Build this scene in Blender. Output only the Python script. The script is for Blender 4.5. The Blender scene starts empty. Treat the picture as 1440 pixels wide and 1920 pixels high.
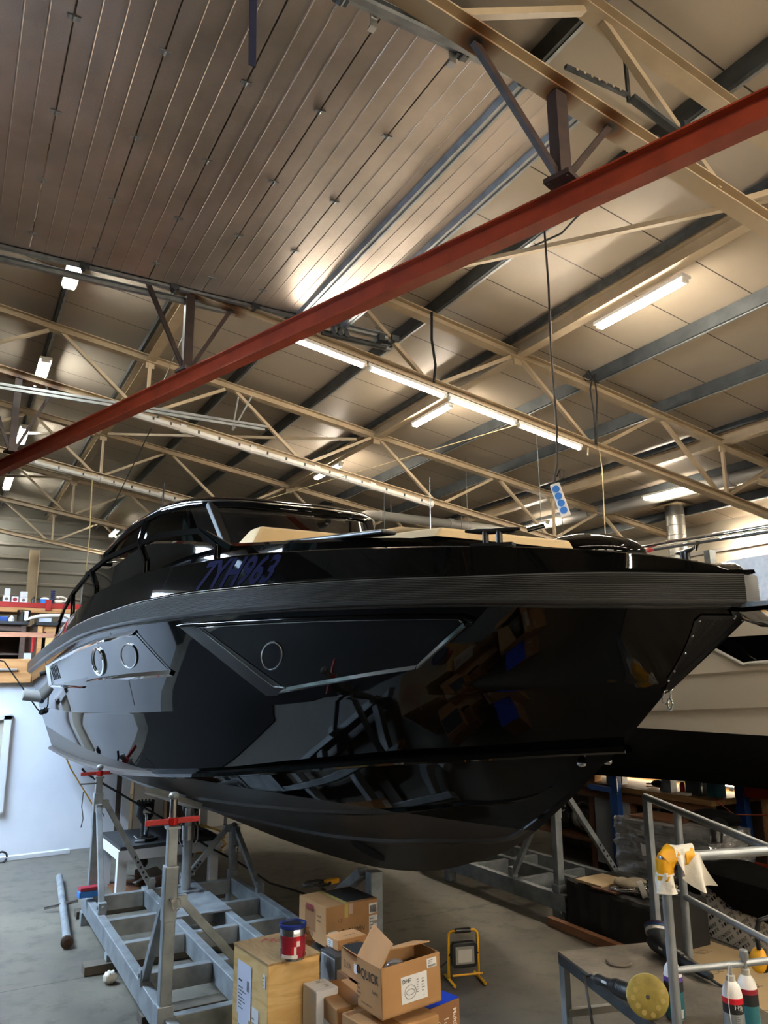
import bpy, bmesh, math, random
import numpy as np
from mathutils import Vector, Matrix
random.seed(7)
sc = bpy.context.scene
COL = sc.collection
# ------------------------------------------------------------------ camera
cam_d = bpy.data.cameras.new('camera'); cam = bpy.data.objects.new('camera', cam_d); COL.objects.link(cam)
FPX = 1435.0; PITCH = math.radians(12.45); ROLL = math.radians(-0.46); YAW = math.radians(29.3)
def _basis():
    cp, sp = math.cos(PITCH), math.sin(PITCH)
    f = Vector((0, cp, sp)); u = Vector((0, -sp, cp)); x = Vector((1, 0, 0))
    cr, sr = math.cos(ROLL), math.sin(ROLL)
    Z = Matrix.Rotation(-YAW, 3, 'Z')
    return Z @ (cr*x + sr*u), Z @ (-sr*x + cr*u), Z @ f
_x, _u, _f = _basis()
cam.matrix_world = Matrix(((_x.x, _u.x, -_f.x, 0), (_x.y, _u.y, -_f.y, 0), (_x.z, _u.z, -_f.z, 1.65), (0, 0, 0, 1)))
cam_d.sensor_fit = 'HORIZONTAL'; cam_d.sensor_width = 36.0; cam_d.lens = FPX*36.0/1440.0
cam_d.clip_start = 0.05; cam_d.clip_end = 200
sc.camera = cam
# ------------------------------------------------------------------ world, light, exposure
vs = sc.view_settings
sc.display_settings.display_device = 'sRGB'
vs.view_transform = 'Standard'; vs.look = 'None'; vs.gamma = 1.0; vs.use_curve_mapping = False
vs.exposure = 2.1
SKY = 2.5            # overcast daylight outside the open door
LAMP = 50.0          # radiance of the lit tubes
sc.cycles.max_bounces = 10; sc.cycles.diffuse_bounces = 6; sc.cycles.glossy_bounces = 5
sc.cycles.transparent_max_bounces = 12; sc.cycles.sample_clamp_indirect = 6.0
sc.cycles.caustics_reflective = False; sc.cycles.caustics_refractive = False
sc.cycles.use_denoising = True
wd = bpy.data.worlds.new('sky'); sc.world = wd; wd.use_nodes = True
bg = wd.node_tree.nodes['Background']; bg.inputs[0].default_value = (0.52, 0.73, 1.0, 1); bg.inputs[1].default_value = SKY
DOOR_Y0, DOOR_Y1, DOOR_Z, WALL_X = 5.35, 8.6, 6.0, -2.6
def area(name, loc, rot, sx, sy, power, color, portal=False):
    d = bpy.data.lights.new(name, 'AREA'); d.shape = 'RECTANGLE'; d.size = sx; d.size_y = sy; d.energy = power; d.color = color
    o = bpy.data.objects.new(name, d); COL.objects.link(o); o.location = loc; o.rotation_euler = rot
    if portal: d.cycles.is_portal = True
    return o
area('daylight_portal', (WALL_X-0.12, (DOOR_Y0+DOOR_Y1)/2, DOOR_Z/2), (0, -math.pi/2, 0), DOOR_Z, DOOR_Y1-DOOR_Y0, 1, (1, 1, 1), True)
# ------------------------------------------------------------------ materials
def lin(h):
    h = h.lstrip('#'); out = []
    for i in (0, 2, 4):
        c = int(h[i:i+2], 16)/255.0
        out.append(c/12.92 if c <= 0.04045 else ((c+0.055)/1.055)**2.4)
    return (*out, 1.0)
M = {}
def mat(name, col, rough=0.5, metal=0.0, col2=None, scale=8.0, mixlo=0.4, mixhi=0.65, bump=0.0, bscale=60.0, coat=0.0, stretch=None,
        emit=None, estr=0.0, alpha=1.0, spec=0.5, rvar=0.0, world=False, detail=4.0):
    m = bpy.data.materials.new(name); m.use_nodes = True; nt = m.node_tree; N = nt.nodes; L = nt.links
    b = N['Principled BSDF']; c1 = lin(col) if isinstance(col, str) else (*col, 1)
    b.inputs['Base Color'].default_value = c1; b.inputs['Roughness'].default_value = rough; b.inputs['Metallic'].default_value = metal
    b.inputs['Specular IOR Level'].default_value = spec
    if coat: b.inputs['Coat Weight'].default_value = coat; b.inputs['Coat Roughness'].default_value = 0.03
    if emit: b.inputs['Emission Color'].default_value = lin(emit) if isinstance(emit, str) else (*emit, 1); b.inputs['Emission Strength'].default_value = estr
    if alpha < 1: b.inputs['Alpha'].default_value = alpha
    if col2 or bump or rvar:
        if world: src = N.new('ShaderNodeNewGeometry').outputs['Position']
        else: src = N.new('ShaderNodeTexCoord').outputs['Object']
        if stretch:
            mp = N.new('ShaderNodeMapping'); mp.inputs['Scale'].default_value = stretch; L.new(src, mp.inputs['Vector']); src = mp.outputs[0]
    if col2:
        n = N.new('ShaderNodeTexNoise'); n.inputs['Scale'].default_value = scale; n.inputs['Detail'].default_value = detail; L.new(src, n.inputs['Vector'])
        r = N.new('ShaderNodeValToRGB'); r.color_ramp.elements[0].position = mixlo; r.color_ramp.elements[1].position = mixhi
        r.color_ramp.elements[0].color = c1; r.color_ramp.elements[1].color = lin(col2) if isinstance(col2, str) else (*col2, 1)
        L.new(n.outputs['Fac'], r.inputs['Fac']); L.new(r.outputs['Color'], b.inputs['Base Color'])
    if rvar:
        n = N.new('ShaderNodeTexNoise'); n.inputs['Scale'].default_value = scale*0.7; n.inputs['Detail'].default_value = 5; L.new(src, n.inputs['Vector'])
        r = N.new('ShaderNodeMapRange'); r.inputs[3].default_value = max(0, rough-rvar); r.inputs[4].default_value = min(1, rough+rvar)
        L.new(n.outputs['Fac'], r.inputs[0]); L.new(r.outputs[0], b.inputs['Roughness'])
    if bump:
        n = N.new('ShaderNodeTexNoise'); n.inputs['Scale'].default_value = bscale; n.inputs['Detail'].default_value = 3; L.new(src, n.inputs['Vector'])
        bp = N.new('ShaderNodeBump'); bp.inputs['Strength'].default_value = bump; bp.inputs['Distance'].default_value = 0.01
        L.new(n.outputs['Fac'], bp.inputs['Height']); L.new(bp.outputs[0], b.inputs['Normal'])
    M[name] = m; return m
mat('cream_steel', '#b3a186', 0.5, col2='#a8967b', scale=3)
mat('galv', '#a6aaac', 0.40, 0.6, col2='#8a8f92', scale=7, mixlo=.35, mixhi=.7, rvar=.1)
mat('galv_frame', '#979da0', 0.5, 0.4, col2='#757b7f', scale=9, mixlo=.35, mixhi=.7, rvar=.1, bump=.08, bscale=20)
mat('galv_dark', '#565b5e', 0.45, 0.7, col2='#44484b', scale=6)
mat('galv_purlin_shade', '#53585b', 0.45, 0.5, col2='#45494c', scale=4)  # dark grey: shade on the purlin webs is put into the colour
mat('red_steel', '#8c3216', 0.5, col2='#7a2910', scale=5, bump=.05)
mat('brown_steel', '#3c2a24', 0.55, col2='#2c1f1c', scale=8)
mat('alu_door', '#b6aaa0', 0.40, 0.7, col2='#a4998f', scale=1.6, bump=.10, bscale=70, rvar=.05)
mat('tube_added_cool', '#ffffff', 0.4, emit=(0.60, 0.78, 1.0), estr=LAMP*1.7)  # for the added door bay tubes that supply the bluish light
mat('tube_added_dim', '#ffffff', 0.4, emit=(1.0, 0.85, 0.62), estr=LAMP*.10)  # for the added tube hidden at the bench
mat('white_lamp', '#d8d6d0', 0.4)
mat('tube_lit', '#ffffff', 0.4, emit=(1.0, 0.88, 0.70), estr=LAMP)
mat('tube_lit_cool', '#ffffff', 0.4, emit=(0.97, 1.0, 0.93), estr=LAMP*.75)
mat('black_gloss', (0.0022, 0.0022, 0.0022), 0.03, spec=0.24)
mat('black_satin', (0.012, 0.012, 0.012), 0.35)
mat('black_matte', (0.010, 0.010, 0.010), 0.75)
mat('black_cloth', (0.0045, 0.0045, 0.0045), 0.95, bump=.2, bscale=30, spec=.1)
mat('antifoul', (0.055, 0.047, 0.042), 0.36, spec=.4)
mat('rubber', (0.062, 0.062, 0.062), 0.30)
mat('chrome', (0.82, 0.82, 0.82), 0.07, 1.0)
mat('steel', (0.5, 0.5, 0.5), 0.25, 1.0)
mat('beige_vinyl', '#cdb287', 0.6)
mat('blue_letter', (0.0035, 0.0035, 0.026), 0.8, spec=.02)
mat('cardboard', '#ad835a', 0.8, col2='#a17950', scale=5, spec=.2)
mat('cardboard_light', '#b98a5e', 0.8, col2='#ad7f54', scale=5, spec=.2)
mat('cardboard_dark', '#8a6242', 0.8, col2='#7d583b', scale=5, spec=.2)
mat('tape', '#8e6239', 0.25, spec=.6)
mat('paper', '#dcdcdc', 0.7)
mat('paper_blue', '#cdd2e4', 0.7)
mat('ink', (0.012, 0.012, 0.012), 0.7)
mat('ink_soft', (0.11, 0.10, 0.09), 0.7)
mat('ink_brown', (0.10, 0.055, 0.03), 0.7)
mat('red_ink', (0.35, 0.06, 0.04), 0.7)
mat('white_paint', '#d6d8dc', 0.5)
mat('white_plastic', '#e4e2de', 0.4)
mat('white_wall', '#d9dde5', 0.6, col2='#d0d5df', scale=2, world=True)
mat('yellow_paint', '#d29a12', 0.4)
mat('yellow_tape', '#e5a415', 0.5)
mat('red_paint', '#a01716', 0.4)
mat('blue_paint', '#123c7c', 0.45)
mat('orange_paint', '#c23c14', 0.5)
mat('navy', '#111c46', 0.5)
mat('blue_plastic', '#2f78c8', 0.4)
mat('navy_plastic', '#20406f', 0.35)
mat('teal', '#2f6d77', 0.35)
mat('purple', '#5d3a90', 0.4)
mat('red_label', '#c3182a', 0.35)
mat('maroon', '#8c1f2e', 0.35)
mat('silver_label', '#9aa0a2', 0.3, 0.5)
mat('cloth_white', '#e6e0d3', 0.9, bump=.3, bscale=40)
mat('cream_gel', '#eee4d4', 0.28)
mat('cream_gel_low', '#cbbda8', 0.35)
mat('glass_lamp', '#c8c6bf', 0.15)
mat('rope_black', (0.008, 0.008, 0.008), 0.7)
mat('rope_beige', '#b9a67e', 0.8)
mat('yellow_hose', '#c88f14', 0.5)
mat('wax_yellow', '#b3a052', 0.6, col2='#a28f45', scale=30)
mat('tool_black', (0.011, 0.011, 0.012), 0.4, bump=.1, bscale=200)
mat('pvc_grey', '#8d8a85', 0.45)
mat('duct_cream', '#a8977c', 0.5)
mat('spiral', '#8b8983', 0.35, 0.7)
mat('rust_brown', '#4b3527', 0.9, col2='#33251c', scale=14)
mat('wrap_core', '#7a6d60', 0.6, col2='#4b433b', scale=4, stretch=(1, 1, 5))
mat('grey_panel', '#8f9296', 0.5)
mat('dark_plate', '#2b2c2e', 0.6, col2='#222325', scale=7)
mat('foam_silver', '#d6d6d8', 0.35)
mat('sheet_beige', '#c5ac85', 0.7, col2='#bca37c', scale=3)
mat('frost', '#f2f5f8', 0.5, col2='#e2e7ec', scale=25)
mat('green', '#4b7a2a', 0.6)
mat('burgundy', '#6b1d24', 0.5)
mat('asphalt', '#33353a', 0.8, col2='#2a2c30', scale=2, world=True)
mat('stain_brown', '#4a2d16', 0.8, col2='#2a1a10', scale=30)
def wood(name, c1, c2, stretch, scale=3.0, rough=.6):
    m = bpy.data.materials.new(name); m.use_nodes = True; nt = m.node_tree; N = nt.nodes; L = nt.links
    b = N['Principled BSDF']; b.inputs['Roughness'].default_value = rough; b.inputs['Specular IOR Level'].default_value = .3
    t = N.new('ShaderNodeTexCoord'); mp = N.new('ShaderNodeMapping'); mp.inputs['Scale'].default_value = stretch; L.new(t.outputs['Object'], mp.inputs[0])
    n = N.new('ShaderNodeTexNoise'); n.inputs['Scale'].default_value = scale; n.inputs['Detail'].default_value = 3; n.inputs['Distortion'].default_value = .6; L.new(mp.outputs[0], n.inputs['Vector'])
    mu = N.new('ShaderNodeMath'); mu.operation = 'MULTIPLY'; mu.inputs[1].default_value = 9; L.new(n.outputs['Fac'], mu.inputs[0])
    pp = N.new('ShaderNodeMath'); pp.operation = 'PINGPONG'; pp.inputs[1].default_value = 1.0; L.new(mu.outputs[0], pp.inputs[0])
    r = N.new('ShaderNodeValToRGB'); r.color_ramp.elements[0].color = lin(c1); r.color_ramp.elements[1].color = lin(c2); r.color_ramp.elements[1].position = .9
    L.new(pp.outputs[0], r.inputs[0]); L.new(r.outputs[0], b.inputs['Base Color']); M[name] = m
wood('plywood', '#cda567', '#dbb97f', (1, 1, 5), 3)
wood('plywood_top', '#8e7350', '#9f835d', (6, 1.5, 1), 4)
wood('pine', '#b98552', '#c99765', (1.2, 6, 7), 2)
wood('pine_x', '#b5814f', '#c79463', (1, 8, 8), 1.6)
wood('pink_wood', '#b07a5e', '#bb886c', (1, 8, 8), 1.6)
wood('bench_wood', '#8a6a44', '#7a5b39', (8, 1, 8), 1.5)
wood('dark_wood', '#4a3a30', '#54443a', (1, 6, 8), 2)
wood('brown_board', '#5e3c25', '#6a4630', (8, 1, 8), 1.5)
def mat_floor():
    m = bpy.data.materials.new('concrete_floor'); m.use_nodes = True; nt = m.node_tree; N = nt.nodes; L = nt.links
    b = N['Principled BSDF']; g = N.new('ShaderNodeNewGeometry')
    n = N.new('ShaderNodeTexNoise'); n.inputs['Scale'].default_value = .9; n.inputs['Detail'].default_value = 9; n.inputs['Roughness'].default_value = .62; L.new(g.outputs['Position'], n.inputs['Vector'])
    r = N.new('ShaderNodeValToRGB'); e = r.color_ramp.elements; e[0].position = .32; e[0].color = lin('#48443e'); e[1].position = .68; e[1].color = lin('#767063')
    L.new(n.outputs['Fac'], r.inputs[0])
    n2 = N.new('ShaderNodeTexNoise'); n2.inputs['Scale'].default_value = 6; n2.inputs['Detail'].default_value = 6; n2.inputs['Roughness'].default_value = .7; L.new(g.outputs['Position'], n2.inputs['Vector'])
    r2 = N.new('ShaderNodeValToRGB'); e = r2.color_ramp.elements; e[0].position = .30; e[0].color = (0.30, .27, .24, 1); e[1].position = .50; e[1].color = (1, 1, 1, 1)
    L.new(n2.outputs['Fac'], r2.inputs[0])
    mx = N.new('ShaderNodeMix'); mx.data_type = 'RGBA'; mx.blend_type = 'MULTIPLY'; mx.inputs[0].default_value = .8
    L.new(r.outputs[0], mx.inputs[6]); L.new(r2.outputs[0], mx.inputs[7])
    # saw-cut joints every five metres
    br = N.new('ShaderNodeTexBrick'); br.offset = 0; br.inputs['Scale'].default_value = 1; br.inputs['Mortar Size'].default_value = .005
    br.inputs['Brick Width'].default_value = 5.0; br.inputs['Row Height'].default_value = 5.0; br.inputs['Color1'].default_value = br.inputs['Color2'].default_value = (1, 1, 1, 1); br.inputs['Mortar'].default_value = (.25, .25, .25, 1)
    mp = N.new('ShaderNodeMapping'); mp.inputs['Location'].default_value = (1.2, 4.9, 0); L.new(g.outputs['Position'], mp.inputs[0]); L.new(mp.outputs[0], br.inputs['Vector'])
    m2 = N.new('ShaderNodeMix'); m2.data_type = 'RGBA'; m2.blend_type = 'MULTIPLY'; m2.inputs[0].default_value = 1
    L.new(mx.outputs[2], m2.inputs[6]); L.new(br.outputs['Color'], m2.inputs[7]); L.new(m2.outputs[2], b.inputs['Base Color'])
    rr = N.new('ShaderNodeMapRange'); rr.inputs[3].default_value = .3; rr.inputs[4].default_value = .65; L.new(n.outputs['Fac'], rr.inputs[0]); L.new(rr.outputs[0], b.inputs['Roughness'])
    M['concrete_floor'] = m
mat_floor()
def mat_deck():   # cream coated sandwich-panel roof deck: seams across the hall and fine ribs
    m = bpy.data.materials.new('roof_panel'); m.use_nodes = True; nt = m.node_tree; N = nt.nodes; L = nt.links
    b = N['Principled BSDF']; g = N.new('ShaderNodeNewGeometry'); s = N.new('ShaderNodeSeparateXYZ'); L.new(g.outputs['Position'], s.inputs[0])
    def mth(op, a, v=None, w=None):
        x = N.new('ShaderNodeMath'); x.operation = op
        L.new(a, x.inputs[0])
        if v is not None: x.inputs[1].default_value = v
        if w is not None: x.inputs[2].default_value = w
        return x.outputs[0]
    p = mth('PINGPONG', mth('ADD', s.outputs[1], 20*.93-6.22), .465)
    seam = mth('LESS_THAN', p, .008)
    rib = mth('PINGPONG', s.outputs[1], .0465)
    nz = N.new('ShaderNodeTexNoise'); nz.inputs['Scale'].default_value = .8; nz.inputs['Detail'].default_value = 5; L.new(g.outputs['Position'], nz.inputs['Vector'])
    r = N.new('ShaderNodeValToRGB'); r.color_ramp.elements[0].color = lin('#a39787'); r.color_ramp.elements[1].color = lin('#b3a796'); L.new(nz.outputs['Fac'], r.inputs[0])
    mx = N.new('ShaderNodeMix'); mx.data_type = 'RGBA'; L.new(seam, mx.inputs[0]); L.new(r.outputs[0], mx.inputs[6]); mx.inputs[7].default_value = lin('#2c2722')
    L.new(mx.outputs[2], b.inputs['Base Color']); b.inputs['Roughness'].default_value = .36
    bp = N.new('ShaderNodeBump'); bp.inputs['Strength'].default_value = .7; bp.inputs['Distance'].default_value = .012; L.new(rib, bp.inputs['Height']); L.new(bp.outputs[0], b.inputs['Normal'])
    M['roof_panel'] = m
mat_deck()
def mat_plate():  # tread plate with dried polish dust
    m = mat('tread', '#5b5348', .6, .35, col2='#7a7165', scale=4, bump=0)
    nt = m.node_tree; N = nt.nodes; L = nt.links; b = N['Principled BSDF']
    t = N.new('ShaderNodeTexCoord'); mp = N.new('ShaderNodeMapping'); mp.inputs['Scale'].default_value = (40, 40, 40); mp.inputs['Rotation'].default_value = (0, 0, .78); L.new(t.outputs['Object'], mp.inputs[0])
    ck = N.new('ShaderNodeTexVoronoi'); ck.inputs['Scale'].default_value = 1; L.new(mp.outputs[0], ck.inputs['Vector'])
    bp = N.new('ShaderNodeBump'); bp.inputs['Strength'].default_value = .5; bp.inputs['Distance'].default_value = .004; L.new(ck.outputs['Distance'], bp.inputs['Height']); L.new(bp.outputs[0], b.inputs['Normal'])
mat_plate()
def mat_glass(name, tint, refl_rough=.03, base=.06, haze=0):
    m = bpy.data.materials.new(name); m.use_nodes = True; nt = m.node_tree; N = nt.nodes; L = nt.links
    N.remove(N['Principled BSDF']); out = N['Material Output']
    tr = N.new('ShaderNodeBsdfTransparent'); tr.inputs[0].default_value = tint; gl = N.new('ShaderNodeBsdfGlossy'); gl.inputs['Roughness'].default_value = refl_rough
    fr = N.new('ShaderNodeFresnel'); fr.inputs[0].default_value = 1.5; ad = N.new('ShaderNodeMath'); ad.operation = 'ADD'; ad.inputs[1].default_value = base-.04; ad.use_clamp = True
    mx = N.new('ShaderNodeMixShader'); L.new(fr.outputs[0], ad.inputs[0]); L.new(ad.outputs[0], mx.inputs[0]); L.new(tr.outputs[0], mx.inputs[1]); L.new(gl.outputs[0], mx.inputs[2])
    if haze:
        df = N.new('ShaderNodeBsdfDiffuse'); df.inputs[0].default_value = (.75, .75, .75, 1); m2 = N.new('ShaderNodeMixShader'); m2.inputs[0].default_value = haze; L.new(mx.outputs[0], m2.inputs[1]); L.new(df.outputs[0], m2.inputs[2]); L.new(m2.outputs[0], out.inputs[0])
    else: L.new(mx.outputs[0], out.inputs[0])
    M[name] = m
mat_glass('tinted_glass', (.60, .57, .53, 1), .03, .10)
mat_glass('wrap_film', (.74, .74, .74, 1), .16, .24, .22)
mat_glass('clear_plastic', (.85, .85, .85, 1), .1, .1)
# ------------------------------------------------------------------ mesh helper
class MB:
    def __init__(s): s.v = []; s.f = []; s.m = []
    def add(s, vs, fs, m=0):
        k = len(s.v); s.v += [Vector(v) for v in vs]; s.f += [[i+k for i in f] for f in fs]; s.m += [m]*len(fs); return s
    def box(s, c, d, rz=0, m=0, R=None):
        R = R or Matrix.Rotation(rz, 3, 'Z'); c = Vector(c); x, y, z = [q/2 for q in d]
        vs = [c + R @ Vector(p) for p in ((-x, -y, -z), (x, -y, -z), (x, y, -z), (-x, y, -z), (-x, -y, z), (x, -y, z), (x, y, z), (-x, y, z))]
        return s.add(vs, [(0, 3, 2, 1), (4, 5, 6, 7), (0, 1, 5, 4), (1, 2, 6, 5), (2, 3, 7, 6), (3, 0, 4, 7)], m)
    def bb(s, x0, x1, y0, y1, z0, z1, m=0): return s.box(((x0+x1)/2, (y0+y1)/2, (z0+z1)/2), (x1-x0, y1-y0, z1-z0), 0, m)
    def frame(s, p, q, up=(0, 0, 1)):
        p, q = Vector(p), Vector(q); d = (q-p).normalized(); up = Vector(up)
        if abs(d.dot(up)) > .98: up = Vector((1, 0, 0))
        a = d.cross(up).normalized(); return p, q, d, a, a.cross(d)
    def sweep(s, p, q, prof, up=(0, 0, 1), m=0):   # closed 2-D profile (a, b) swept p -> q
        p, q, d, a, b = s.frame(p, q, up); n = len(prof)
        vs = [p + a*x + b*y for x, y in prof] + [q + a*x + b*y for x, y in prof]
        fs = [(i, (i+1) % n, n+(i+1) % n, n+i) for i in range(n)] + [tuple(range(n-1, -1, -1)), tuple(range(n, 2*n))]
        return s.add(vs, fs, m)
    def bar(s, p, q, w, h, up=(0, 0, 1), m=0): return s.sweep(p, q, [(-w/2, -h/2), (w/2, -h/2), (w/2, h/2), (-w/2, h/2)], up, m)
    def ibeam(s, p, q, w, h, t=.012, tw=.01, up=(0, 0, 1), m=0):
        W, Hh, T = w/2, h/2, tw/2
        return s.sweep(p, q, [(-W, -Hh), (W, -Hh), (W, -Hh+t), (T, -Hh+t), (T, Hh-t), (W, Hh-t), (W, Hh), (-W, Hh), (-W, Hh-t), (-T, Hh-t), (-T, -Hh+t), (-W, -Hh+t)], up, m)
    def csec(s, p, q, w, h, t=.008, up=(0, 0, 1), m=0):
        W, Hh = w/2, h/2
        return s.sweep(p, q, [(-W, -Hh), (W, -Hh), (W, -Hh+.03), (W-t, -Hh+.03), (W-t, -Hh+t), (-W+t, -Hh+t), (-W+t, Hh-t), (W, Hh-t), (W, Hh), (-W, Hh)], up, m)
    def cyl(s, p, q, r, n=16, m=0, r2=None):
        p, q, d, a, b = s.frame(p, q); r2 = r if r2 is None else r2
        vs = [p + (a*math.cos(2*math.pi*i/n) + b*math.sin(2*math.pi*i/n))*r for i in range(n)] + [q + (a*math.cos(2*math.pi*i/n) + b*math.sin(2*math.pi*i/n))*r2 for i in range(n)]
        return s.add(vs, [(i, (i+1) % n, n+(i+1) % n, n+i) for i in range(n)] + [tuple(range(n-1, -1, -1)), tuple(range(n, 2*n))], m)
    def tube(s, pts, r, n=8, closed=False, m=0):
        pts = [Vector(p) for p in pts]; N = len(pts); vs = []; prev = None
        for i, p in enumerate(pts):
            d = (pts[(i+1) % N if closed else min(i+1, N-1)] - pts[i-1 if (closed or i) else 0]).normalized()
            if prev is None:
                a = d.cross(Vector((0, 0, 1))); a = a.normalized() if a.length > .05 else Vector((1, 0, 0))
            else: a = (prev - d*prev.dot(d)).normalized()
            prev = a; b = a.cross(d); rr = r[i] if isinstance(r, (list, tuple)) else r
            vs += [p + (a*math.cos(2*math.pi*k/n) + b*math.sin(2*math.pi*k/n))*rr for k in range(n)]
        fs = []
        for i in range(N if closed else N-1):
            j = (i+1) % N
            fs += [(i*n+k, i*n+(k+1) % n, j*n+(k+1) % n, j*n+k) for k in range(n)]
        if not closed: fs += [tuple(range(n-1, -1, -1)), tuple((N-1)*n+k for k in range(n))]
        return s.add(vs, fs, m)
    def lathe(s, o, prof, n=24, axis=(0, 0, 1), m=0):   # prof: (radius, height)
        o = Vector(o); ax = Vector(axis).normalized(); a = ax.orthogonal().normalized(); b = ax.cross(a); vs = []
        for r, h in prof: vs += [o + ax*h + (a*math.cos(2*math.pi*i/n) + b*math.sin(2*math.pi*i/n))*max(r, 1e-4) for i in range(n)]
        fs = []
        for k in range(len(prof)-1): fs += [(k*n+i, k*n+(i+1) % n, (k+1)*n+(i+1) % n, (k+1)*n+i) for i in range(n)]
        fs += [tuple(range(n-1, -1, -1)), tuple((len(prof)-1)*n+i for i in range(n))]
        return s.add(vs, fs, m)
    def grid(s, rows, m=0, flip=False, close=False):
        n = len(rows[0]); vs = [p for r in rows for p in r]; fs = []
        for i in range(len(rows)-1):
            for j in range(n if close else n-1):
                k = (j+1) % n; f = (i*n+j, i*n+k, (i+1)*n+k, (i+1)*n+j); fs.append(f[::-1] if flip else f)
        return s.add(vs, fs, m)
    def prism(s, poly, vec, m=0):
        vec = Vector(vec); n = len(poly); p = [Vector(x) for x in poly]
        return s.add(p + [x+vec for x in p], [(i, (i+1) % n, n+(i+1) % n, n+i) for i in range(n)] + [tuple(range(n-1, -1, -1)), tuple(range(n, 2*n))], m)
    def ell(s, c, r, n=16, k=10, m=0, R=None):
        c = Vector(c); R = R or Matrix.Identity(3); rows = []
        for i in range(k+1):
            t = math.pi*i/k; rows.append([c + R @ Vector((r[0]*max(math.sin(t), 1e-3)*math.cos(2*math.pi*j/n), r[1]*max(math.sin(t), 1e-3)*math.sin(2*math.pi*j/n), r[2]*math.cos(t))) for j in range(n)])
        return s.grid(rows, m, flip=True, close=True)
    def rot(s, R, o=(0, 0, 0)):
        o = Vector(o); s.v = [o + R @ (v-o) for v in s.v]; return s
    def move(s, d): d = Vector(d); s.v = [v+d for v in s.v]; return s
    def build(s, name, mats, parent=None, smooth=None, bevel=0, seg=2, fix=True):
        W = org(parent) if parent is not None else None
        if W is None:
            xs = [v.x for v in s.v]; ys = [v.y for v in s.v]; zs = [v.z for v in s.v]
            W = Vector(((min(xs)+max(xs))/2, (min(ys)+max(ys))/2, min(zs)))
        me = bpy.data.meshes.new(name); me.from_pydata([v-W for v in s.v], [], s.f)
        for mm in (mats if isinstance(mats, (list, tuple)) else [mats]): me.materials.append(M[mm])
        for p, i in zip(me.polygons, s.m): p.material_index = i
        if fix:
            bm = bmesh.new(); bm.from_mesh(me); bmesh.ops.remove_doubles(bm, verts=bm.verts, dist=1e-5); bmesh.ops.recalc_face_normals(bm, faces=bm.faces); bm.to_mesh(me); bm.free()
        if smooth:
            for p in me.polygons: p.use_smooth = True
            me.set_sharp_from_angle(angle=math.radians(smooth))
        o = bpy.data.objects.new(name, me); COL.objects.link(o)
        if parent is not None: o.parent = parent
        else: o.location = W
        ORG[o.name] = W
        if bevel:
            b = o.modifiers.new('bevel', 'BEVEL'); b.width = bevel; b.segments = seg; b.limit_method = 'ANGLE'; b.angle_limit = math.radians(40)
        return o
ORG = {}
def org(o): return ORG[o.name]
def tag(o, label, cat, group=None):
    o['label'] = label; o['category'] = cat
    if group: o['group'] = group
    return o
def root(name, label, cat, loc, group=None):
    o = bpy.data.objects.new(name, None); COL.objects.link(o); o.location = loc; o.empty_display_size = .1; ORG[o.name] = Vector(loc)
    return tag(o, label, cat, group)
def struct(name, mb, mats, **k):
    o = mb.build(name, mats, **k); o['kind'] = 'structure'; return o
def dup(o, off, label=None, group=None):
    off = Vector(off)
    r = o.copy(); COL.objects.link(r); r.location = o.location + off; ORG[r.name] = org(o)+off
    if label: r['label'] = label
    if group: r['group'] = group
    for c in list(o.children):
        k = c.copy(); COL.objects.link(k); k.parent = r; ORG[k.name] = org(c)+off
        for g in c.children:
            h = g.copy(); COL.objects.link(h); h.parent = k; ORG[h.name] = org(g)+off
    return r
def glyphs(txt, size=1.0, shear=0.0, embolden=0.0, align='LEFT', space=1.0):
    cu = bpy.data.curves.new('lettering', 'FONT'); cu.body = txt; cu.size = size; cu.shear = shear; cu.offset = embolden*size; cu.align_x = align; cu.space_character = space; cu.resolution_u = 3
    o = bpy.data.objects.new('lettering', cu); me = bpy.data.meshes.new_from_object(o)
    vs = [Vector(v.co) for v in me.vertices]; fs = [tuple(p.vertices) for p in me.polygons]
    bpy.data.objects.remove(o); bpy.data.curves.remove(cu); bpy.data.meshes.remove(me); return vs, fs
def text(name, txt, size, o, ex, ey, matn, parent, lift=.0012, sx=1.0, shear=0, bold=0, align='LEFT', mb=None, m=0):
    ex, ey, o = Vector(ex).normalized(), Vector(ey).normalized(), Vector(o); n = ex.cross(ey)
    vs, fs = glyphs(txt, size, shear, bold, align)
    b = mb or MB(); b.add([o + ex*v.x*sx + ey*v.y + n*lift for v in vs], fs, m)
    return b if mb is not None else b.build(name, matn, parent, fix=False)
# ================================================================== hall
SL = math.tan(math.radians(9.0))
def slope(x, z0): return z0 - SL*x
X0, X1, Y0, Y1 = WALL_X, 15.1, -9.0, 27.0
struct('floor', MB().bb(-9, X1+.2, Y0-.2, Y1+.2, -.15, 0), 'concrete_floor')
struct('trim_1', MB().bb(-30, -9, -20, 40, -.2, -.02), 'asphalt')['label'] = 'dark paving added outside the open hall door for the hull reflections'  # unseen paving, added dark to keep the hull reflections dark
DZ = 7.56
struct('ceiling', MB().prism([(X0-.3, Y0-.2, slope(X0-.3, DZ)), (X1+.2, Y0-.2, slope(X1+.2, DZ)), (X1+.2, Y0-.2, slope(X1+.2, DZ)+.1), (X0-.3, Y0-.2, slope(X0-.3, DZ)+.1)], (0, Y1-Y0+.4, 0)), 'roof_panel')
def gable(y, t):
    return MB().prism([(X0, y, 0), (X1, y, 0), (X1, y, slope(X1, DZ)), (X0, y, slope(X0, DZ))], (0, t, 0))
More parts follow.
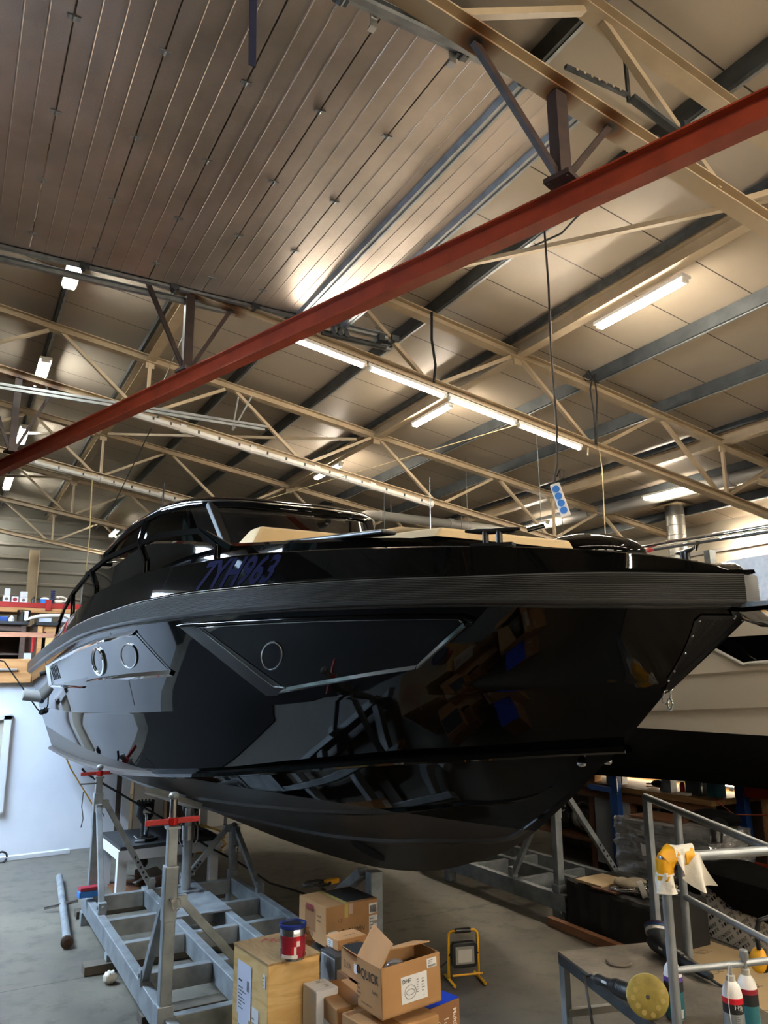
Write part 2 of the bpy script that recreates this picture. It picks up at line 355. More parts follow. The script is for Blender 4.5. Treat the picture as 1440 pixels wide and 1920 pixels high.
def cladding(x0, x1, y, z0, top, pitch=.42, d=.05, sgn=-1):   # horizontal trapezoid ribs under a sloping roof line
    mb = MB(); z = z0
    while z < top(x0):
        xr = min(x1, x0 + max(0, (top(x0)-z-pitch*.4)/SL))
        mb.sweep((x0, y, z), (xr, y, z), [(0, 0), (sgn*d, .05), (sgn*d, pitch*.30), (0, pitch*.36)], (0, 0, 1)); z += pitch
    return mb
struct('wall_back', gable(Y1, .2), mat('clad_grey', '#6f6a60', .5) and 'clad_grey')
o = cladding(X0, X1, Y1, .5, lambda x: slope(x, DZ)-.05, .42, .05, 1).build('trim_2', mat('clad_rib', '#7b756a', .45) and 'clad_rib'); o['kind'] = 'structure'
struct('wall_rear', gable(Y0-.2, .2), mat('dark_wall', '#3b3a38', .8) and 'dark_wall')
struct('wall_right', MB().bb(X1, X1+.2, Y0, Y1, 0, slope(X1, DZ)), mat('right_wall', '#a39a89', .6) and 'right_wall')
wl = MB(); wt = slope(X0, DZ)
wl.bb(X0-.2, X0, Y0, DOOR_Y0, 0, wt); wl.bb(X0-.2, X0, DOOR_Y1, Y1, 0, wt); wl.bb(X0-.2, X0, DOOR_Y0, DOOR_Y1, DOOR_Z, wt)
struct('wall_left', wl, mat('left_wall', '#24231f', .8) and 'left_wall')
colm = MB()
for x in (2.1, 8.6): colm.ibeam((x, Y1-.2, 0), (x, Y1-.2, slope(x, 6.2)), .3, .3, .03, .03, (1, 0, 0))
struct('trim_3', colm, 'cream_steel')
# ------------------------------------------------------------------ lattice trusses
ZL, ZU = 6.34, 7.30
def burnt(name, pts):
    m = mat(name, '#b3a186', .5); nt = m.node_tree; N = nt.nodes; L = nt.links; b = N['Principled BSDF']; g = N.new('ShaderNodeNewGeometry'); last = None
    for p in pts:
        d = N.new('ShaderNodeVectorMath'); d.operation = 'DISTANCE'; L.new(g.outputs['Position'], d.inputs[0]); d.inputs[1].default_value = p
        r = N.new('ShaderNodeMapRange'); r.inputs[1].default_value = .03; r.inputs[2].default_value = .20; L.new(d.outputs['Value'], r.inputs[0])
        if last is None: last = r.outputs[0]
        else:
            x = N.new('ShaderNodeMath'); x.operation = 'MINIMUM'; L.new(last, x.inputs[0]); L.new(r.outputs[0], x.inputs[1]); last = x.outputs[0]
    r = N.new('ShaderNodeValToRGB'); e = r.color_ramp.elements; e[0].color = lin('#1c130c'); e[1].color = lin('#b3a186'); k = e.new(.35); k.color = lin('#6d4620')
    L.new(last, r.inputs[0]); L.new(r.outputs[0], b.inputs['Base Color'])
HANG = [(3.41, 3.5), (2.0, 8.05), (.52, 12.3)]
HB = [(-.72, .50), (-.50, .48), (-.5, .5)]
burnt('burnt_cream', [(x+dx, y-.02, slope(x+dx, ZL-.05)) for (x, y), (a, c) in zip(HANG, HB) for dx in (a, 0, c)])
def truss(y, label, x1=14.9):
    t = root('roof_truss', label, 'truss', (6.2, y, slope(6.2, ZL)), 'lattice trusses across the hall')
    MB().ibeam((X0, y, slope(X0, ZL)), (x1, y, slope(x1, ZL)), .15, .12).build('lower_chord', 'burnt_cream', t)
    MB().ibeam((X0, y, slope(X0, ZU)), (x1, y, slope(x1, ZU)), .15, .12).build('upper_chord', 'cream_steel', t)
    ups = [-1.9+2.87*k for k in range(6)]
    for i, xu in enumerate(ups):
        for s in (-1, 1):
            xl = xu + s*1.36
            if xl < X0 or xl > x1: continue
            MB().bar((xu+s*.1, y, slope(xu, ZU)-.06), (xl-s*.06, y, slope(xl, ZL)+.06), .05, .06, (0, 1, 0)).build('diagonal', 'cream_steel', t)
    for x in (2.45, 11.1): MB().bar((x, y, slope(x, ZL)+.05), (x, y, slope(x, ZU)-.05), .05, .05, (0, 1, 0)).build('post', 'cream_steel', t)
    for x in (2.45, 6.75, 11.1): MB().bb(x-.07, x+.07, y-.012, y+.012, slope(x, ZU)-.15, slope(x, ZU)+.02).build('gusset_plate', 'cream_steel', t)
    return t
TY = [3.5, 8.05, 12.3, 16.7, 21.1, 25.5]
tr = truss(TY[0], 'cream lattice roof truss nearest the camera at top right, carrying the first red beam hanger')
TL = ['cream lattice roof truss carrying the row of lit tubes above the black boat', 'cream lattice roof truss with the long row of unlit white battens',
      'cream lattice roof truss with unlit battens close behind the boat hardtop antenna', 'thin far cream lattice truss second from the ribbed end wall', 'farthest cream lattice truss just before the ribbed end wall']
for y, l in zip(TY[1:], TL): dup(tr, (0, y-TY[0], 0), l)
# ------------------------------------------------------------------ purlins and tie beams
zc = lambda x: slope(x, 7.46)
pl = {-1.9: 'left-hand galvanised purlin above the raised sectional door', -.47: 'second galvanised purlin above the raised sectional door', .96: 'galvanised purlin carrying the short lit tubes at far left',
      3.9: 'galvanised purlin crossing above the middle of the boat', 5.32: 'galvanised purlin with loose grey cable looped along it, left of the cream tie beam', 8.2: 'galvanised purlin next right of the hanging tube lamp',
      9.65: 'galvanised purlin at right between two lower cream tie beams', 12.5: 'low galvanised purlin above the long grey duct', 13.9: 'lowest galvanised purlin at the right eave'}
for x, l in pl.items():
    tag(MB().csec((x, Y0+.1, zc(x)), (x, Y1-.1, zc(x)), .07, .19, .008).bar((x+.018, Y0+.1, zc(x)-.10), (x+.018, Y1-.1, zc(x)-.10), .034, .012, m=1).build('roof_purlin', ['galv_purlin_shade', 'galv']), l, 'purlin', 'galvanised purlins under the roof deck')  # dark web and pale lip paint in shade and lamp glint
tl = {2.45: 'cream tie beam joining the trusses at left above the boat', 6.75: 'cream tie beam along the hall with tube lamps fixed below it', 11.1: 'low cream tie beam at far right of the roof'}
for x, l in tl.items():
    z = slope(x, 7.36)
    tag(MB().ibeam((x, Y0+.1, z), (x, Y1-.1, z), .16, .2, .014, .01).build('tie_beam', 'cream_steel'), l, 'beam', 'cream tie beams')
    tag(MB().bar((x-.14, Y0+.1, zc(x)+.03), (x-.14, Y1-.1, zc(x)+.03), .05, .1).build('roof_purlin', 'galv_dark'), l.replace('cream tie beam', 'dark purlin beside the tie beam', 1), 'purlin')
def brace(a, b, l): tag(MB().bar(a, b, .06, .05).build('wind_brace', 'cream_steel'), l, 'brace', 'wind braces in the roof plane')
zb = lambda x: slope(x, 7.2)
brace((4.05, 8.0, zb(4.05)), (6.7, 3.55, zb(6.7)), 'cream wind brace crossing just right of the red beam')
brace((2.24, 16.6, 6.84), (.51, 18.4, 7.12), 'thin cream wind brace at the left edge below the third tube lamp')
brace((2.5, 16.4, 6.82), (6.45, 12.55, 6.2), 'long level-looking cream wind brace behind the unlit battens')
brace((.72, 22.3, 7.09), (2.3, 20.6, 6.85), 'short far wind brace at the left edge above the hardtop')
# ------------------------------------------------------------------ red beam and its hangers
RZ = 4.93; rd = Vector((-2.89, 8.8, 0)).normalized(); rp = Vector((2.0, 8.05, RZ))
ra = rp - rd*13; rb = rp + rd*9
tag(MB().ibeam(ra, rb, .13, .19, .014, .012).build('crane_beam', 'red_steel'), 'long red painted steel beam hanging diagonally across the hall', 'beam')
jp = rp + rd*(-(8.05-1.93)/.95)
names = ['brown steel hanger nearest the camera with scorched welds', 'brown steel hanger over the left of the boat, middle one of three', 'brown steel hanger at the far left edge of the photo']
for (x, y), (a, c), l in zip(HANG, HB, names):
    h = root('beam_hanger', l, 'hanger', (x, y, 5.04), 'V-shaped hangers of the red beam')
    MB().bar((x, y, 5.07), (x, y, slope(x, ZL)-.05), .10, .10, (0, 1, 0)).build('strut', 'brown_steel', h)
    for k in (a, c): MB().bar((x+(.04 if k > 0 else -.04), y, 5.08), (x+k, y, slope(x+k, ZL)-.05), .045, .045, (0, 1, 0)).build('brace', 'brown_steel', h)
    R = Matrix.Rotation(math.atan2(rd.y, rd.x), 3, 'Z')
    p = MB().box((x, y, 5.047), (.20, .17, .035), R=R)
    for sx in (-.07, .07):
        for sy in (-.06, .06): p.cyl(Vector((x, y, 5.02)) + R @ Vector((sx, sy, 0)), Vector((x, y, 5.085)) + R @ Vector((sx, sy, 0)), .009, 6)
    p.build('foot_plate', 'brown_steel', h)
# splice plates at the right end of the beam
q = rp + rd*(-6.9)
tag(MB().bar(q - rd*.06 + Vector((-.075, -.02, 0)), q + rd*.02 + Vector((-.075, -.02, 0)), .03, .16).build('splice_plate', 'brown_steel'), 'rusty splice plate on the red beam at the right edge', 'plate')
# ------------------------------------------------------------------ raised sectional door with its tracks
dr = root('sectional_door', 'raised metal sectional door lying flat under the roof at top left', 'door', (.9, 5.85, 6.0))
for k in range(-4, 6):
    x0 = .31 + .6*k
    pf = [(0.006, .045), (.006, 0)]
    for r in (.15, .30, .45): pf += [(r-.007, 0), (r-.003, -.004), (r+.003, -.004), (r+.007, 0)]
    pf += [(.594, 0), (.594, .045)]
    pn = MB().prism([(x0+a, 3.74, 6.0+b) for a, b in pf], (0, 4.2, 0)).build('door_panel', 'alu_door', dr)
    for y in (4.73, 5.72, 6.67, 7.6):
        hm = MB().box((x0+.6, y, 5.995), (.085, .035, .008)); hm.cyl((x0+.6, y-.025, 5.988), (x0+.6, y+.025, 5.988), .010, 8)
        hm.box((x0+.57, y, 5.993), (.012, .02, .008)); hm.build('hinge', 'galv', pn)
for x in (3.31, 3.9):
    st = MB().prism([(x-.06, 3.74, 6.0), (x-.04, 3.74, 5.95), (x-.015, 3.74, 5.95), (x-.01, 3.74, 5.965), (x+.01, 3.74, 5.965), (x+.015, 3.74, 5.95), (x+.04, 3.74, 5.95), (x+.06, 3.74, 6.0)], (0, 4.2, 0))
    st.build('stiffener', 'galv', dr)
for y, yo, l, xe in ((7.99, 8.10, 'galvanised double track holding the far edge of the raised door', 4.55), (3.70, 3.60, 'galvanised track holding the near edge of the raised door', 4.1)):
    t = root('door_track', l, 'track', (1, y, 5.9), 'tracks of the raised sectional door')
    MB().csec((X0+.02, y, 6.0), (xe, y, 6.0), .06, .07, .006).build('rail', 'galv', t)
    MB().csec((X0+.02, yo, 5.91), (xe+.1, yo, 5.91), .05, .07, .006).build('rail', 'galv', t)
    for i in range(8):
        x = -2.2 + i*.95
        MB().bar((x, y, 6.03), (x, yo, slope(x, ZL) if y < 5 else max(6.1, 6.16)), .04, .012).build('hanger_strap', 'galv', t)
        w = MB().box((x+.2, y-.03 if y > 5 else y+.03, 5.99), (.10, .05, .07)); w.cyl((x+.2, y-.05, 5.97), (x+.2, y+.05, 5.97), .03, 10); w.build('roller_bracket', 'galv_dark', t)
    if y > 5:
        s = MB()
        for kk in range(3): s.box((3.75+kk*.09, 7.94, 5.88), (.03, .06, .12)); s.cyl((3.75+kk*.09, 7.9, 5.86), (3.75+kk*.09, 7.98, 5.86), .035, 10)
        s.bar((3.6, 7.94, 5.82), (4.5, 7.94, 5.82), .05, .03); s.box((4.42, 7.95, 5.93), (.08, .14, .09)); s.build('spring_gear', 'galv_dark', t)
for (x, y), l in (((2.05, 3.72), 'small folded white bracket at the top edge of the photo'), ((2.68, 3.72), 'small folded white bracket under the near truss')):
    tag(MB().box((x, y+.02, 5.94), (.05, .015, .10)).box((x, y+.045, 5.895), (.05, .05, .012)).build('corner_bracket', 'white_lamp'), l, 'bracket', 'white brackets at the door edge')
st = (1.22, 3.72, 5.2)
tag(MB().bar(st, (1.22, 3.76, 5.96), .045, .006, (0, 1, 0)).build('pull_strap', mat('strap_blue', '#0e1636', .8) and 'strap_blue'), 'dark blue webbing strap hanging from the raised door', 'strap')
# ------------------------------------------------------------------ tube lamps
def batten(p, q, label, lit=True, group=None, tubes=1, name='tube_lamp', mt='tube_lit', drop=.05, w=.06):
    p, q = Vector(p), Vector(q); d = (q-p).normalized(); side = d.cross(Vector((0, 0, 1))).normalized()
    r = root(name, label, 'lamp', (p+q)/2, group)
    MB().bar(p, q, w, .045).build('housing', 'white_lamp', r, bevel=.004)
    for i in range(tubes):
        off = side*((i-(tubes-1)/2)*.055) + Vector((0, 0, -drop))
        MB().cyl(p+d*.05+off, q-d*.05+off, .022, 12).build('tube', mt if lit else 'glass_lamp', r, smooth=50)
        for e in (p+d*.035, q-d*.035): MB().box(e+off*.9, (.03, .05, .05), math.atan2(d.y, d.x)).build('end_cap', 'white_lamp', r)
    return r
def on_chord(x0, x1, y, *a, **k): return batten((x0, y, slope(x0, ZL)-.10), (x1, y, slope(x1, ZL)-.10), *a, **k)
g = 'row of lit tubes on the truss above the boat'
for (a, b), l in zip([(3.22, 4.24), (4.27, 5.45), (5.48, 6.62), (6.65, 7.83)], ['first', 'second', 'third', 'last']):
    on_chord(a, b, 8.0, l+' lit tube from the left in the bright row above the boat', group=g, w=.07, drop=.045)
tag(MB().cyl((7.95, 8.0, slope(7.95, ZL)-.2), (7.96, 8.0, slope(7.95, ZL)-.08), .012, 8).build('pull_switch', 'cream_steel'), 'small pull switch hanging at the right end of the bright row', 'switch')
def unlit(x0, x1, y, label, group):
    r = root('tube_batten', label, 'lamp', ((x0+x1)/2, y, slope((x0+x1)/2, ZL)-.1), group)
    P, Q = Vector((x0, y, slope(x0, ZL)-.09)), Vector((x1, y, slope(x1, ZL)-.09)); d = (Q-P).normalized()
    b = MB().sweep(P, Q, [(-.07, .02), (-.06, -.03), (-.03, -.06), (.03, -.06), (.06, -.03), (.07, .02)]); b.build('diffuser', 'white_lamp', r, smooth=30)
    MB().cyl(P-d*.02, P+d*.03, .075, 12).build('end_cap', 'white_lamp', r); MB().cyl(Q-d*.03, Q+d*.02, .075, 12).build('end_cap', 'white_lamp', r)
    for k in range(3):
        p = P+(Q-P)*(.2+.3*k)
        MB().box(p+Vector((0, -.073, .0)), (.03, .012, .05)).build('clip', 'galv_dark', r)
    return r
for (a, b), l in zip([(2.05, 3.0), (3.04, 4.22), (4.26, 5.43), (5.47, 6.57), (6.61, 7.9)], ['first', 'second', 'third', 'fourth', 'fifth']):
    unlit(a, b, 12.2, l+' unlit white batten from the left along the truss behind the red beam', 'unlit battens on the third truss')
for (a, b), l in zip([(.8, 2.4), (2.45, 3.7), (3.75, 5.0)], ['left-hand', 'middle', 'right-hand']):
    unlit(a, b, 16.6, l+' unlit batten on the distant truss behind the hardtop', 'unlit battens on the fourth truss')
def on_tie(x, y0, y1, z0, *a, **k): return batten((x, y0, slope(x, z0)), (x, y1, slope(x, z0)), *a, **k)
on_tie(6.88, 5.2, 6.6, 7.2, 'wide lit twin-tube lamp at right under the cream tie beam', group='lamps under the cream tie beam', tubes=2, w=.15)
on_tie(6.82, 9.85, 11.05, 7.2, 'short lit tube lamp just below the bright row of tubes', group='lamps under the cream tie beam', tubes=2, w=.12)
on_tie(6.78, 13.9, 15.2, 7.2, 'small distant lit lamp above the unlit battens', group='lamps under the cream tie beam', tubes=2, w=.12)
on_tie(12.1, 9.55, 10.7, 7.2, 'lit tube lamp at right just above the long grey duct', group='lamps on the right side', tubes=2, w=.12)
on_tie(12.0, 13.5, 14.4, 7.2, 'distant lit tube lamp above the boat bow', group='lamps on the right side', tubes=2, w=.12)
on_tie(14.6, 9.3, 10.9, 7.05, 'lit tube lamp low at the right wall above the frosted cover', group='lamps on the right side', tubes=2, w=.12)
for (y0, y1), l in zip([(9.65, 10.75), (13.55, 14.9), (17.6, 18.9), (22.2, 23.8)], ['brightest lit tube lamp at left below the door track', 'second lit tube lamp down the left side, crossed by a truss', 'third lit tube lamp at left beside the red beam', 'fourth lit tube lamp at the left edge of the photo']):
    on_tie(.96, y0, y1, 7.28, l, group='lamps down the left side', tubes=3, w=.2, mt='tube_lit_cool')
on_tie(4.2, 24.4, 25.6, 7.0, 'distant lit tube lamp beside the hardtop at the end wall', group='lamps by the end wall', tubes=2, w=.13, mt='tube_lit_cool')
on_tie(.7, 25.9, 26.7, 6.8, 'tiny lit lamp at the left edge near the end wall', group='lamps by the end wall', tubes=2, w=.12, mt='tube_lit_cool')
dup(tr, (0, -4.45, 0), 'cream lattice truss of the hall just behind the camera')
for k in range(8): on_chord(-1.2+1.14*k, -.12+1.14*k, -1.0, ('first', 'second', 'third', 'fourth', 'fifth', 'sixth', 'seventh', 'eighth')[k]+' lit tube of the unseen row added on the truss behind the camera', group='unseen lamps added behind the camera', w=.07, drop=.045)  # row added out of view to light the right side and white hull
for y in (-.2, -3.2): on_tie(6.88, y, y+1.3, 7.2, 'unseen twin tube lamp added under the tie beam behind the camera, '+('near' if y > -1 else 'far'), group='unseen lamps added behind the camera', tubes=2, w=.15)  # extra unseen lamps, added for light from behind
for y in (1.2, -3.2): on_tie(11.6, y, y+1.3, 7.1, 'unseen twin tube lamp added low at the right behind the camera, '+('near' if y > 0 else 'far'), group='unseen lamps added behind the camera', tubes=2, w=.15)  # also added out of view to brighten the right side
for x, y, l in ((.3, -2.6, 'leftmost'), (2.0, -3.1, 'second'), (3.7, -2.6, 'third'), (5.4, -2.2, 'rightmost')):
    lm = batten((x, y, 2.6), (x+1.3, y, 2.6), l+' unseen pendant tube lamp added behind the camera for frontal light', group='pendant lamps added behind the camera', tubes=2, w=.2)  # pendants put in out of view to brighten the lower right
    for k in (.2, 1.1): MB().cyl((x+k, y, 2.62), (x+k, y, slope(x+k, DZ)-.01), .006, 6).build('chain', 'galv_dark', lm)
# ------------------------------------------------------------------ ducts and pipes
dk = root('duct', 'long grey round duct along the right side under the roof', 'duct', (12.5, 10, 5.2))
MB().cyl((12.5, 4.5, 5.21), (12.5, 14.6, 5.40), .125, 20).build('pipe', 'pvc_grey', dk, smooth=40)
for y in (8.9, 12.6): MB().cyl((12.5, y, 5.2+.019*(y-4.5)), (12.5, y+.14, 5.2+.019*(y-4.5)), .14, 20).build('coupling', 'pvc_grey', dk, smooth=40)
MB().tube([(12.5, 8.4, 5.2), (12.62, 8.3, 5.12), (12.9, 8.2, 5.05), (13.5, 8.15, 5.0)], .10, 12).build('branch', 'duct_cream', dk, smooth=50)
for y, x in ((8.6, 12.5), (12.2, 12.5)): tag(MB().cyl((x, y, 5.4), (x-.05, y-.05, slope(x, DZ)-.02), .006, 6).build('hanging_wire', 'galv_dark'), 'thin wire holding the grey duct, ' + ('near the right edge' if y < 10 else 'above the bow'), 'wire')
pk = root('extraction_pipe', 'grey pipe with elbow running level behind the hardtop', 'pipe', (9.6, 15, 5.2))
MB().tube([(7.75, 15.0, 4.6), (7.75, 15.0, 5.12), (7.82, 15, 5.27), (8.0, 15, 5.34), (8.2, 15, 5.35), (11.9, 15, 5.33)], .11, 14).build('pipe', 'pvc_grey', pk, smooth=50)
for x in (8.3, 10.2): MB().cyl((x, 15, 5.35), (x+.12, 15, 5.35), .125, 16).build('coupling', 'pvc_grey', pk, smooth=40)
for x in (8.6, 11.5): MB().cyl((x, 15, 5.4), (x, 15, slope(x, DZ)-.01), .008, 6).build('hanger_rod', 'galv_dark', pk)
pk2 = root('extraction_pipe', 'thinner bent pipe just below the grey pipe with elbow', 'pipe', (8.5, 14.6, 4.9))
MB().tube([(7.5, 14.6, 4.55), (8.0, 14.6, 4.82), (8.6, 14.6, 4.98), (9.3, 14.6, 5.0), (10.8, 14.6, 4.85)], .07, 12).build('pipe', 'duct_cream', pk2, smooth=50)
vd = root('vent_stack', 'short spiral metal vent stack rising through the roof at right', 'duct', (13.6, 11.2, 3.6))
MB().cyl((13.6, 11.2, 3.6), (13.6, 11.2, 5.40), .20, 24).build('spiral_pipe', 'spiral', vd, smooth=40)
for k in range(7): MB().lathe((13.6, 11.2, 3.8+k*.22), [(.2, 0), (.206, .008), (.2, .016)], 24).build('seam', 'spiral', vd)
MB().box((13.6, 11.2, 5.36), (.62, .62, .02)).build('collar', 'duct_cream', vd)
tag(MB().bar((15.05, 2, 4.5), (15.05, 20, 4.5), .05, .08).build('wall_conduit', 'pvc_grey'), 'grey conduit along the right wall', 'conduit')
for x in (8.2, 10.3): MB().cyl((x, 14.6, 4.9), (x, 14.6, slope(x, DZ)-.01), .008, 6).build('hanger_rod', 'galv_dark', pk2)
# ------------------------------------------------------------------ hanging cables
ps = root('power_strip', 'white extension block with four blue sockets hanging on a cable', 'power strip', (5.24, 5.694, 3.2))
sx, sy = 5.24, 5.694
Rp = Matrix.Rotation(math.radians(14), 3, Vector((math.sin(YAW+.3), math.cos(YAW+.3), 0)))
Rv = Matrix.Rotation(-YAW-.25, 3, 'Z')
def Sp(x, y, z): return Vector((sx, sy, 3.42)) + Rv @ (Matrix.Rotation(math.radians(-16), 3, 'Y') @ Vector((x, y, z)))
MB().add([Sp(*p) for p in ((-.05, -.03, -.18), (.05, -.03, -.18), (.05, .03, -.18), (-.05, .03, -.18), (-.05, -.03, .18), (.05, -.03, .18), (.05, .03, .18), (-.05, .03, .18))], [(0, 3, 2, 1), (4, 5, 6, 7), (0, 1, 5, 4), (1, 2, 6, 5), (2, 3, 7, 6), (3, 0, 4, 7)]).build('body', 'white_plastic', ps, bevel=.014)
for k in range(4): MB().cyl(Sp(-.004, -.03, .115-.077*k), Sp(-.004, -.044, .115-.077*k), .036, 16).build('socket', 'blue_plastic', ps)
MB().tube([Sp(0, 0, .17), (sx-.055, sy, 3.66), (sx-.012, sy, 3.8), (sx+.01, sy, 4.2), (sx-.008, sy, 5.0), (sx+.012, sy, 5.8), (sx, sy, 6.5)], .012, 8).build('cable', mat('cable_dark', '#2b211b', .6) and 'cable_dark', ps, smooth=60)
MB().tube([Sp(.02, -.02, .19), (sx+.06, sy, 3.66), (sx+.055, sy-.02, 3.74), (sx-.0, sy-.02, 3.74), (sx-.03, sy, 3.66)], .007, 6).build('hook_wire', 'rope_black', ps, smooth=60)
ck = root('coiled_cable', 'black cable coiled on the truss with two tails hanging down', 'cable', (8.1, 7.93, 5.2))
lp = [(8.1+.16*math.cos(a)*(1+.3*math.sin(3*a)), 7.93, 6.12+.09*math.sin(2*a)) for a in [i*.35 for i in range(19)]]
MB().tube(lp, .009, 6).build('coil', 'rope_black', ck, smooth=60)
MB().tube([(8.1, 7.93, 6.15), (8.02, 7.93, 5.9), (8.06, 7.93, 5.5), (8.05, 7.93, 5.05)], .012, 6).build('tail', 'rope_black', ck, smooth=60)
MB().tube([(8.13, 7.93, 6.15), (8.15, 7.93, 5.8), (8.1, 7.93, 5.4), (8.08, 7.93, 5.05)], .012, 6).build('tail', 'rope_black', ck, smooth=60)
tag(MB().tube([(8.1, 7.92, 5.04), (8.14, 7.92, 4.7), (8.09, 7.92, 3.0)], .007, 6).build('dangling_rope', 'rope_beige'), 'pale rope hanging behind the foredeck below the coiled cable', 'rope')
tag(MB().tube([(5.23, 7.96, 6.5), (5.22, 7.96, 6.1), (5.27, 7.96, 5.75), (5.24, 7.96, 5.5)], .018, 8).build('hanging_cable', 'rope_black', smooth=60), 'short thick black cable hanging just above the bright row of tubes', 'cable')
tag(MB().tube([(2.27, 16.6, slope(2.27, ZL)), (2.29, 16.5, 4.6), (2.26, 16.5, 3.2)], .012, 6).build('dangling_rope', 'rope_beige'), 'pale rope hanging at left in front of the ribbed end wall', 'rope')
tag(MB().cyl((2.2, 8.2, 6.2), (2.6, 12.2, 6.35), .007, 6).build('stay_wire', 'steel'), 'thin stay wire behind the middle red-beam hanger', 'wire')
tag(MB().cyl((2.55, 12.4, 5.75), (2.6, 16.5, 5.0), .010, 6).build('stay_wire', 'galv_dark'), 'thin stay wire below the red beam over the boat hardtop', 'wire')
tag(MB().cyl((6.9, 8.0, 5.25), (3.6, 14.5, 4.6), .006, 6).build('stay_wire', 'rope_beige'), 'pale thin line from the bright tubes down behind the boat', 'wire')
for x, y, l in ((8.3, 9.5, 'over the foredeck cleat'), (8.9, 12.4, 'behind the foredeck'), (10.6, 11.5, 'above the bow')):
    tag(MB().cyl((x, y, 4.2), (x, y, slope(x, DZ)-.02), .006, 6).build('hanging_wire', 'galv_dark'), 'thin vertical wire from the roof ' + l, 'wire')
tag(MB().tube([(5.36, 4.6, 6.62), (5.4, 5.6, 6.42), (5.37, 6.6, 6.6), (5.38, 8, 6.6)], .012, 6).build('loose_cable', 'rope_black', smooth=60), 'dark cable sagging along the purlin right of the red beam', 'cable')
pc = root('perforated_bracket', 'perforated steel strip bracket at top right below the roof', 'bracket', (4.35, 3.6, 6.2))
MB().bar((4.28, 3.6, 6.12), (4.28, 3.6, 6.86), .03, .02, (0, 1, 0)).build('upright', 'galv_dark', pc)
MB().bar((3.62, 3.6, 6.16), (4.28, 3.6, 6.18), .03, .03, (0, 1, 0)).build('arm', 'galv_dark', pc)
for k in range(7): MB().cyl((3.72+k*.075, 3.575, 6.163+k*.002), (3.72+k*.075, 3.582, 6.163+k*.002), .011, 8).build('slot', 'cream_steel', pc)
tag(MB().bar((4.1, 3.42, 5.95), (4.9, 3.42, 5.76), .06, .035).box((4.72, 3.42, 5.9), (.12, .04, .13)).build('angle_rail', 'galv_dark'), 'loose angle rail lying on the near truss above the red beam', 'rail')
hd = MB(); rnd = random.Random(8)
for i in range(40):
    y = -14+i*1.1
    for k in range(13): hd.ell((-12+rnd.uniform(-.6, .6), y+rnd.uniform(-.5, .5), .5+k*1.05+rnd.uniform(-.3, .3)), (1.0, 1.0, .8), 9, 6)
o = hd.build('added_tree_row', mat('added_tree_green', (.012, .018, .010), .9) and 'added_tree_green', smooth=60); tag(o, 'tall dark trees added unseen outside the hall door to hide the sky', 'trees'); o['kind'] = 'stuff'  # unseen trees, added tall to keep sky out of the hull reflections

tag(MB().prism([(-2.55, .5, .001), (1.0, .5, .001), (1.0, 3.5, .001), (.34, 4.5, .001), (.38, 5.2, .001), (.44, 6.24, .001), (.52, 7.8, .001), (.52, 8.3, .001), (-2.55, 8.3, .001)], (0, 0, .011)).build('added_dark_mat', mat('added_mat_black', (.010, .010, .011), .9) and 'added_mat_black'), 'large black floor mat added out of view at left to darken the hull reflections', 'mat')  # added out of view, darkens what the hull mirrors

for x, l in ((-1.9, 'left'), (-.9, 'right')): batten((x, 5.7, 3.7), (x, 8.3, 3.7), 'unseen cool white twin tube lamp added over the open door bay, '+l+' one of two', group='cool lamps added over the door bay', tubes=2, w=.2, mt='tube_added_cool')  # added out of view for bluish light on the pale wall and floor
for x in (-1.9, -.9):
    for y in (6.0, 8.0): tag(MB().cyl((x, y, 3.72), (x, y, 5.99), .006, 6).build('hanging_wire', 'galv_dark'), 'thin wire holding an added cool tube lamp in the door bay', 'wire', 'wires of the added door bay lamps')

fr2 = root('door_track', 'thin grey rails running level from the left edge behind the red beam', 'track', (1.4, 11.9, 5.6))
for dz in (0, -.09): MB().bar((X0+.02, 11.9+dz, 5.93+dz), (4.4+dz, 11.9+dz, 5.93+dz), .04, .04).build('rail', 'galv', fr2)
for x in (-1.2, .9, 2.6): MB().bar((x, 11.9, 5.95), (x, 12.25, slope(x, ZL)-.05), .03, .012).build('hanger_strap', 'galv', fr2)
hs = root('perforated_strip', 'thin perforated strip hanging in a V below the second purlin at left', 'strip', (3.95, 12.2, 5.9))
MB().bar((4.2, 12.2, 6.55), (3.88, 12.2, 5.87), .025, .006, (0, 1, 0)).build('strip', 'galv', hs); MB().bar((3.96, 12.2, 6.5), (3.87, 12.2, 5.87), .025, .006, (0, 1, 0)).build('strip', 'galv', hs)
CX=2.53; YS=8.55
def pchip(xs,ys):
    xs=np.array(xs,float);ys=np.array(ys,float);h=np.diff(xs);d=np.diff(ys)/h
    m=np.zeros(len(xs))
    for i in range(1,len(xs)-1):
        if d[i-1]*d[i]>0:
            w1=2*h[i]+h[i-1];w2=h[i]+2*h[i-1];m[i]=(w1+w2)/(w1/d[i-1]+w2/d[i])
    m[0]=d[0];m[-1]=d[-1]
    def f(x):
        x=min(max(x,xs[0]),xs[-1]);i=int(min(max(np.searchsorted(xs,x)-1,0),len(xs)-2))
        t=(x-xs[i])/h[i]
        return float(ys[i]*(1+2*t)*(1-t)**2+h[i]*m[i]*t*(1-t)**2+ys[i+1]*t*t*(3-2*t)+h[i]*m[i+1]*t*t*(t-1))
    return f
RAIL_B=pchip([1.79,1.85,1.95,2.1,2.6,3.2,3.8,4.8,6.2,7.5,8.6],[0.0,.085,.22,.41,.75,1.02,1.23,1.52,1.73,1.80,1.80])
KNUC_B=pchip([2.2,2.5,3.0,3.6,4.5,5.5,7,8.6],[0.0,.28,.63,.93,1.24,1.46,1.64,1.69])
CHIN_B=pchip([2.45,2.7,3.1,3.7,4.5,5.5,7,8.6],[0.0,.19,.45,.75,1.05,1.29,1.49,1.55])
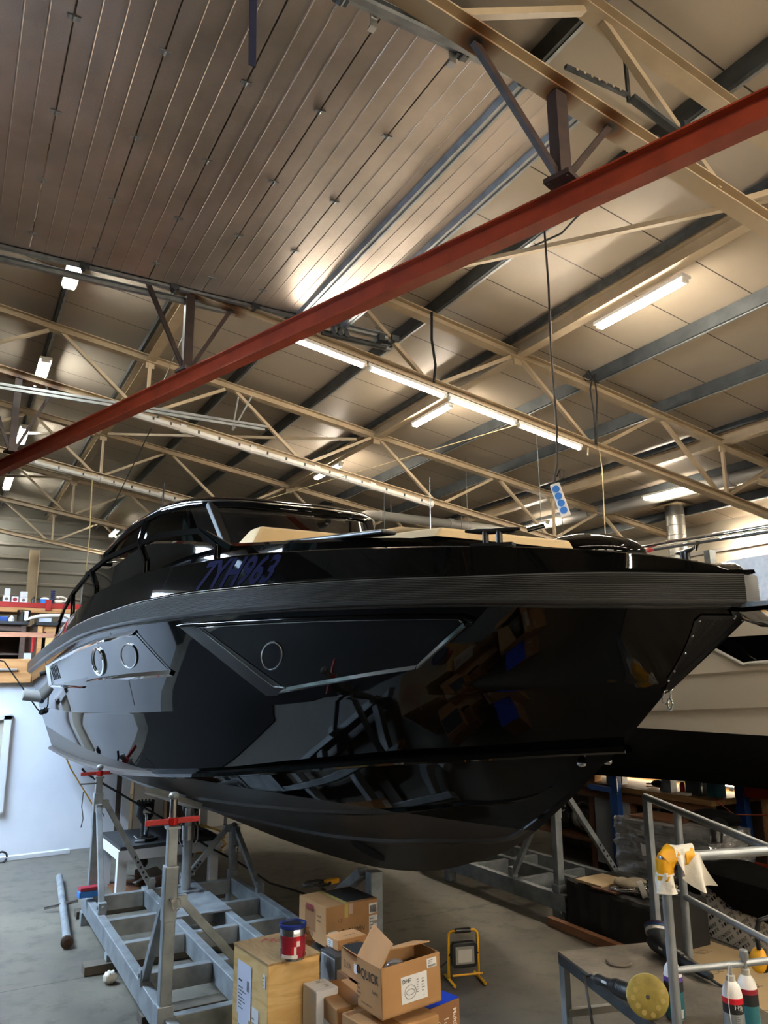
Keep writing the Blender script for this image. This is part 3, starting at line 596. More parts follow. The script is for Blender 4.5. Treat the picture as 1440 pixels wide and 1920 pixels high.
RT_Z=pchip([1.75,2.17,2.5,3.03,3.7,4.3,4.83,5.4,6.0,6.55,7.3,8.55],[2.018,2.045,2.06,2.092,2.118,2.131,2.126,2.1,2.066,2.015,1.948,1.862])
RB_Z=pchip([1.75,2.18,2.5,3.03,3.7,4.3,4.81,5.4,6.0,6.6,7.24,8.55],[1.90,1.918,1.941,1.968,1.990,2.0,2.0,1.99,1.955,1.90,1.842,1.755])
KN_Z=pchip([2.2,2.5,3.0,3.7,4.2,4.73,5.4,6.2,7.0,8.55],[1.60,1.602,1.582,1.54,1.512,1.478,1.449,1.43,1.422,1.42])
CH_Z=pchip([2.45,2.66,2.97,3.34,3.69,4.07,4.52,5.3,6.1,7.5,8.55],[1.385,1.366,1.332,1.297,1.255,1.208,1.152,1.085,1.045,1.04,1.05])
KE_Z=pchip([2.434,2.53,2.63,2.72,2.8,2.98,3.06,3.15,3.32,3.58,3.94,4.46,4.86,5.39,5.91,6.5,7.5,8.55],[1.385,1.322,1.247,1.177,1.118,.993,.938,.883,.801,.707,.599,.506,.463,.428,.402,.385,.37,.365])
def rail_top(y): return np.array([CX-RAIL_B(y),y,RT_Z(y)])
def rail_bot(y): return np.array([CX-RAIL_B(y),y,RB_Z(y)])
def knuck(y): return np.array([CX-KNUC_B(y),y,KN_Z(y)])
def chine(y): return np.array([CX-CHIN_B(y),y,CH_Z(y)])
def yy(y0,u): return y0+(YS-y0)*u**1.8
def top_surf(u,v):   # v 0 knuckle, 1 rail bottom
    a=knuck(yy(2.2,u));b=rail_bot(yy(1.76,u));return a+(b-a)*v
def low_surf(u,v):   # v 0 chine, 1 knuckle
    a=chine(yy(2.45,u));b=knuck(yy(2.2,u));return a+(b-a)*v
GUN_Z=pchip([1.8,1.85,1.95,2.15,2.5,2.9,3.5,4.07,4.53,4.9,5.5,5.87,6.5,7.1,7.75,8.5],[2.03,2.055,2.09,2.135,2.186,2.23,2.285,2.325,2.33,2.345,2.325,2.305,2.225,2.12,2.005,1.89])
def gun(y):
    ins=.07*min(1,max(0,(y-1.78)/.5))+.01
    return np.array([CX-max(RAIL_B(y)-ins,0.0),y,GUN_Z(y)])
def bul_surf(u,v):
    a=rail_top(yy(1.76,u));b=gun(yy(1.80,u));return a+(b-a)*v
def bot_surf(u,w):  # w 0 keel 1 chine
    y=yy(2.44,u);c=chine(y);k=np.array([CX,y,KE_Z(y)])
    p=k+(c-k)*w
    return p
# ================================================================== the black motor boat
boat = root('motor_boat', 'large glossy black motor boat standing on galvanised cradles', 'boat', (CX, 5.2, .365))
def mir(p): return Vector((2*CX-p[0], p[1], p[2]))
NU = 64
US = [i/NU for i in range(NU+1)]
def V3(p): return Vector((float(p[0]), float(p[1]), float(p[2])))
def both(mb, rows, m=0):
    mb.grid(rows, m); mb.grid([[mir(p) for p in r] for r in rows], m, flip=True)
def out(pts, d, dz=0):        # push a longitudinal line outwards in plan
    res = []
    for i, p in enumerate(pts):
        a, b = pts[max(i-1, 0)], pts[min(i+1, len(pts)-1)]; t = Vector((b.x-a.x, b.y-a.y, 0)); t.normalize()
        n = Vector((-t.y, t.x, 0)); n = n if n.x < 0 or i == 0 else -n
        res.append(p + n*d + Vector((0, 0, dz)))
    return res
topv = [0, .12, .25, .4, .55, .7, .85, 1]
def topP(u, v):
    p = V3(top_surf(u, v)); return p
hull = MB()
rows = [[V3(low_surf(u, v)) for u in US] for v in [0, .25, .5, .75, 1]]
both(hull, rows)
kn = rows[-1]
rows2 = [out(kn, .0)] + [out(kn, .006, .008)] + [[topP(u, v) for u in US] for v in topv[1:]]
both(hull, rows2)
# spray chine and bottom
ch = rows[0]
lip = [ch, out(ch, .028, -.012), out(ch, .030, -.032), out(ch, .010, -.042)]
yb = [yy(2.44, u) for u in US]
inn = []
for u in US:
    p = V3(bot_surf(u, .93)); p.z = V3(bot_surf(u, 1)).z - .045 if u > .25 else p.z - .0; inn.append(p)
both(hull, lip + [inn])
def strake(ws, us0, u):   # w of a strake along the hull
    return float(np.interp(u, us0, ws))
S1 = lambda u: strake([.27, .29, .48, .54, .62, .66, .66], [.1, .242, .322, .445, .56, .67, 1], u)
S2 = lambda u: strake([.05, .076, .25, .346, .44, .44], [.2, .312, .42, .56, .67, 1], u)
bot = MB()
def brow(fn, dz=0, dw=0): return [V3(bot_surf(u, max(0, min(.93, fn(u)+dw)))) + Vector((0, 0, dz)) for u in US]
def fade(u): return min(1, max(0, (u-.2)/.12))
secs = [inn]
for w in (.85, .75): secs.append(brow(lambda u, w=w: S1(u)+(.93-S1(u))*((w-.66)/.27)))
s1a = brow(S1, 0, .03); s1b = [p + Vector((-.010*fade(u), 0, -.012*fade(u))) for p, u in zip(brow(S1, 0, .02), US)]; s1c = brow(S1, 0, -.02)
secs += [s1a, s1b, s1c, brow(lambda u: (S1(u)+S2(u))/2)]
s2a = brow(S2, 0, .03); s2b = [p + Vector((-.010*fade(u), 0, -.012*fade(u))) for p, u in zip(brow(S2, 0, .02), US)]; s2c = brow(S2, 0, -.025)
secs += [s2a, s2b, s2c, brow(lambda u: S2(u)*.5), brow(lambda u: 0)]
both(hull, secs)
# transom
def ring_at_stern():
    L = [r[-1] for r in ([secs[k] for k in range(len(secs)-1, -1, -1)] + lip[::-1] + rows[1:] + rows2[1:])]
    return L
L = ring_at_stern(); gs = V3(gun(8.5)); L.append(Vector((gs.x, YS, gs.z)))
hull.add(L + [mir(p) for p in L[::-1]], [tuple(range(2*len(L)))])
# split at the painted waterline
ho = hull.build('hull', ['black_gloss', 'antifoul'], boat, smooth=None)
bm = bmesh.new(); bm.from_mesh(ho.data)
W = org(ho); n = Vector((0, -.055, 1)).normalized(); pc0 = Vector((0, 3.06, .945)) - W
bmesh.ops.bisect_plane(bm, geom=bm.verts[:]+bm.edges[:]+bm.faces[:], plane_co=pc0, plane_no=n, dist=1e-5)
for f in bm.faces:
    f.material_index = 1 if (f.calc_center_median()-pc0).dot(n) < 0 else 0; f.smooth = True
bm.to_mesh(ho.data); bm.free(); ho.data.set_sharp_from_angle(angle=math.radians(16))
# rub rail: ribbed dark band
rt = [V3(rail_top(yy(1.80, u))) for u in US]; rb_ = [V3(rail_bot(yy(1.80, u))) for u in US]
rt[0] = Vector((CX-.012, 1.795, rt[0].z)); rb_[0] = Vector((CX-.012, 1.795, rb_[0].z))
prof = [(0, 0), (.022, 0.0), (.034, .05)]
K = 26
for k in range(K): prof.append((.036 if k % 2 else .031, .08 + .72*k/(K-1)))
prof += [(.034, .84), (.028, .90), (.012, .96), (.020, 1.0), (.0, 1.04)]
rr = []
for d, v in prof: rr.append(out([a+(b-a)*v for a, b in zip(rt, rb_)], d))
rail = MB(); both(rail, rr)
rail.add([r[0] for r in rr] + [mir(r[0]) for r in rr[::-1]], [tuple(range(2*len(rr)))])
rail.add([r[-1] for r in rr], [tuple(range(len(rr)))]); rail.add([mir(r[-1]) for r in rr], [tuple(range(len(rr)))])
rail.build('rub_rail', 'rubber', boat, smooth=28)
# bulwark
bulw = MB()
g0 = [V3(bul_surf(u, 0)) for u in US]; g1 = [V3(bul_surf(u, 1)) for u in US]
brs = [out(g0, .012, .004), out(g0, .004, .018)] + [[V3(bul_surf(u, v)) for u in US] for v in (.12, .3, .5, .7, .88, .98)]
cap = [g1, out(g1, -.012, .006), out(g1, -.07, .006)]
def inb(pts, b, dz):   # inside edge, never past the centreline
    return [Vector((min(p.x+b, CX), p.y+ (b*.6 if p.y < 3 else 0), p.z+dz)) for p in pts]
ins1 = inb(g1, .085, 0); ins2 = inb(g1, .10, -.16)
both(bulw, brs + cap[:2] + [ins1, ins2])
bulw.build('bulwark', 'black_gloss', boat, smooth=24)
dk_ = MB()
dk_.grid([ins2, [Vector((CX, p.y, p.z+.03)) for p in ins2]]); dk_.grid([[mir(p) for p in ins2], [Vector((CX, p.y, p.z+.03)) for p in ins2]], flip=True)
dk_.build('deck', 'black_satin', boat)
# thin steel strip standing in for the bright reflection along the bulwark foot
ln = [out([V3(bul_surf(u, .03)) for u in US[:58]], .010), out([V3(bul_surf(u, .055)) for u in US[:58]], .014), out([V3(bul_surf(u, .08)) for u in US[:58]], .009)]
tl_ = MB(); both(tl_, ln); tl_.build('foot_highlight', 'steel', boat, smooth=40)
# ---- superstructure
CO_B = pchip([2.9, 3.1, 3.5, 3.94, 4.5, 5.2, 5.9, 7.0, 8.4], [.25, .62, .9, 1.05, 1.15, 1.26, 1.33, 1.38, 1.38])
CO_Z = pchip([2.9, 3.1, 3.94, 4.5, 5.2, 5.9, 6.8, 7.5, 8.4], [2.30, 2.325, 2.41, 2.48, 2.60, 2.68, 2.64, 2.72, 2.80])
ys = [2.9 + (8.4-2.9)*i/40 for i in range(41)]
co = MB()
lo = [Vector((CX-CO_B(y)-.05, y, GUN_Z(y)-.16)) for y in ys]; mid = [Vector((CX-CO_B(y), y, CO_Z(y)-.02)) for y in ys]; top = [Vector((CX-CO_B(y)+.03, y, CO_Z(y))) for y in ys]
ctr = [Vector((CX, y, CO_Z(y)+.0)) for y in ys]
both(co, [lo, mid, top, ctr]); co.add([lo[0], mid[0], top[0], ctr[0], mir(top[0]), mir(mid[0]), mir(lo[0])], [(0, 1, 2, 3, 4, 5, 6)])
co.add([lo[-1], mid[-1], top[-1], ctr[-1], mir(top[-1]), mir(mid[-1]), mir(lo[-1])], [(0, 1, 2, 3, 4, 5, 6)])
co.build('coachroof', 'black_gloss', boat, smooth=30)
RO_B = pchip([5.76, 5.85, 6.07, 6.3, 6.57, 6.83, 7.3, 7.83, 8.41], [0, .33, .68, .89, 1.03, 1.11, 1.18, 1.21, 1.22])
RO_ZB = pchip([5.76, 6.07, 6.3, 6.57, 6.83, 7.3, 7.83, 8.41], [3.03, 3.08, 3.09, 3.08, 3.05, 3.02, 2.97, 2.90])
BA_B = pchip([5.42, 5.6, 5.82, 6.07, 6.41, 6.8, 7.49, 8.4], [0, .38, .64, .87, 1.04, 1.16, 1.25, 1.28])
BA_Z = pchip([5.42, 5.82, 6.07, 6.41, 6.8, 7.49, 8.4], [2.70, 2.725, 2.71, 2.68, 2.66, 2.76, 2.84])
def outline(B, Z, y0, y1, n=36, dz=0, scale=1, dy=0):
    pts = []
    for i in range(n+1):
        y = y0 + (y1-y0)*(i/n)**2.0; pts.append(Vector((CX-B(y)*scale, y+dy, Z(y)+dz)))
    return pts
rb0 = outline(RO_B, RO_ZB, 5.76, 8.41); 
def shrink(pts, f, dz): 
    c = Vector((CX, 7.1, 0)); return [Vector((c.x+(p.x-c.x)*f, c.y+(p.y-c.y)*f, p.z+dz)) for p in pts]
ro = MB()
lay = [shrink(rb0, .86, .03), shrink(rb0, .985, .0), rb0, shrink(rb0, 1.005, .03), shrink(rb0, 1.0, .065), shrink(rb0, .97, .09), shrink(rb0, .85, .115), shrink(rb0, .55, .14), [Vector((CX, p.y*.0+7.1+(p.y-7.1)*.55, p.z+.15)) for p in rb0]]
both(ro, lay)
und = [Vector((CX, 7.1+(p.y-7.1)*.86, p.z+.03)) for p in rb0]; both(ro, [lay[0], und])
e = [l[-1] for l in lay]; ro.add(e + [mir(p) for p in e[::-1]] , [tuple(range(2*len(e)))])
ro.build('hardtop', 'black_gloss', boat, smooth=35)
# drip rail: bright bead round the hardtop edge
MB().tube(shrink(rb0, 1.004, .045)[::-1] + [mir(p) for p in shrink(rb0, 1.004, .045)[1:]], .010, 8).build('edge_bead', 'chrome', boat, smooth=60)
gb = outline(BA_B, BA_Z, 5.42, 5.82, 14); gt = outline(RO_B, RO_ZB, 5.76, 6.12, 14, scale=.985, dy=.01)
ws = MB(); rws = [[a+(b-a)*t for a, b in zip(gb, gt)] for t in (0, .25, .5, .75, 1)]
both(ws, rws); ws.build('windshield', 'tinted_glass', boat, smooth=60)
def sideglass(yb0, yb1, yt0, yt1, sgn):
    n = 14; B_ = [Vector((CX-BA_B(yb0+(yb1-yb0)*i/n), yb0+(yb1-yb0)*i/n, BA_Z(yb0+(yb1-yb0)*i/n)+.005)) for i in range(n+1)]
    T_ = [Vector((CX-RO_B(yt0+(yt1-yt0)*i/n)*.985, yt0+(yt1-yt0)*i/n, RO_ZB(yt0+(yt1-yt0)*i/n)+.005)) for i in range(n+1)]
    r = [[a+(b-a)*t for a, b in zip(B_, T_)] for t in (0, .5, 1)]
    if sgn > 0: r = [[mir(p) for p in q] for q in r]
    mb = MB().grid(r); return mb
for s in (-1, 1):
    f_ = (lambda p: p) if s < 0 else mir
    sideglass(5.90, 6.86, 6.17, 6.83, s).build('side_window', 'tinted_glass', boat, smooth=60)
    sideglass(6.98, 7.75, 6.93, 7.6, s).build('side_window', 'tinted_glass', boat, smooth=60)
    MB().bar(f_(Vector((CX-BA_B(5.86), 5.86, BA_Z(5.86)))), f_(Vector((CX-RO_B(6.14)*.985, 6.14, RO_ZB(6.14)+.02))), .075, .05).build('pillar', 'black_satin', boat, bevel=.008)
    MB().bar(f_(Vector((CX-BA_B(6.92), 6.92, BA_Z(6.92)))), f_(Vector((CX-RO_B(6.88)*.985, 6.88, RO_ZB(6.88)+.02))), .06, .05).build('pillar', 'black_gloss', boat, bevel=.008)
    MB().bar(f_(Vector((CX-BA_B(7.8), 7.8, BA_Z(7.8)))), f_(Vector((CX-RO_B(8.3), 8.3, RO_ZB(8.3)+.02))), .10, .05).build('pillar', 'black_gloss', boat, bevel=.008)
    pts = [f_(p + Vector((-.012, -.008, .006))) for p in outline(BA_B, BA_Z, 5.84, 8.3, 20)]
    MB().tube(pts, .009, 6).build('window_trim', 'chrome', boat, smooth=60)
# cabin inside, seen dimly through the glass
cab = MB().bb(CX-.55, CX-.1, 6.6, 6.9, 2.3, 2.86).bb(CX+.1, CX+.55, 6.6, 6.9, 2.3, 2.86); cab.bb(CX-.9, CX+.9, 6.0, 6.25, 2.5, 2.74)
cab.build('helm_seats', 'black_satin', boat, bevel=.04)
MB().cyl((3.1, 4.8, 2.5), (3.1, 4.8, 3.18), .007, 8, r2=.002).build('whip_antenna', 'steel', boat)
MB().cyl((1.72, 7.6, 3.1), (1.725, 7.6, 3.62), .008, 8).build('antenna', 'black_satin', boat)
# foredeck: backrest, sun pad, hatch
bk = MB()
bk.add([(1.74, 5.0, 2.56), (3.32, 5.0, 2.56), (3.32, 5.4, 2.60), (1.74, 5.4, 2.60), (1.86, 5.13, 2.745), (3.2, 5.13, 2.745), (3.2, 5.33, 2.755), (1.86, 5.33, 2.755)],
       [(0, 3, 2, 1), (4, 5, 6, 7), (0, 1, 5, 4), (1, 2, 6, 5), (2, 3, 7, 6), (3, 0, 4, 7)])
bk.build('backrest_cushion', 'beige_vinyl', boat, bevel=.025)
def pad_z(y): return CO_Z(y)+.012
pad = MB()
pr = [[Vector((x, y, pad_z(y)+(.0 if j in (0, 3) else .045))) for y in [3.02+.2*i for i in range(10)]] for j, x in enumerate((1.98, 2.01, 2.83, 2.86))]
pad.grid(pr); e0 = [r[0] for r in pr]; e1 = [r[-1] for r in pr]; pad.add(e0, [(0, 1, 2, 3)]); pad.add(e1, [(0, 1, 2, 3)]); pad.build('sun_pad', 'beige_vinyl', boat, bevel=.012)
htc = MB()
htc.bar((1.60, 4.10, 2.425), (1.78, 3.12, 2.345), .09, .022, (0, 0, 1)); htc.build('deck_hatch', 'black_satin', boat, bevel=.008)
MB().ell((3.24, 3.3, 2.35), (.36, .30, .135), 24, 12).build('foredeck_locker', 'black_gloss', boat, smooth=60)
# cleats on both gunwales
for s in (-1, 1):
    f_ = (lambda p: Vector(p)) if s < 0 else (lambda p: mir(Vector(p)))
    a, b = Vector((1.86, 2.66, 2.205)), Vector((2.02, 2.40, 2.19)); d = (b-a).normalized()
    cl = MB()
    for t in (.40, .60): cl.cyl(f_(a+d*.305*t+Vector((0, 0, .0))), f_(a+d*.305*t+Vector((0, 0, .065))), .014, 10)
    cl.tube([f_(a+d*.305*t+Vector((0, 0, .062+.008*abs(t-.5)*2))) for t in (.1, .3, .5, .7, .9)], [.006, .013, .013, .013, .006], 8)
    cl.bar(f_(a+d*.06+Vector((0, 0, .004))), f_(a+d*.245+Vector((0, 0, .004))), .05, .012)
    cl.build('deck_cleat', 'black_satin', boat, smooth=50)
    MB().tube([f_(b+Vector((.0, -.0, .06))), f_(b+Vector((.05, -.05, .075)))], .011, 8).build('fairlead', 'chrome', boat, smooth=50)
# hand rails along both side decks
def gz(y, dz=0, b=.05): 
    p = V3(gun(y)); return Vector((p.x+b, y, p.z+dz))
for s in (-1, 1):
    f_ = (lambda p: p) if s < 0 else mir
    line = [gz(4.12, .06), gz(4.42, .20), gz(4.9, .23), gz(5.3, .235), gz(5.9, .255), gz(6.45, .27), gz(7.0, .26), gz(7.4, .24), gz(7.75, .16), gz(7.95, .03)]
    hr = MB(); 
    for a, b in zip(line[:-1], line[1:]): hr.bar(f_(a), f_(b), .022, .035)
    hr.build('hand_rail', 'black_gloss', boat)
    for (a, b, cc) in ((4.25, 4.43, .20), (5.12, 5.25, .235), (6.15, 6.35, .265), (6.95, 7.0, .26)):
        p, q, k = gz(a, -.01), gz(a, .09), gz(b, cc)
        st_ = MB().bar(f_(p), f_(q), .03, .035, (1, 0, 0)).bar(f_(q), f_(k), .03, .035, (1, 0, 0)); st_.build('stanchion', 'black_gloss', boat)
        MB().bar(f_(p+Vector((-.004, -.019, 0))), f_(q+Vector((-.004, -.019, 0))), .008, .004, (0, 1, 0)).bar(f_(q+Vector((-.004, -.019, 0))), f_(k+Vector((-.004, -.019, 0))), .008, .004, (0, 1, 0)).build('stanchion_edge', 'chrome', boat)
# ---- hull windows and trims
def tn(u, v, d=0.0, s=-1):     # point on the upper topside, lifted d along the outward normal
    p = topP(u, v); a = topP(min(u+.004, 1), v)-topP(max(u-.004, 0), v); b = topP(u, v+.01)-topP(u, v-.01)
    n = a.cross(b).normalized(); n = n if n.x < 0 else -n
    p = p + n*d
    return p if s < 0 else mir(p)
def patch(poly, d, s, nsub=10):   # fan-free fill of a convex (u, v) polygon following the hull
    mb = MB(); us = [p[0] for p in poly]; u0, u1 = min(us), max(us)
    def span(u):
        vs_ = []
        for i in range(len(poly)):
            (a, b), (c, e) = poly[i], poly[(i+1) % len(poly)]
            if (a-u)*(c-u) <= 0 and a != c: vs_.append(b+(e-b)*(u-a)/(c-a))
        return min(vs_), max(vs_)
    cuts = sorted(set([u0+(u1-u0)*i/30 for i in range(31)] + us)); r0, r1 = [[] for _ in range(6)], None
    for u in cuts:
        lo_, hi_ = span(min(max(u, u0+1e-6), u1-1e-6))
        for k in range(6): r0[k].append(tn(u, lo_+(hi_-lo_)*k/5, d, s))
    return mb.grid(r0)
def uvline(pts, d, s, n=8):
    o_ = []
    for (a, b), (c, e) in zip(pts[:-1], pts[1:]):
        for i in range(n): o_.append(tn(a+(c-a)*i/n, b+(e-b)*i/n, d, s))
    o_.append(tn(pts[-1][0], pts[-1][1], d, s)); return o_
GL = [(.565, .895), (.306, .876), (.302, .83), (.333, .375), (.459, .201), (.474, .213)]
for s in (-1, 1):
    if 'window_gloss' not in M: mat('window_gloss', (.004, .0045, .004), .02, spec=.6); mat('window_band', (.030, .030, .031), .3)
    hw = patch(GL, .004, s).build('hull_window', 'window_gloss', boat, smooth=60)
    band = patch([(.5900, .94), (.560, .895), (.462, .19), (.470, .115), (.482, .115)], .007, s); band.build('window_surround', 'window_band', hw, smooth=60)
    band = MB().tube(uvline([(.59, .935), (.556, .925), (.302, .893), (.293, .86), (.297, .80)], .004, s), .012, 6); band.build('window_surround', 'black_gloss', hw, smooth=60)
    def strip(a_, b_, d0, d1, mt, nm):
        A_, B_, C_ = uvline(a_, d0, s), uvline(b_, d0, s), uvline([((p[0]+q[0])/2, (p[1]+q[1])/2) for p, q in zip(a_, b_)], d1, s)
        MB().grid([A_, C_, B_]).build(nm, mt, hw, smooth=35)
    strip([(.301, .83), (.333, .378)], [(.296, .80), (.3315, .325)], .004, .016, 'chrome', 'chrome_trim')
    strip([(.333, .378), (.462, .196)], [(.3345, .320), (.470, .130)], .004, .016, 'chrome', 'chrome_trim')
    MB().tube(uvline([(.562, .885), (.474, .216), (.462, .198)], .008, s), .004, 6).build('chrome_trim', 'chrome', hw, smooth=60)
    MB().tube(uvline([(.565, .895), (.306, .876), (.302, .84)], .006, s), .004, 6).build('chrome_trim', 'steel', hw, smooth=60)
    def portring(u, v, ru, rv, nm, rad=.005):
        pts = [tn(u+ru*math.cos(a), v+rv*math.sin(a), .008, s) for a in [i*2*math.pi/28 for i in range(28)]]
        o_ = MB().add([tn(u, v, .009, s)]+pts, [(0, i+1, (i+1) % 28+1) for i in range(28)]).build(nm, 'window_gloss', boat)
        MB().tube(pts, rad, 6, closed=True).build('ring', 'chrome' if rad > .006 else 'steel', o_, smooth=60)
    portring(.478, .549, .0112, .145, 'porthole', .005)
    portring(.731, .665, .012, .16, 'porthole', .012); portring(.669, .675, .014, .135, 'porthole', .005)
    aw = patch([(.885, .89), (.655, .91), (.608, .475), (.64, .47), (.76, .47), (.76, .5), (.87, .5)], .003, s).build('hull_window', 'window_gloss', boat, smooth=60)
    def strip2(a_, b_, nm='chrome_trim', d1=.022):
        A_, B_, C_ = uvline(a_, .003, s), uvline(b_, .003, s), uvline([((p[0]+q[0])/2, (p[1]+q[1])/2) for p, q in zip(a_, b_)], d1, s)
        MB().grid([A_, C_, B_]).build(nm, 'chrome', aw, smooth=35)
    strip2([(.89, .925), (.744, .935), (.652, .945)], [(.888, .86), (.744, .875), (.657, .885)])
    strip2([(.604, .475), (.677, .475), (.766, .46)], [(.602, .405), (.677, .405), (.764, .44)])
    strip2([(.8895, .92), (.897, .5)], [(.880, .90), (.889, .52)])
    strip2([(.897, .53), (.780, .385)], [(.893, .47), (.780, .355)])
    MB().tube(uvline([(.652, .92), (.604, .46)], .004, s), .002, 5).build('edge_line', 'steel', aw)
    vn = MB()
    for k in range(5): vn.tube(uvline([(.874-.006*k, .83), (.871-.006*k, .59)], .004, s, 4), .004, 5)
    vn.build('vent_slots', 'black_matte', boat)
    MB().tube([tn(.905, .80, .0, s), tn(.905, .80, .05, s)], .020, 10).build('through_hull', 'black_satin', boat)
    MB().tube(uvline([(.70, .97), (.68, .60), (.672, .1)], .0015, s), .0012, 4).build('panel_seam', 'black_matte', boat)
# stem guard plate with screws
sp = MB(); PLU = lambda v: float(np.interp(v, [-.02, .05, .18, .86, .92], [.022, .031, .060, .1055, .1040]))
for s in (-1, 1):
    rws = []
    for v in [-.02, .05, .12, .18, .3, .45, .6, .75, .86, .905, .92]:
        rws.append([tn(max(PLU(v)*t, .0005), v, .006, s) for t in (0.0, .06, .2, .4, .6, .8, 1)])
    sp.grid(rws)
sp = sp.build('stem_guard', mat('ribbed_black', (.016, .016, .017), .36) and 'ribbed_black', boat, smooth=60)
rbm = MB()
for k in range(26):
    for s in (-1, 1):
        t = .05+.9*k/25
        rbm.tube([tn(max(PLU(v)*t, .0008), v, .0065, s) for v in (.0, .15, .3, .45, .6, .75, .88)], .0012, 4)
rbm.build('guard_ribs', 'black_satin', sp)
for s in (-1, 1):
    for (u, v) in ((.101, .87), (.06, .90), (.012, .865), (.092, .70), (.078, .50), (.064, .28), (.055, .16), (.028, .04)):
        MB().ell(tn(u, v, .008, s), (.006, .006, .006), 8, 6).build('screw', 'chrome', sp, smooth=60)
# towing eye on the stem
ey = MB(); c = Vector((CX, 2.215, 1.58))
ey.tube([c + Vector((.022*math.cos(a), -.012-.008*math.sin(a), .030*math.sin(a))) for a in [i*2*math.pi/20 for i in range(20)]], .004, 8, closed=True)
ey.tube([c + Vector((.0, -.025+.012*math.cos(a), -.030+.022*math.sin(a))) for a in [i*2*math.pi/20 for i in range(20)]], .004, 8, closed=True)
ey.build('towing_eye', 'chrome', boat, smooth=60)
# chrome nozzles under the forward chine
for s in (-1, 1):
    p = V3(bot_surf(.1516, .433)); p = p if s < 0 else mir(p)
    MB().ell(p + Vector((s*.012, -.012, 0)), (.016, .028, .016), 14, 8).build('nozzle', 'chrome', boat, smooth=60)
# bow thruster tunnel mouth
for s in (-1, 1):
    tu = []
    for i in range(24):
        a = i*2*math.pi/24; p = V3(bot_surf(.526+.013*math.cos(a), .21+.105*math.sin(a))); p += Vector((-.004, 0, -.004)); tu.append(p if s < 0 else mir(p))
    MB().add(tu, [tuple(range(24))]).build('thruster_tunnel', 'black_matte', boat)
# bow roller and anchor
an = root('anchor', 'polished steel anchor on the bow roller of the black boat', 'anchor', (CX, 1.72, 1.82))
fl = MB(); AZ = -.015
FLK = [(1.935, .004, 1.945, 0), (1.90, .030, 1.925, .012), (1.84, .06, 1.89, .03), (1.76, .085, 1.86, .05), (1.66, .095, 1.85, .06), (1.58, .075, 1.865, .06)]
def flk(ts, w, zc_, up, d=0): return [Vector((CX+q*w, ts-d*.3, zc_+AZ+up*abs(q)**1.5-d)) for q in (-1, -.6, -.3, 0, .3, .6, 1)]
fl.grid([flk(*f) for f in FLK]); fl.grid([flk(*f, .016) for f in FLK], flip=True)
fl.build('fluke', 'chrome', an, smooth=50)
MB().bar((CX, 1.62, 1.85), (CX, 1.55, 1.90), .02, .04).bar((CX, 1.55, 1.90), (CX, 1.76, 1.905), .016, .025).build('shank', 'chrome', an, bevel=.005)
rl = MB()
for s in (-1, 1): rl.bar((CX+s*.035, 1.80, 1.90), (CX+s*.035, 1.62, 1.895), .006, .04)
rl.bb(CX-.035, CX+.035, 1.63, 1.80, 1.875, 1.881); rl.cyl((CX-.04, 1.63, 1.90), (CX+.04, 1.63, 1.90), .015, 12)
rl.build('bow_roller', 'chrome', boat, bevel=.002)
MB().bb(CX-.046, CX-.038, 1.62, 1.69, 1.88, 1.92).build('roller_cheek', 'white_plastic', boat)
# registration mark wrapped on the bulwark
vs_, fs_ = glyphs('7YH963', 1.0, .0, .03, 'LEFT', 1.02)
mx_ = max(v.x for v in vs_); mn_ = min(v.x for v in vs_); h_ = max(v.y for v in vs_)
def bul_n(u, v, d):
    p = V3(bul_surf(u, v)); a = V3(bul_surf(u+.004, v))-V3(bul_surf(u-.004, v)); b = V3(bul_surf(u, v+.02))-V3(bul_surf(u, v-.02)); n = a.cross(b).normalized(); n = n if n.x < 0 else -n
    return p+n*d
# finely cut so the letters follow the curved bulwark
bm = bmesh.new(); bvs = [bm.verts.new(v) for v in vs_]
for f in fs_:
    try: bm.faces.new([bvs[i] for i in f])
    except ValueError: pass
for k in range(1, 40): bmesh.ops.bisect_plane(bm, geom=bm.verts[:]+bm.edges[:]+bm.faces[:], plane_co=(mn_+(mx_-mn_)*k/40, 0, 0), plane_no=(1, 0, 0))
for k in range(1, 8): bmesh.ops.bisect_plane(bm, geom=bm.verts[:]+bm.edges[:]+bm.faces[:], plane_co=(0, h_*k/8, 0), plane_no=(0, 1, 0))
bm.verts.index_update(); lt = MB(); lv = []
for v in bm.verts:
    t = (v.co.x-mn_)/(mx_-mn_); w = v.co.y/h_
    u = (.5722+(.4878-.5722)*t)*(1-w) + (.5665+(.4807-.5665)*t)*w
    lv.append(bul_n(u, .13+.84*w, .0025))
lt.add(lv, [[v.index for v in f.verts] for f in bm.faces]); bm.free()
lo_ = lt.build('registration_lettering', 'blue_letter', boat, fix=False); lo_['label'] = 'dark blue registration lettering'
# stern: swim fender tube and line
fd = root('fender_tube', 'short grey tube with black end cap hung on a line at the stern', 'tube', (.8, 8.3, 1.45))
MB().cyl((.66, 8.28, 1.55), (.84, 8.28, 1.525), .055, 16).build('tube', 'pvc_grey', fd, smooth=40)
MB().lathe((.84, 8.28, 1.525), [(.062, -.02), (.066, .02), (.058, .06), (.02, .075)], 16, (.99, 0, -.14)).build('end_cap', 'navy', fd, smooth=40)
tag(MB().tube([(.40, 8.3, 1.88), (.47, 8.3, 1.86), (.66, 8.3, 1.60), (.80, 8.32, 1.41), (.84, 8.34, 1.38)], .007, 6).ell((.845, 8.34, 1.38), (.03, .03, .028), 10, 8).build('mooring_line', 'rope_black', smooth=60), 'black line with a ball end at the boat stern', 'line')
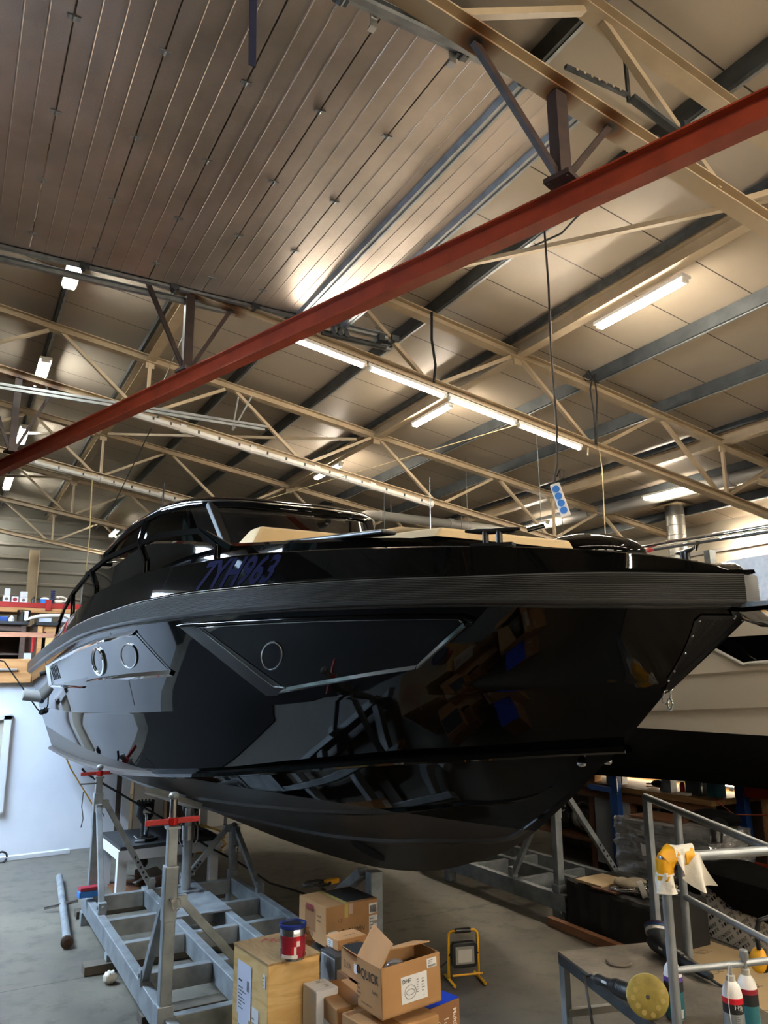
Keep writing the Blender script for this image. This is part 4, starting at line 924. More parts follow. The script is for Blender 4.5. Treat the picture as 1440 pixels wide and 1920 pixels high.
# ================================================================== cradles, jacks, stands
def rhs(mb, p, q, w, h, up=(0, 0, 1)): return mb.bar(p, q, w, h, up)
ZT = .19
def cradle(label, xs, ys, y0, y1):
    c = root('boat_cradle', label, 'cradle', ((xs[0]+xs[-1])/2, (y0+y1)/2, 0), 'galvanised cradles')
    for x in xs: MB().bar((x, y0, ZT-.055), (x, y1, ZT-.055), .052, .11).build('long_rail', 'galv_frame', c, bevel=.004)
    for a, b in zip(xs[:-1], xs[1:]):
        for y in ys: MB().bar((a+.03, y, ZT-.06), (b-.03, y, ZT-.06), .052, .10).build('cross_member', 'galv_frame', c, bevel=.003)
    for x in (xs[0], xs[-1]):
        for y in (y0+.08, y0+1.45, y1-.05): MB().bb(x-.035, x+.035, y-.04, y+.04, 0, .085).build('foot', 'galv_frame', c)
    return c
def holes(mb, p, q, ts, r=.011, side=(0, -1, 0), off=.021):
    p, q = Vector(p), Vector(q); s = Vector(side)
    for t in ts: c = p+(q-p)*t; mb.cyl(c+s*off, c+s*(off+.002), r, 8)
    return mb
def bracepart(c, p, q, perf=True, side=(0, -1, 0), w=.038):
    b = MB().bar(p, q, w, .036, side); o_ = b.build('brace', 'galv_frame', c, bevel=.003)
    if perf: holes(MB(), p, q, (.64, .70, .76, .82, .88), .009, side, .0195).build('pin_holes', 'black_matte', o_)
    d = (Vector(q)-Vector(p)).normalized()
    e = MB().box(Vector(q)+Vector((0, 0, .02)), (.052, .052, .075)); e.cyl(Vector(q)+Vector((-.034, 0, .03)), Vector(q)+Vector((.034, 0, .03)), .012, 6); e.cyl(Vector(q)+Vector((0, -.034, .03)), Vector(q)+Vector((0, .034, .03)), .012, 6)
    e.build('pivot_lug', 'galv_frame', c, bevel=.003)
    MB().bar(Vector(p)-Vector((d.x, d.y, 0))*.06, Vector(p)+Vector((d.x, d.y, 0))*.03, .04, .05).build('brace_bracket', 'galv_frame', c)
def jack(c, x, y, ztop, screw, braces, lower=.62, red=True, tilt=(0, 0)):
    def P(z): return (x+tilt[0]*z, y+tilt[1]*z, z)
    MB().bar(P(.06), P(lower), .056, .056, (0, 1, 0)).build('post', 'galv_frame', c, bevel=.006)
    MB().bb(x-.036, x+.036, y-.036, y+.036, .1, .24).build('post_socket', 'galv_frame', c, bevel=.004)
    MB().bar(P(lower-.02), P(lower+.22), .063, .063, (0, 1, 0)).build('sleeve', 'galv_frame', c, bevel=.006)
    MB().bar(P(lower+.2), P(ztop), .046, .046, (0, 1, 0)).build('inner_post', 'galv_frame', c, bevel=.004)
    MB().box(Vector(P(ztop)), (.062, .062, .012)).build('cap_plate', 'galv_frame', c)
    if red:
        n = MB().cyl(P(ztop+.01), P(ztop+.045), .026, 6); d = Vector((math.cos(.05), math.sin(.05), .0))
        n.bar(Vector(P(ztop+.028))-d*.13, Vector(P(ztop+.028))+d*.13, .018, .024); n.build('screw_handle', 'red_paint', c, bevel=.003)
    MB().cyl(P(ztop+.04), P(ztop+screw), .018, 12).build('screw', 'steel', c, smooth=40)
    MB().ell(P(ztop+screw), (.026, .026, .02), 12, 8).build('swivel_head', 'galv_frame', c, smooth=50)
    pin = MB().cyl(Vector(P(lower+.08))+Vector((0, -.075, 0)), Vector(P(lower+.08))+Vector((0, .06, 0)), .009, 8)
    pin.tube([Vector(P(lower+.08))+Vector((.02+.02*math.cos(a), -.06, -.02+.025*math.sin(a))) for a in [i*.6 for i in range(10)]], .0035, 5); pin.build('lock_pin', 'steel', c)
    for zt, q, pf in braces: bracepart(c, (x+(.06 if q[0] > x+.1 else -.06 if q[0] < x-.1 else 0), y+(.06 if q[1] > y+.1 else -.06 if q[1] < y-.1 else 0), zt), q, pf, (0, -1, 0) if abs(q[0]-x) > .2 else (-1, 0, 0))
cl = cradle('big galvanised boat cradle on the floor at left under the stern', [1.02, 1.43, 1.76, 2.08], [3.86, 4.45, 5.0, 5.5, 6.12], 3.72, 6.2)
jack(cl, 1.00, 3.84, .985, .14, [(.68, (1.01, 4.28, .20), False), (.66, (1.48, 3.86, .20), True)], .60)
jack(cl, 1.04, 6.10, .985, .07, [(.78, (1.03, 5.62, .20), False), (.80, (1.45, 6.10, .20), True)], .66)
MB().cyl((1.02, 6.05, .95), (.90, 6.05, .95), .006, 6).tube([(.93, 6.05, .90), (.925, 6.05, .8), (.94, 6.05, .72), (.93, 6.05, .66)], .004, 5).build('lock_chain', 'steel', cl)
jack(cl, 2.08, 6.14, .53, .03, [(.53, (2.10, 5.60, .2), False), (.54, (1.70, 6.14, .2), True)], .33, red=False)
MB().bb(1.42, 1.78, 5.25, 5.75, .192, .202).build('floor_plate', 'galv_frame', cl)
for y, x0 in ((5.16, .86), (4.3, 1.0), (6.35, .98)): 
    tag(MB().bb(x0, 2.3, y-.055, y+.055, .001, .05).build('timber_plank', mat('old_timber', '#5d5549', .85, col2='#4b443a', scale=6) and 'old_timber', bevel=.004), 'weathered timber plank on the floor under the big cradle, ' + {5.16: 'its end sticking out at left', 4.3: 'near the front jack', 6.35: 'at the far end'}[y], 'plank', 'planks under the cradle')
cr = cradle('galvanised boat cradle at right behind the black bow', [3.9, 4.30, 4.62], [4.98, 5.55, 6.2], 4.40, 6.3)
jack(cr, 3.92, 4.50, 1.02, .1, [(.86, (3.92, 5.02, .2), False), (.9, (4.56, 4.56, .2), True)], .70)
MB().cyl((3.905, 4.385, .155), (3.905, 4.40, .155), .018, 10).cyl((3.905, 4.385, .105), (3.905, 4.40, .105), .018, 10).build('bolt_holes', 'black_matte', cr)
# steel prop and padded beam under the bilge
pp = root('steel_prop', 'round galvanised adjustable prop standing under the boat bilge', 'prop', (1.64, 5.86, .2))
MB().cyl((1.64, 5.86, .205), (1.64, 5.86, .60), .034, 14).build('outer_tube', 'galv', pp, smooth=40)
MB().cyl((1.64, 5.86, .58), (1.64, 5.86, .755), .026, 14).build('inner_tube', 'galv', pp, smooth=40)
MB().cyl((1.64, 5.86, .54), (1.64, 5.86, .64), .045, 14).tube([(1.59, 5.86, .66), (1.575, 5.84, .62), (1.575, 5.84, .54), (1.60, 5.84, .50)], .007, 6).tube([(1.69, 5.86, .66), (1.705, 5.84, .62), (1.705, 5.84, .54), (1.68, 5.84, .50)], .007, 6).build('collar', 'steel', pp, smooth=40)
MB().bb(1.56, 1.72, 5.78, 5.94, .202, .21).build('base_plate', 'galv', pp)
pdm = root('support_pad', 'pale timber support pad pressed against the boat bilge', 'pad', (1.5, 5.8, .78))
MB().bar((1.33, 5.72, .905), (1.70, 5.92, .755), .14, .03).build('timber', 'cloth_white', pdm, bevel=.004)
MB().bar((1.33, 5.72, .925), (1.70, 5.92, .775), .15, .014).build('carpet', 'cloth_white', pdm)
# centre keel stand
ks = root('keel_stand', 'square steel stand under the middle of the keel behind the boxes', 'stand', (2.53, 4.68, 0))
MB().bar((2.53, 4.68, .01), (2.53, 4.68, .455), .085, .085, (0, 1, 0)).build('post', 'galv_frame', ks, bevel=.005)
MB().bar((2.50, 4.76, .44), (2.36, 5.35, .02), .085, .06).build('brace', 'galv_frame', ks, bevel=.005)
MB().bb(2.40, 2.66, 4.56, 4.80, 0, .012).build('base_plate', 'galv_frame', ks)
# ================================================================== office / mezzanine wall at left
w = MB(); w.bb(X0, 1.69, 8.85, 9.0, 0, 1.66)
struct('wall_mezzanine', w, 'white_wall')
MB_ = MB().bb(.28, .36, 8.80, 8.86, .40, 1.40).bb(.55, .615, 8.80, 8.86, .5, 1.34).bb(.28, .615, 8.80, 8.86, 1.30, 1.36).bb(.28, .615, 8.80, 8.86, .42, .5)
struct('window_1', MB_, 'white_paint')
struct('window_2', MB().bb(.34, .56, 8.842, 8.85, .48, 1.32), mat('window_pane', '#b9b3a5', .15) and 'window_pane')
# opening with sliding panels right of the wall
tag(MB().bb(1.69, 1.74, 8.85, 8.98, 0, 1.66).build('door_post', 'dark_wood'), 'dark narrow post at the end of the pale wall', 'post')
tag(MB().bb(1.745, 1.83, 8.83, 8.93, 0, 1.66).build('door_post', 'white_paint'), 'cream white post beside the dark narrow post', 'post')
tag(MB().bb(1.92, 2.24, 9.05, 9.1, 0, 1.66).build('wall_panel', 'white_wall'), 'loose white wall panel behind the far jack', 'panel')
tag(MB().bb(2.24, 2.27, 9.0, 9.1, 0, 1.66).build('door_post', 'cream_steel'), 'pale post right of the loose white panel', 'post')
for x, l in ((2.82, 'left-hand white cabinet under the keel in the distance'), (3.06, 'right-hand white cabinet under the keel in the distance')):
    tag(MB().bb(x, x+.2, 9.3, 9.6, 0, .32).build('cabinet', 'white_paint', bevel=.006), l, 'cabinet')
tag(MB().bb(2.3, 2.75, 9.4, 9.7, .0, .45).build('storage_box', 'black_matte', bevel=.01), 'dark box in the opening behind the outboard legs', 'box')
struct('trim_5', MB().bb(2.4, 12, 12.6, 12.75, 0, 1.66), 'right_wall')['label'] = 'inner wall far behind the boat'
struct('trim_4', MB().bb(X0, 1.75, 9.0, 13.5, 1.66, 1.84), 'dark_wood')['label'] = 'mezzanine deck edge'
tag(MB().bb(X0, .76, 8.79, 8.86, 1.66, 1.90).build('edge_beam', 'pine_x', bevel=.004), 'thick pine edge beam along the mezzanine at left', 'beam')
tag(MB().bb(.765, 2.2, 8.81, 8.86, 1.66, 1.90).build('edge_beam', 'pine_x', bevel=.004), 'further pine edge beam hidden behind the boat stern', 'beam')
tag(MB().bb(X0, 1.0, 8.95, 8.98, 2.13, 2.18).build('guard_rail_board', 'pink_wood'), 'pinkish guard board across the mezzanine at left', 'board')
tag(MB().cyl((X0, 8.78, 1.80), (.62, 8.78, 1.79), .014, 8).build('conduit_pipe', 'pvc_grey'), 'thin grey pipe along the pine edge beam', 'pipe')
def workbench_cab(x0, x1, label, top='dark_plate', side='pine_x'):
    c = root('bench_cabinet', label, 'cabinet', ((x0+x1)/2, 9.7, 1.84), 'mezzanine bench cabinets')
    MB().bb(x0-.02, x1+.02, 9.4, 10.1, 2.29, 2.325).build('worktop', top, c)
    for x in (x0+.025, x1-.025): MB().bb(x-.025, x+.025, 9.42, 9.47, 1.84, 2.29).build('leg', side, c)
    MB().bb(x0, x1, 9.44, 9.46, 2.22, 2.29).build('top_rail', side, c)
    MB().bb(x0, x1, 10.0, 10.03, 1.84, 2.29).build('back_panel', 'dark_wood', c)
    return c
c1 = workbench_cab(-.4, .72, 'open dark wood bench cabinet at the left edge of the mezzanine', side='dark_wood')
MB().bb(-.38, .70, 9.45, 10.0, 1.96, 1.98).build('shelf', 'dark_wood', c1)
c2 = workbench_cab(.84, 1.7, 'pine bench cabinet with plywood door beside the hand rail', side='pine')
MB().bb(.93, 1.68, 9.45, 9.47, 1.86, 2.22).build('door', 'plywood', c2, bevel=.003)
tag(MB().bb(.72, .84, 9.5, 10.2, 1.9, 2.28).build('shelf_stack', 'dark_wood'), 'dark shelf upright between the two bench cabinets', 'shelf')
rk = root('pallet_rack', 'red rack beam with pine shelf boards on the mezzanine', 'rack', (.8, 10.4, 2.5))
MB().bb(X0, 2.0, 10.3, 10.36, 2.56, 2.62).build('rack_beam', 'red_paint', rk); MB().bb(X0, 2.0, 10.28, 10.7, 2.50, 2.555).build('shelf_board', 'pine_x', rk)
MB().bb(.98, 1.04, 10.25, 10.3, 2.53, 2.66).build('connector', 'red_paint', rk)
for x in (-1.4, 1.95): MB().bb(x, x+.07, 10.36, 10.44, 1.84, 3.0).build('upright', 'red_paint', rk)
MB().bb(X0, 2.0, 10.36, 10.95, 2.60, 2.62).build('shelf_deck', 'pine_x', rk)
def carton(x, z, wd_, h, label, m='white_paint', y=10.45, d=.12):
    r = root('small_carton', label, 'box', (x, y, z), 'small cartons on the red rack')
    MB().bb(x-wd_/2, x+wd_/2, y-d/2, y+d/2, z, z+h).build('body', m, r, bevel=.003); return r
k_ = carton(.545, 2.621, .075, .085, 'white carton on the red rack, lower left of a small group')
MB().cyl((.545, 10.389, 2.665), (.545, 10.388, 2.665), .02, 12).build('printed_dot', 'ink_soft', k_)
carton(.55, 2.707, .06, .085, 'white carton standing on the leftmost carton of the rack')
k_ = carton(.64, 2.621, .075, .075, 'white carton with a dark round print in the middle of the rack group')
MB().cyl((.64, 10.389, 2.66), (.64, 10.388, 2.66), .025, 12).build('printed_dot', 'maroon', k_)
k_ = carton(.735, 2.621, .09, .07, 'white carton on the red rack, lower right of the group')
MB().cyl((.735, 10.389, 2.655), (.735, 10.388, 2.655), .02, 12).build('printed_dot', 'ink_soft', k_)
carton(.735, 2.692, .08, .07, 'upper right white carton of the rack group')
tag(MB().cyl((.845, 10.42, 2.621), (.845, 10.42, 2.68), .018, 10).cyl((.845, 10.42, 2.68), (.86, 10.40, 2.70), .01, 8).build('spray_bottle', 'black_satin'), 'little black spray bottle on the red rack beside the cartons', 'bottle')
b_ = root('parts_bin', 'blue tub with white contents on the red rack', 'tub', (.98, 10.45, 2.621))
MB().lathe((.98, 10.45, 2.621), [(.045, 0), (.055, .055), (.055, .06)], 16).build('tub', 'blue_plastic', b_); MB().ell((.98, 10.45, 2.685), (.05, .05, .025), 12, 8).build('contents', 'white_plastic', b_)
tw = root('bit_tower', 'dark blue tower of stacked round pots on the red rack', 'tower', (1.07, 10.45, 2.621))
for k in range(7): MB().lathe((1.07, 10.45, 2.621+k*.026), [(.018, 0), (.026, .006), (.026, .018), (.018, .025)], 12).build('pot', 'navy', tw)
tag(MB().tube([(1.17+.09*math.cos(a)*(1-.02*i), 10.45, 2.64+.02*math.sin(a)+.004*i) for i, a in enumerate([k*.5 for k in range(22)])], .010, 6).build('coiled_hose', 'cloth_white'), 'pale coiled hose on the red rack near the hand rail', 'hose')
gb_ = root('parts_cabinet', 'grey open parts box with red pots behind the hand rail', 'box', (1.55, 10.45, 2.621))
MB().bb(1.42, 1.70, 10.4, 10.6, 2.84, 2.86).bb(1.42, 1.44, 10.4, 10.6, 2.621, 2.84).bb(1.68, 1.70, 10.4, 10.6, 2.621, 2.84).bb(1.42, 1.7, 10.58, 10.6, 2.621, 2.84).build('case', 'grey_panel', gb_)
MB().bb(1.47, 1.53, 10.42, 10.5, 2.64, 2.70).build('red_pot', 'red_paint', gb_); MB().bb(1.47, 1.53, 10.42, 10.5, 2.72, 2.80).build('red_pot', 'red_paint', gb_); MB().bb(1.56, 1.62, 10.42, 10.5, 2.64, 2.72).build('red_pot', 'red_paint', gb_)
# worktop clutter
tag(MB().bb(.40, .54, 9.5, 9.6, 2.326, 2.38).build('blue_case', 'blue_paint', bevel=.01), 'blue case at the left end of the mezzanine worktop', 'case')
tag(MB().lathe((.57, 9.5, 2.326), [(.03, 0), (.03, .04), (.015, .055), (.012, .07)], 12).build('jar', 'white_plastic'), 'small white jar beside the blue case', 'jar')
pg = root('clear_canister', 'clear plastic canister with dark stripes on the mezzanine worktop', 'canister', (.69, 9.5, 2.326))
MB().lathe((.69, 9.5, 2.326), [(.066, 0), (.072, .13)], 20).build('canister', 'clear_plastic', pg, smooth=60); MB().bb(.655, .675, 9.43, 9.435, 2.34, 2.44).build('printed_stripe', 'ink', pg); MB().bb(.69, .73, 9.428, 9.433, 2.34, 2.44).build('printed_stripe', 'paper_blue', pg)
tag(MB().bb(.86, .99, 9.6, 9.66, 2.34, 2.43).build('paper_pack', 'paper_blue'), 'pale printed pack standing on the mezzanine worktop', 'pack')
tag(MB().tube([(.70, 9.42, 2.34), (.82, 9.42, 2.385), (.95, 9.45, 2.40), (1.1, 9.5, 2.41), (1.2, 9.55, 2.37)], [.012, .022, .024, .02, .012], 8).build('foam_roll', 'white_plastic', smooth=60), 'long white roll lying across the worktops', 'roll')
tag(MB().bb(1.10, 1.36, 9.6, 9.9, 2.34, 2.44).build('storage_box', 'white_paint', bevel=.006), 'white storage box on the pine cabinet by the hand rail', 'box')
tag(MB().bb(.84, .93, 9.2, 9.3, 1.86, 1.95).add([(.85, 9.195, 1.87), (.92, 9.195, 1.87), (.885, 9.195, 1.935)], [(0, 1, 2)], 1).build('can_box', ['white_paint', 'red_paint']), 'white box with a red triangle on the mezzanine deck', 'box')
tag(MB().bb(.94, 1.05, 9.2, 9.3, 1.86, 1.99).build('can_box', 'sheet_beige'), 'pale yellow box beside the red triangle box', 'box')
tag(MB().bb(.72, .79, 9.35, 9.42, 1.85, 1.98).build('tin', 'white_paint'), 'white tin in front of the dark shelf upright', 'tin')
tag(MB().cyl((.80, 9.4, 1.99), (.80, 9.4, 2.2), .018, 10).build('fire_tube', 'red_paint'), 'red tube standing beside the dark shelf upright', 'tube')
# loose things on the floor at left
tag(MB().bar((.45, 8.62, .02), (1.24, 8.69, .02), .07, .035).build('skirting_strip', 'white_paint'), 'long white strip lying along the foot of the pale wall', 'strip')
tag(MB().tube([(.62+.05*math.cos(a), 8.55, .05+.05*math.sin(a)) for a in [i*.5 for i in range(13)]], .010, 6).build('hose_loop', 'rope_black'), 'small dark hose loop on the floor at the left edge', 'hose')
tb = root('steel_tube', 'galvanised pipe with cross handle lying on the floor at left', 'pipe', (.93, 6.6, 0))
MB().cyl((1.01, 7.52, .04), (.84, 5.68, .04), .026, 14).build('pipe', 'galv_frame', tb, smooth=40); MB().cyl((.80, 6.60, .03), (1.02, 6.52, .07), .012, 8).build('cross_handle', 'steel', tb); MB().lathe((.84, 5.70, .04), [(.028, 0), (.038, .01), (.038, .04), (.02, .05)], 12, (-.09, -.99, 0)).build('end_cap', 'rust_brown', tb)
rg = MB(); rg.ell((0, 0, 0), (.034, .034, .03), 14, 10)
rg.v = [v*(1+.25*math.sin(9*v.x*40+5*v.y*30)) for v in rg.v]; rg.move((.97, 4.93, .033))
tag(rg.build('crumpled_rag', 'cloth_white', smooth=60), 'crumpled white rag on the floor left of the big cradle', 'rag')
bs = root('scrub_brush', 'blue scrub block with a wooden back on the left cradle corner', 'brush', (1.0, 6.0, .19))
MB().box((1.0, 6.0, .235), (.13, .07, .04), .1).build('brush_head', 'blue_plastic', bs, bevel=.004); MB().box((1.0, 6.0, .268), (.12, .075, .022), .1).build('wooden_back', 'maroon', bs, bevel=.004)
# white bench with two outboard drive legs
tbn = root('low_bench', 'low white bench with dark top behind the cradle', 'bench', (1.68, 6.85, 0))
tp = [(1.27, 6.48), (1.78, 6.42), (2.10, 6.66), (1.92, 7.2), (1.32, 7.2)]
bR = Matrix.Rotation(math.radians(-3), 3, 'Z')
MB().box((1.68, 6.85, .405), (.80, .72, .03), math.radians(2)).build('bench_top', 'dark_plate', tbn, bevel=.003)
for s in (-1, 1): MB().box((1.68, 6.85+s*.35, .355), (.80, .03, .075), math.radians(2)).build('apron', 'white_paint', tbn); MB().box((1.68+s*.39, 6.85, .355), (.03, .70, .075), math.radians(2)).build('apron', 'white_paint', tbn)
for sx_ in (-.36, .36):
    for sy_ in (-.32, .32): MB().bb(1.68+sx_-.035, 1.68+sx_+.035, 6.85+sy_-.035, 6.85+sy_+.035, 0, .34).build('leg', 'white_paint', tbn)
def drive(x, y, label):
    d = root('outboard_drive', label, 'drive leg', (x, y, .42), 'black drive legs on the white bench')
    MB().bb(x-.07, x+.07, y-.06, y+.06, .421, .445).build('base', 'steel', d, bevel=.008)
    MB().lathe((x, y, .44), [(.03, 0), (.028, .10), (.05, .13), (.07, .16), (.07, .25), (.06, .265)], 16).build('gear_case', 'tool_black', d, smooth=35)
    c = MB()
    for k in range(14): a = k*2*math.pi/14; c.cyl((x+.064*math.cos(a), y+.064*math.sin(a), .70), (x+.064*math.cos(a), y+.064*math.sin(a), .715), .008, 6)
    c.build('flange_studs', 'tool_black', d)
    MB().tube([(x+.0, y-.08, .62), (x, y-.1, .56), (x, y-.07, .47)], .018, 8).cyl((x, y-.075, .64), (x, y-.05, .64), .035, 14).build('shift_housing', 'steel', d, smooth=50)
    MB().tube([(x-.09, y-.12, .43), (x-.03, y-.16, .435), (x+.06, y-.12, .43), (x+.09, y-.05, .43)], .014, 6).build('skeg', 'tool_black', d)
    MB().cyl((x+.01, y+.05, .42), (x+.01, y+.05, .27), .03, 12).ell((x+.01, y+.05, .24), (.045, .06, .05), 12, 8).build('lower_unit', 'tool_black', d, smooth=50)
drive(1.52, 6.72, 'left black outboard drive leg standing on the white bench'); drive(1.92, 6.82, 'right black drive leg on the white bench, partly hidden by the near jack')
pr_ = root('propeller', 'old bronze propeller on the floor under the white bench', 'propeller', (1.56, 6.95, .02))
MB().cyl((1.56, 6.95, .03), (1.56, 6.95, .14), .045, 16).build('hub', 'rust_brown', pr_, smooth=40)
for k in range(3):
    a = k*2.094+.4; R = Matrix.Rotation(a, 3, 'Z'); b = MB(); b.grid([[R @ Vector((.04+.16*t, (-.07+.14*q)*(.5+t*(1.6-1.3*t)), .04*(q-.5)+.02*t)) for q in (0, .33, .66, 1)] for t in (0, .25, .5, .75, 1)]); b.move((1.56, 6.95, .085)); b.build('blade', 'pvc_grey', pr_, smooth=60)
tag(MB().bb(1.34, 1.82, 6.5, 7.2, .001, .018).build('floor_board', 'brown_board'), 'brown board on the floor under the white bench', 'board')
tag(MB().bb(1.86, 2.0, 6.55, 6.66, .001, .05).build('small_carton', 'white_paint'), 'small open white carton on the floor beside the bench', 'box')
hz = [(2.35+.2*math.cos(a)*(1+.1*math.sin(2.3*a)), 7.9+.32*math.sin(a), .02+.006*i) for i, a in enumerate([k*.42 for k in range(34)])]
tag(MB().tube(hz, .012, 6).build('air_hose', 'yellow_hose', smooth=60), 'yellow air hose coiled on the floor behind the cradle', 'hose')
tag(MB().tube([(1.05, 8.66, 1.1), (1.2, 8.7, .8), (1.45, 8.74, .42), (1.52, 8.76, .01)], .007, 6).build('yellow_rope', 'yellow_hose'), 'thin yellow rope sloping down beside the far jack', 'rope')
tag(MB().tube([(.95, 6.33, 1.03), (.98, 6.33, .994), (1.32, 6.33, .779), (1.59, 6.33, .612), (1.95, 6.33, .375), (2.2, 6.33, .234), (2.45, 6.3, .06), (2.62, 6.15, .012), (2.72, 5.6, .012), (2.6, 5.15, .012), (2.3, 4.85, .30), (2.12, 4.62, .43)], .009, 6).build('power_cable', 'rope_black', smooth=60), 'black cable running from the far jack to the taped carton', 'cable')
tag(MB().tube([(2.12+.09*math.cos(a), 4.66+.05*math.sin(a), .425+.004*(i % 5)) for i, a in enumerate([k*.55 for k in range(26)])], .007, 6).build('cable_loops', 'rope_black'), 'loops of black cable behind the taped carton', 'cable')
tag(MB().box((2.22, 4.66, .435), (.10, .03, .03), .1).build('yellow_plug', 'yellow_tape', bevel=.006), 'yellow plug lying in the black cable loops', 'plug')
# ================================================================== crate, cartons and tin in the middle
cz = root('wooden_crate', 'plywood crate with paper labels in the middle foreground', 'crate', (1.34, 3.34, 0))
Rz = Matrix.Rotation(math.radians(6), 3, 'Z'); cc = Vector((1.335, 3.345, 0))
def cp(x, y, z): return cc + Rz @ Vector((x, y, z))
MB().box(cp(0, 0, .272), (.235, .325, .54), math.radians(6)).build('case', 'plywood', cz, bevel=.002)
MB().box(cp(0, 0, .546), (.24, .33, .008), math.radians(6)).build('lid', 'plywood_top', cz)
ex = Rz @ Vector((0, -1, 0)); nx = Rz @ Vector((-1, 0, 0))   # left face (-x)
def lab(parent, o, ex, ey, w_, h_, m='paper', lift=.0015, nm='paper_label'):
    o, ex, ey = Vector(o), Vector(ex).normalized(), Vector(ey).normalized(); n = ex.cross(ey)
    return MB().add([o+n*lift, o+ex*w_+n*lift, o+ex*w_+ey*h_+n*lift, o+ey*h_+n*lift], [(0, 1, 2, 3)]).build(nm, m, parent, fix=False)
def scribble(parent, o, ex, ey, w_, h_, rows=6, m='ink_soft', lift=.003, seed=1, barcode=False, nm='printed_lines', fill=.8):
    rnd = random.Random(seed); o, ex, ey = Vector(o), Vector(ex).normalized(), Vector(ey).normalized(); n = ex.cross(ey); mb = MB()
    if barcode:
        x = 0
        while x < w_:
            b = rnd.uniform(.02, .06)*w_; mb.add([o+ex*x+n*lift, o+ex*min(x+b*.55, w_)+n*lift, o+ex*min(x+b*.55, w_)+ey*h_+n*lift, o+ex*x+ey*h_+n*lift], [(0, 1, 2, 3)]); x += b
    else:
        for r in range(rows):
            y = h_*(1-(r+.8)/rows); t = h_/rows*.32; x = 0; L_ = w_*rnd.uniform(.45, 1)*fill
            while x < L_:
                b = rnd.uniform(.05, .16)*w_; mb.add([o+ex*x+ey*y+n*lift, o+ex*min(x+b, L_)+ey*y+n*lift, o+ex*min(x+b, L_)+ey*(y+t)+n*lift, o+ex*x+ey*(y+t)+n*lift], [(0, 1, 2, 3)]); x += b*1.3
    return mb.build(nm, m, parent, fix=False)
U = (0, 0, 1)
o0 = cp(-.119, .10, 0)
lab(cz, cp(-.1185, .115, .30), ex, U, .13, .20, 'paper_blue'); lab(cz, cp(-.1185, .10, .02), ex, U, .10, .28, 'paper_blue'); lab(cz, cp(-.1185, -.028, .22), ex, U, .06, .14)
scribble(cz, cp(-.1185, .10, .42), ex, U, .07, .02, 1, 'ink', seed=3); scribble(cz, cp(-.1185, .10, .32), ex, U, .09, .09, 7, seed=4); scribble(cz, cp(-.1185, .09, .12), ex, U, .08, .15, 9, seed=5)
scribble(cz, cp(-.1185, .022, .40), ex, U, .02, .04, barcode=True, m='ink', seed=6); scribble(cz, cp(-.1185, -.033, .28), ex, U, .045, .014, barcode=True, m='ink', seed=7); scribble(cz, cp(-.1185, -.033, .23), ex, U, .045, .1, 6, seed=8)
lab(cz, cp(-.1185, -.12, .455), ex, U, .022, .05); scribble(cz, cp(-.1185, -.122, .46), ex, U, .016, .04, 3, 'ink', seed=2)
text('handwriting', 'Motor', .075, cp(-.03, .10, .5505), Rz @ Vector((.8, -.6, 0)), Rz @ Vector((.6, .8, 0)), 'red_ink', cz, .0008, shear=.2)
can = root('paint_tin', 'red and white paint tin with blue rim standing on the plywood crate', 'tin', (1.345, 3.19, .551))
px, py = 1.345, 3.19
MB().lathe((px, py, .551), [(.050, 0), (.052, .004), (.052, .115), (.050, .118)], 32).build('tin_body', 'steel', can, smooth=40)
MB().lathe((px, py, .666), [(.052, 0), (.056, .004), (.056, .016), (.050, .018), (.048, .008), (.0, .008)], 32).build('rim', mat('rim_blue', '#1c2c6e', .35) and 'rim_blue', can, smooth=40)
MB().lathe((px, py, .6735), [(.047, 0), (.047, .003), (.0, .003)], 32).build('lid', 'black_satin', can)
lw = MB(); 
def arcp(a, z, r=.0526): return (px+r*math.cos(a), py+r*math.sin(a), z)
A0, A1 = math.radians(-175), math.radians(-38)
nA = 24
lw.grid([[arcp(A0+(A1-A0)*i/nA, z) for i in range(nA+1)] for z in (.562, .575, .605, .625, .642)])
for i in range(nA):
    for r in range(4): lw.m[r*nA+i] = 1 if r in (1, 2) else (0 if r == 0 else (1 if r == 3 else 0))
    t = i/nA
    if .38 < t < .48: lw.m[nA+i] = 2; 
    if .48 <= t < .58: lw.m[nA+i] = 0; lw.m[2*nA+i] = 2
    if .58 <= t < .68: lw.m[2*nA+i] = 0; lw.m[3*nA+i] = 2
    if t > .62: lw.m[i] = 1
lw.build('paper_wrap', ['white_plastic', 'maroon', 'red_label'], can, smooth=60)
MB().tube([(px-.053, py, .64), (px-.06, py-.02, .60), (px-.055, py-.015, .57), (px-.052, py-.005, .565)], .0025, 5).build('handle', 'steel', can)
text('printed_lettering', 'F-3', .016, arcp(math.radians(-62), .566, .0535), (math.cos(math.radians(28)), math.sin(math.radians(28)), 0), U, 'ink', can, .0005)
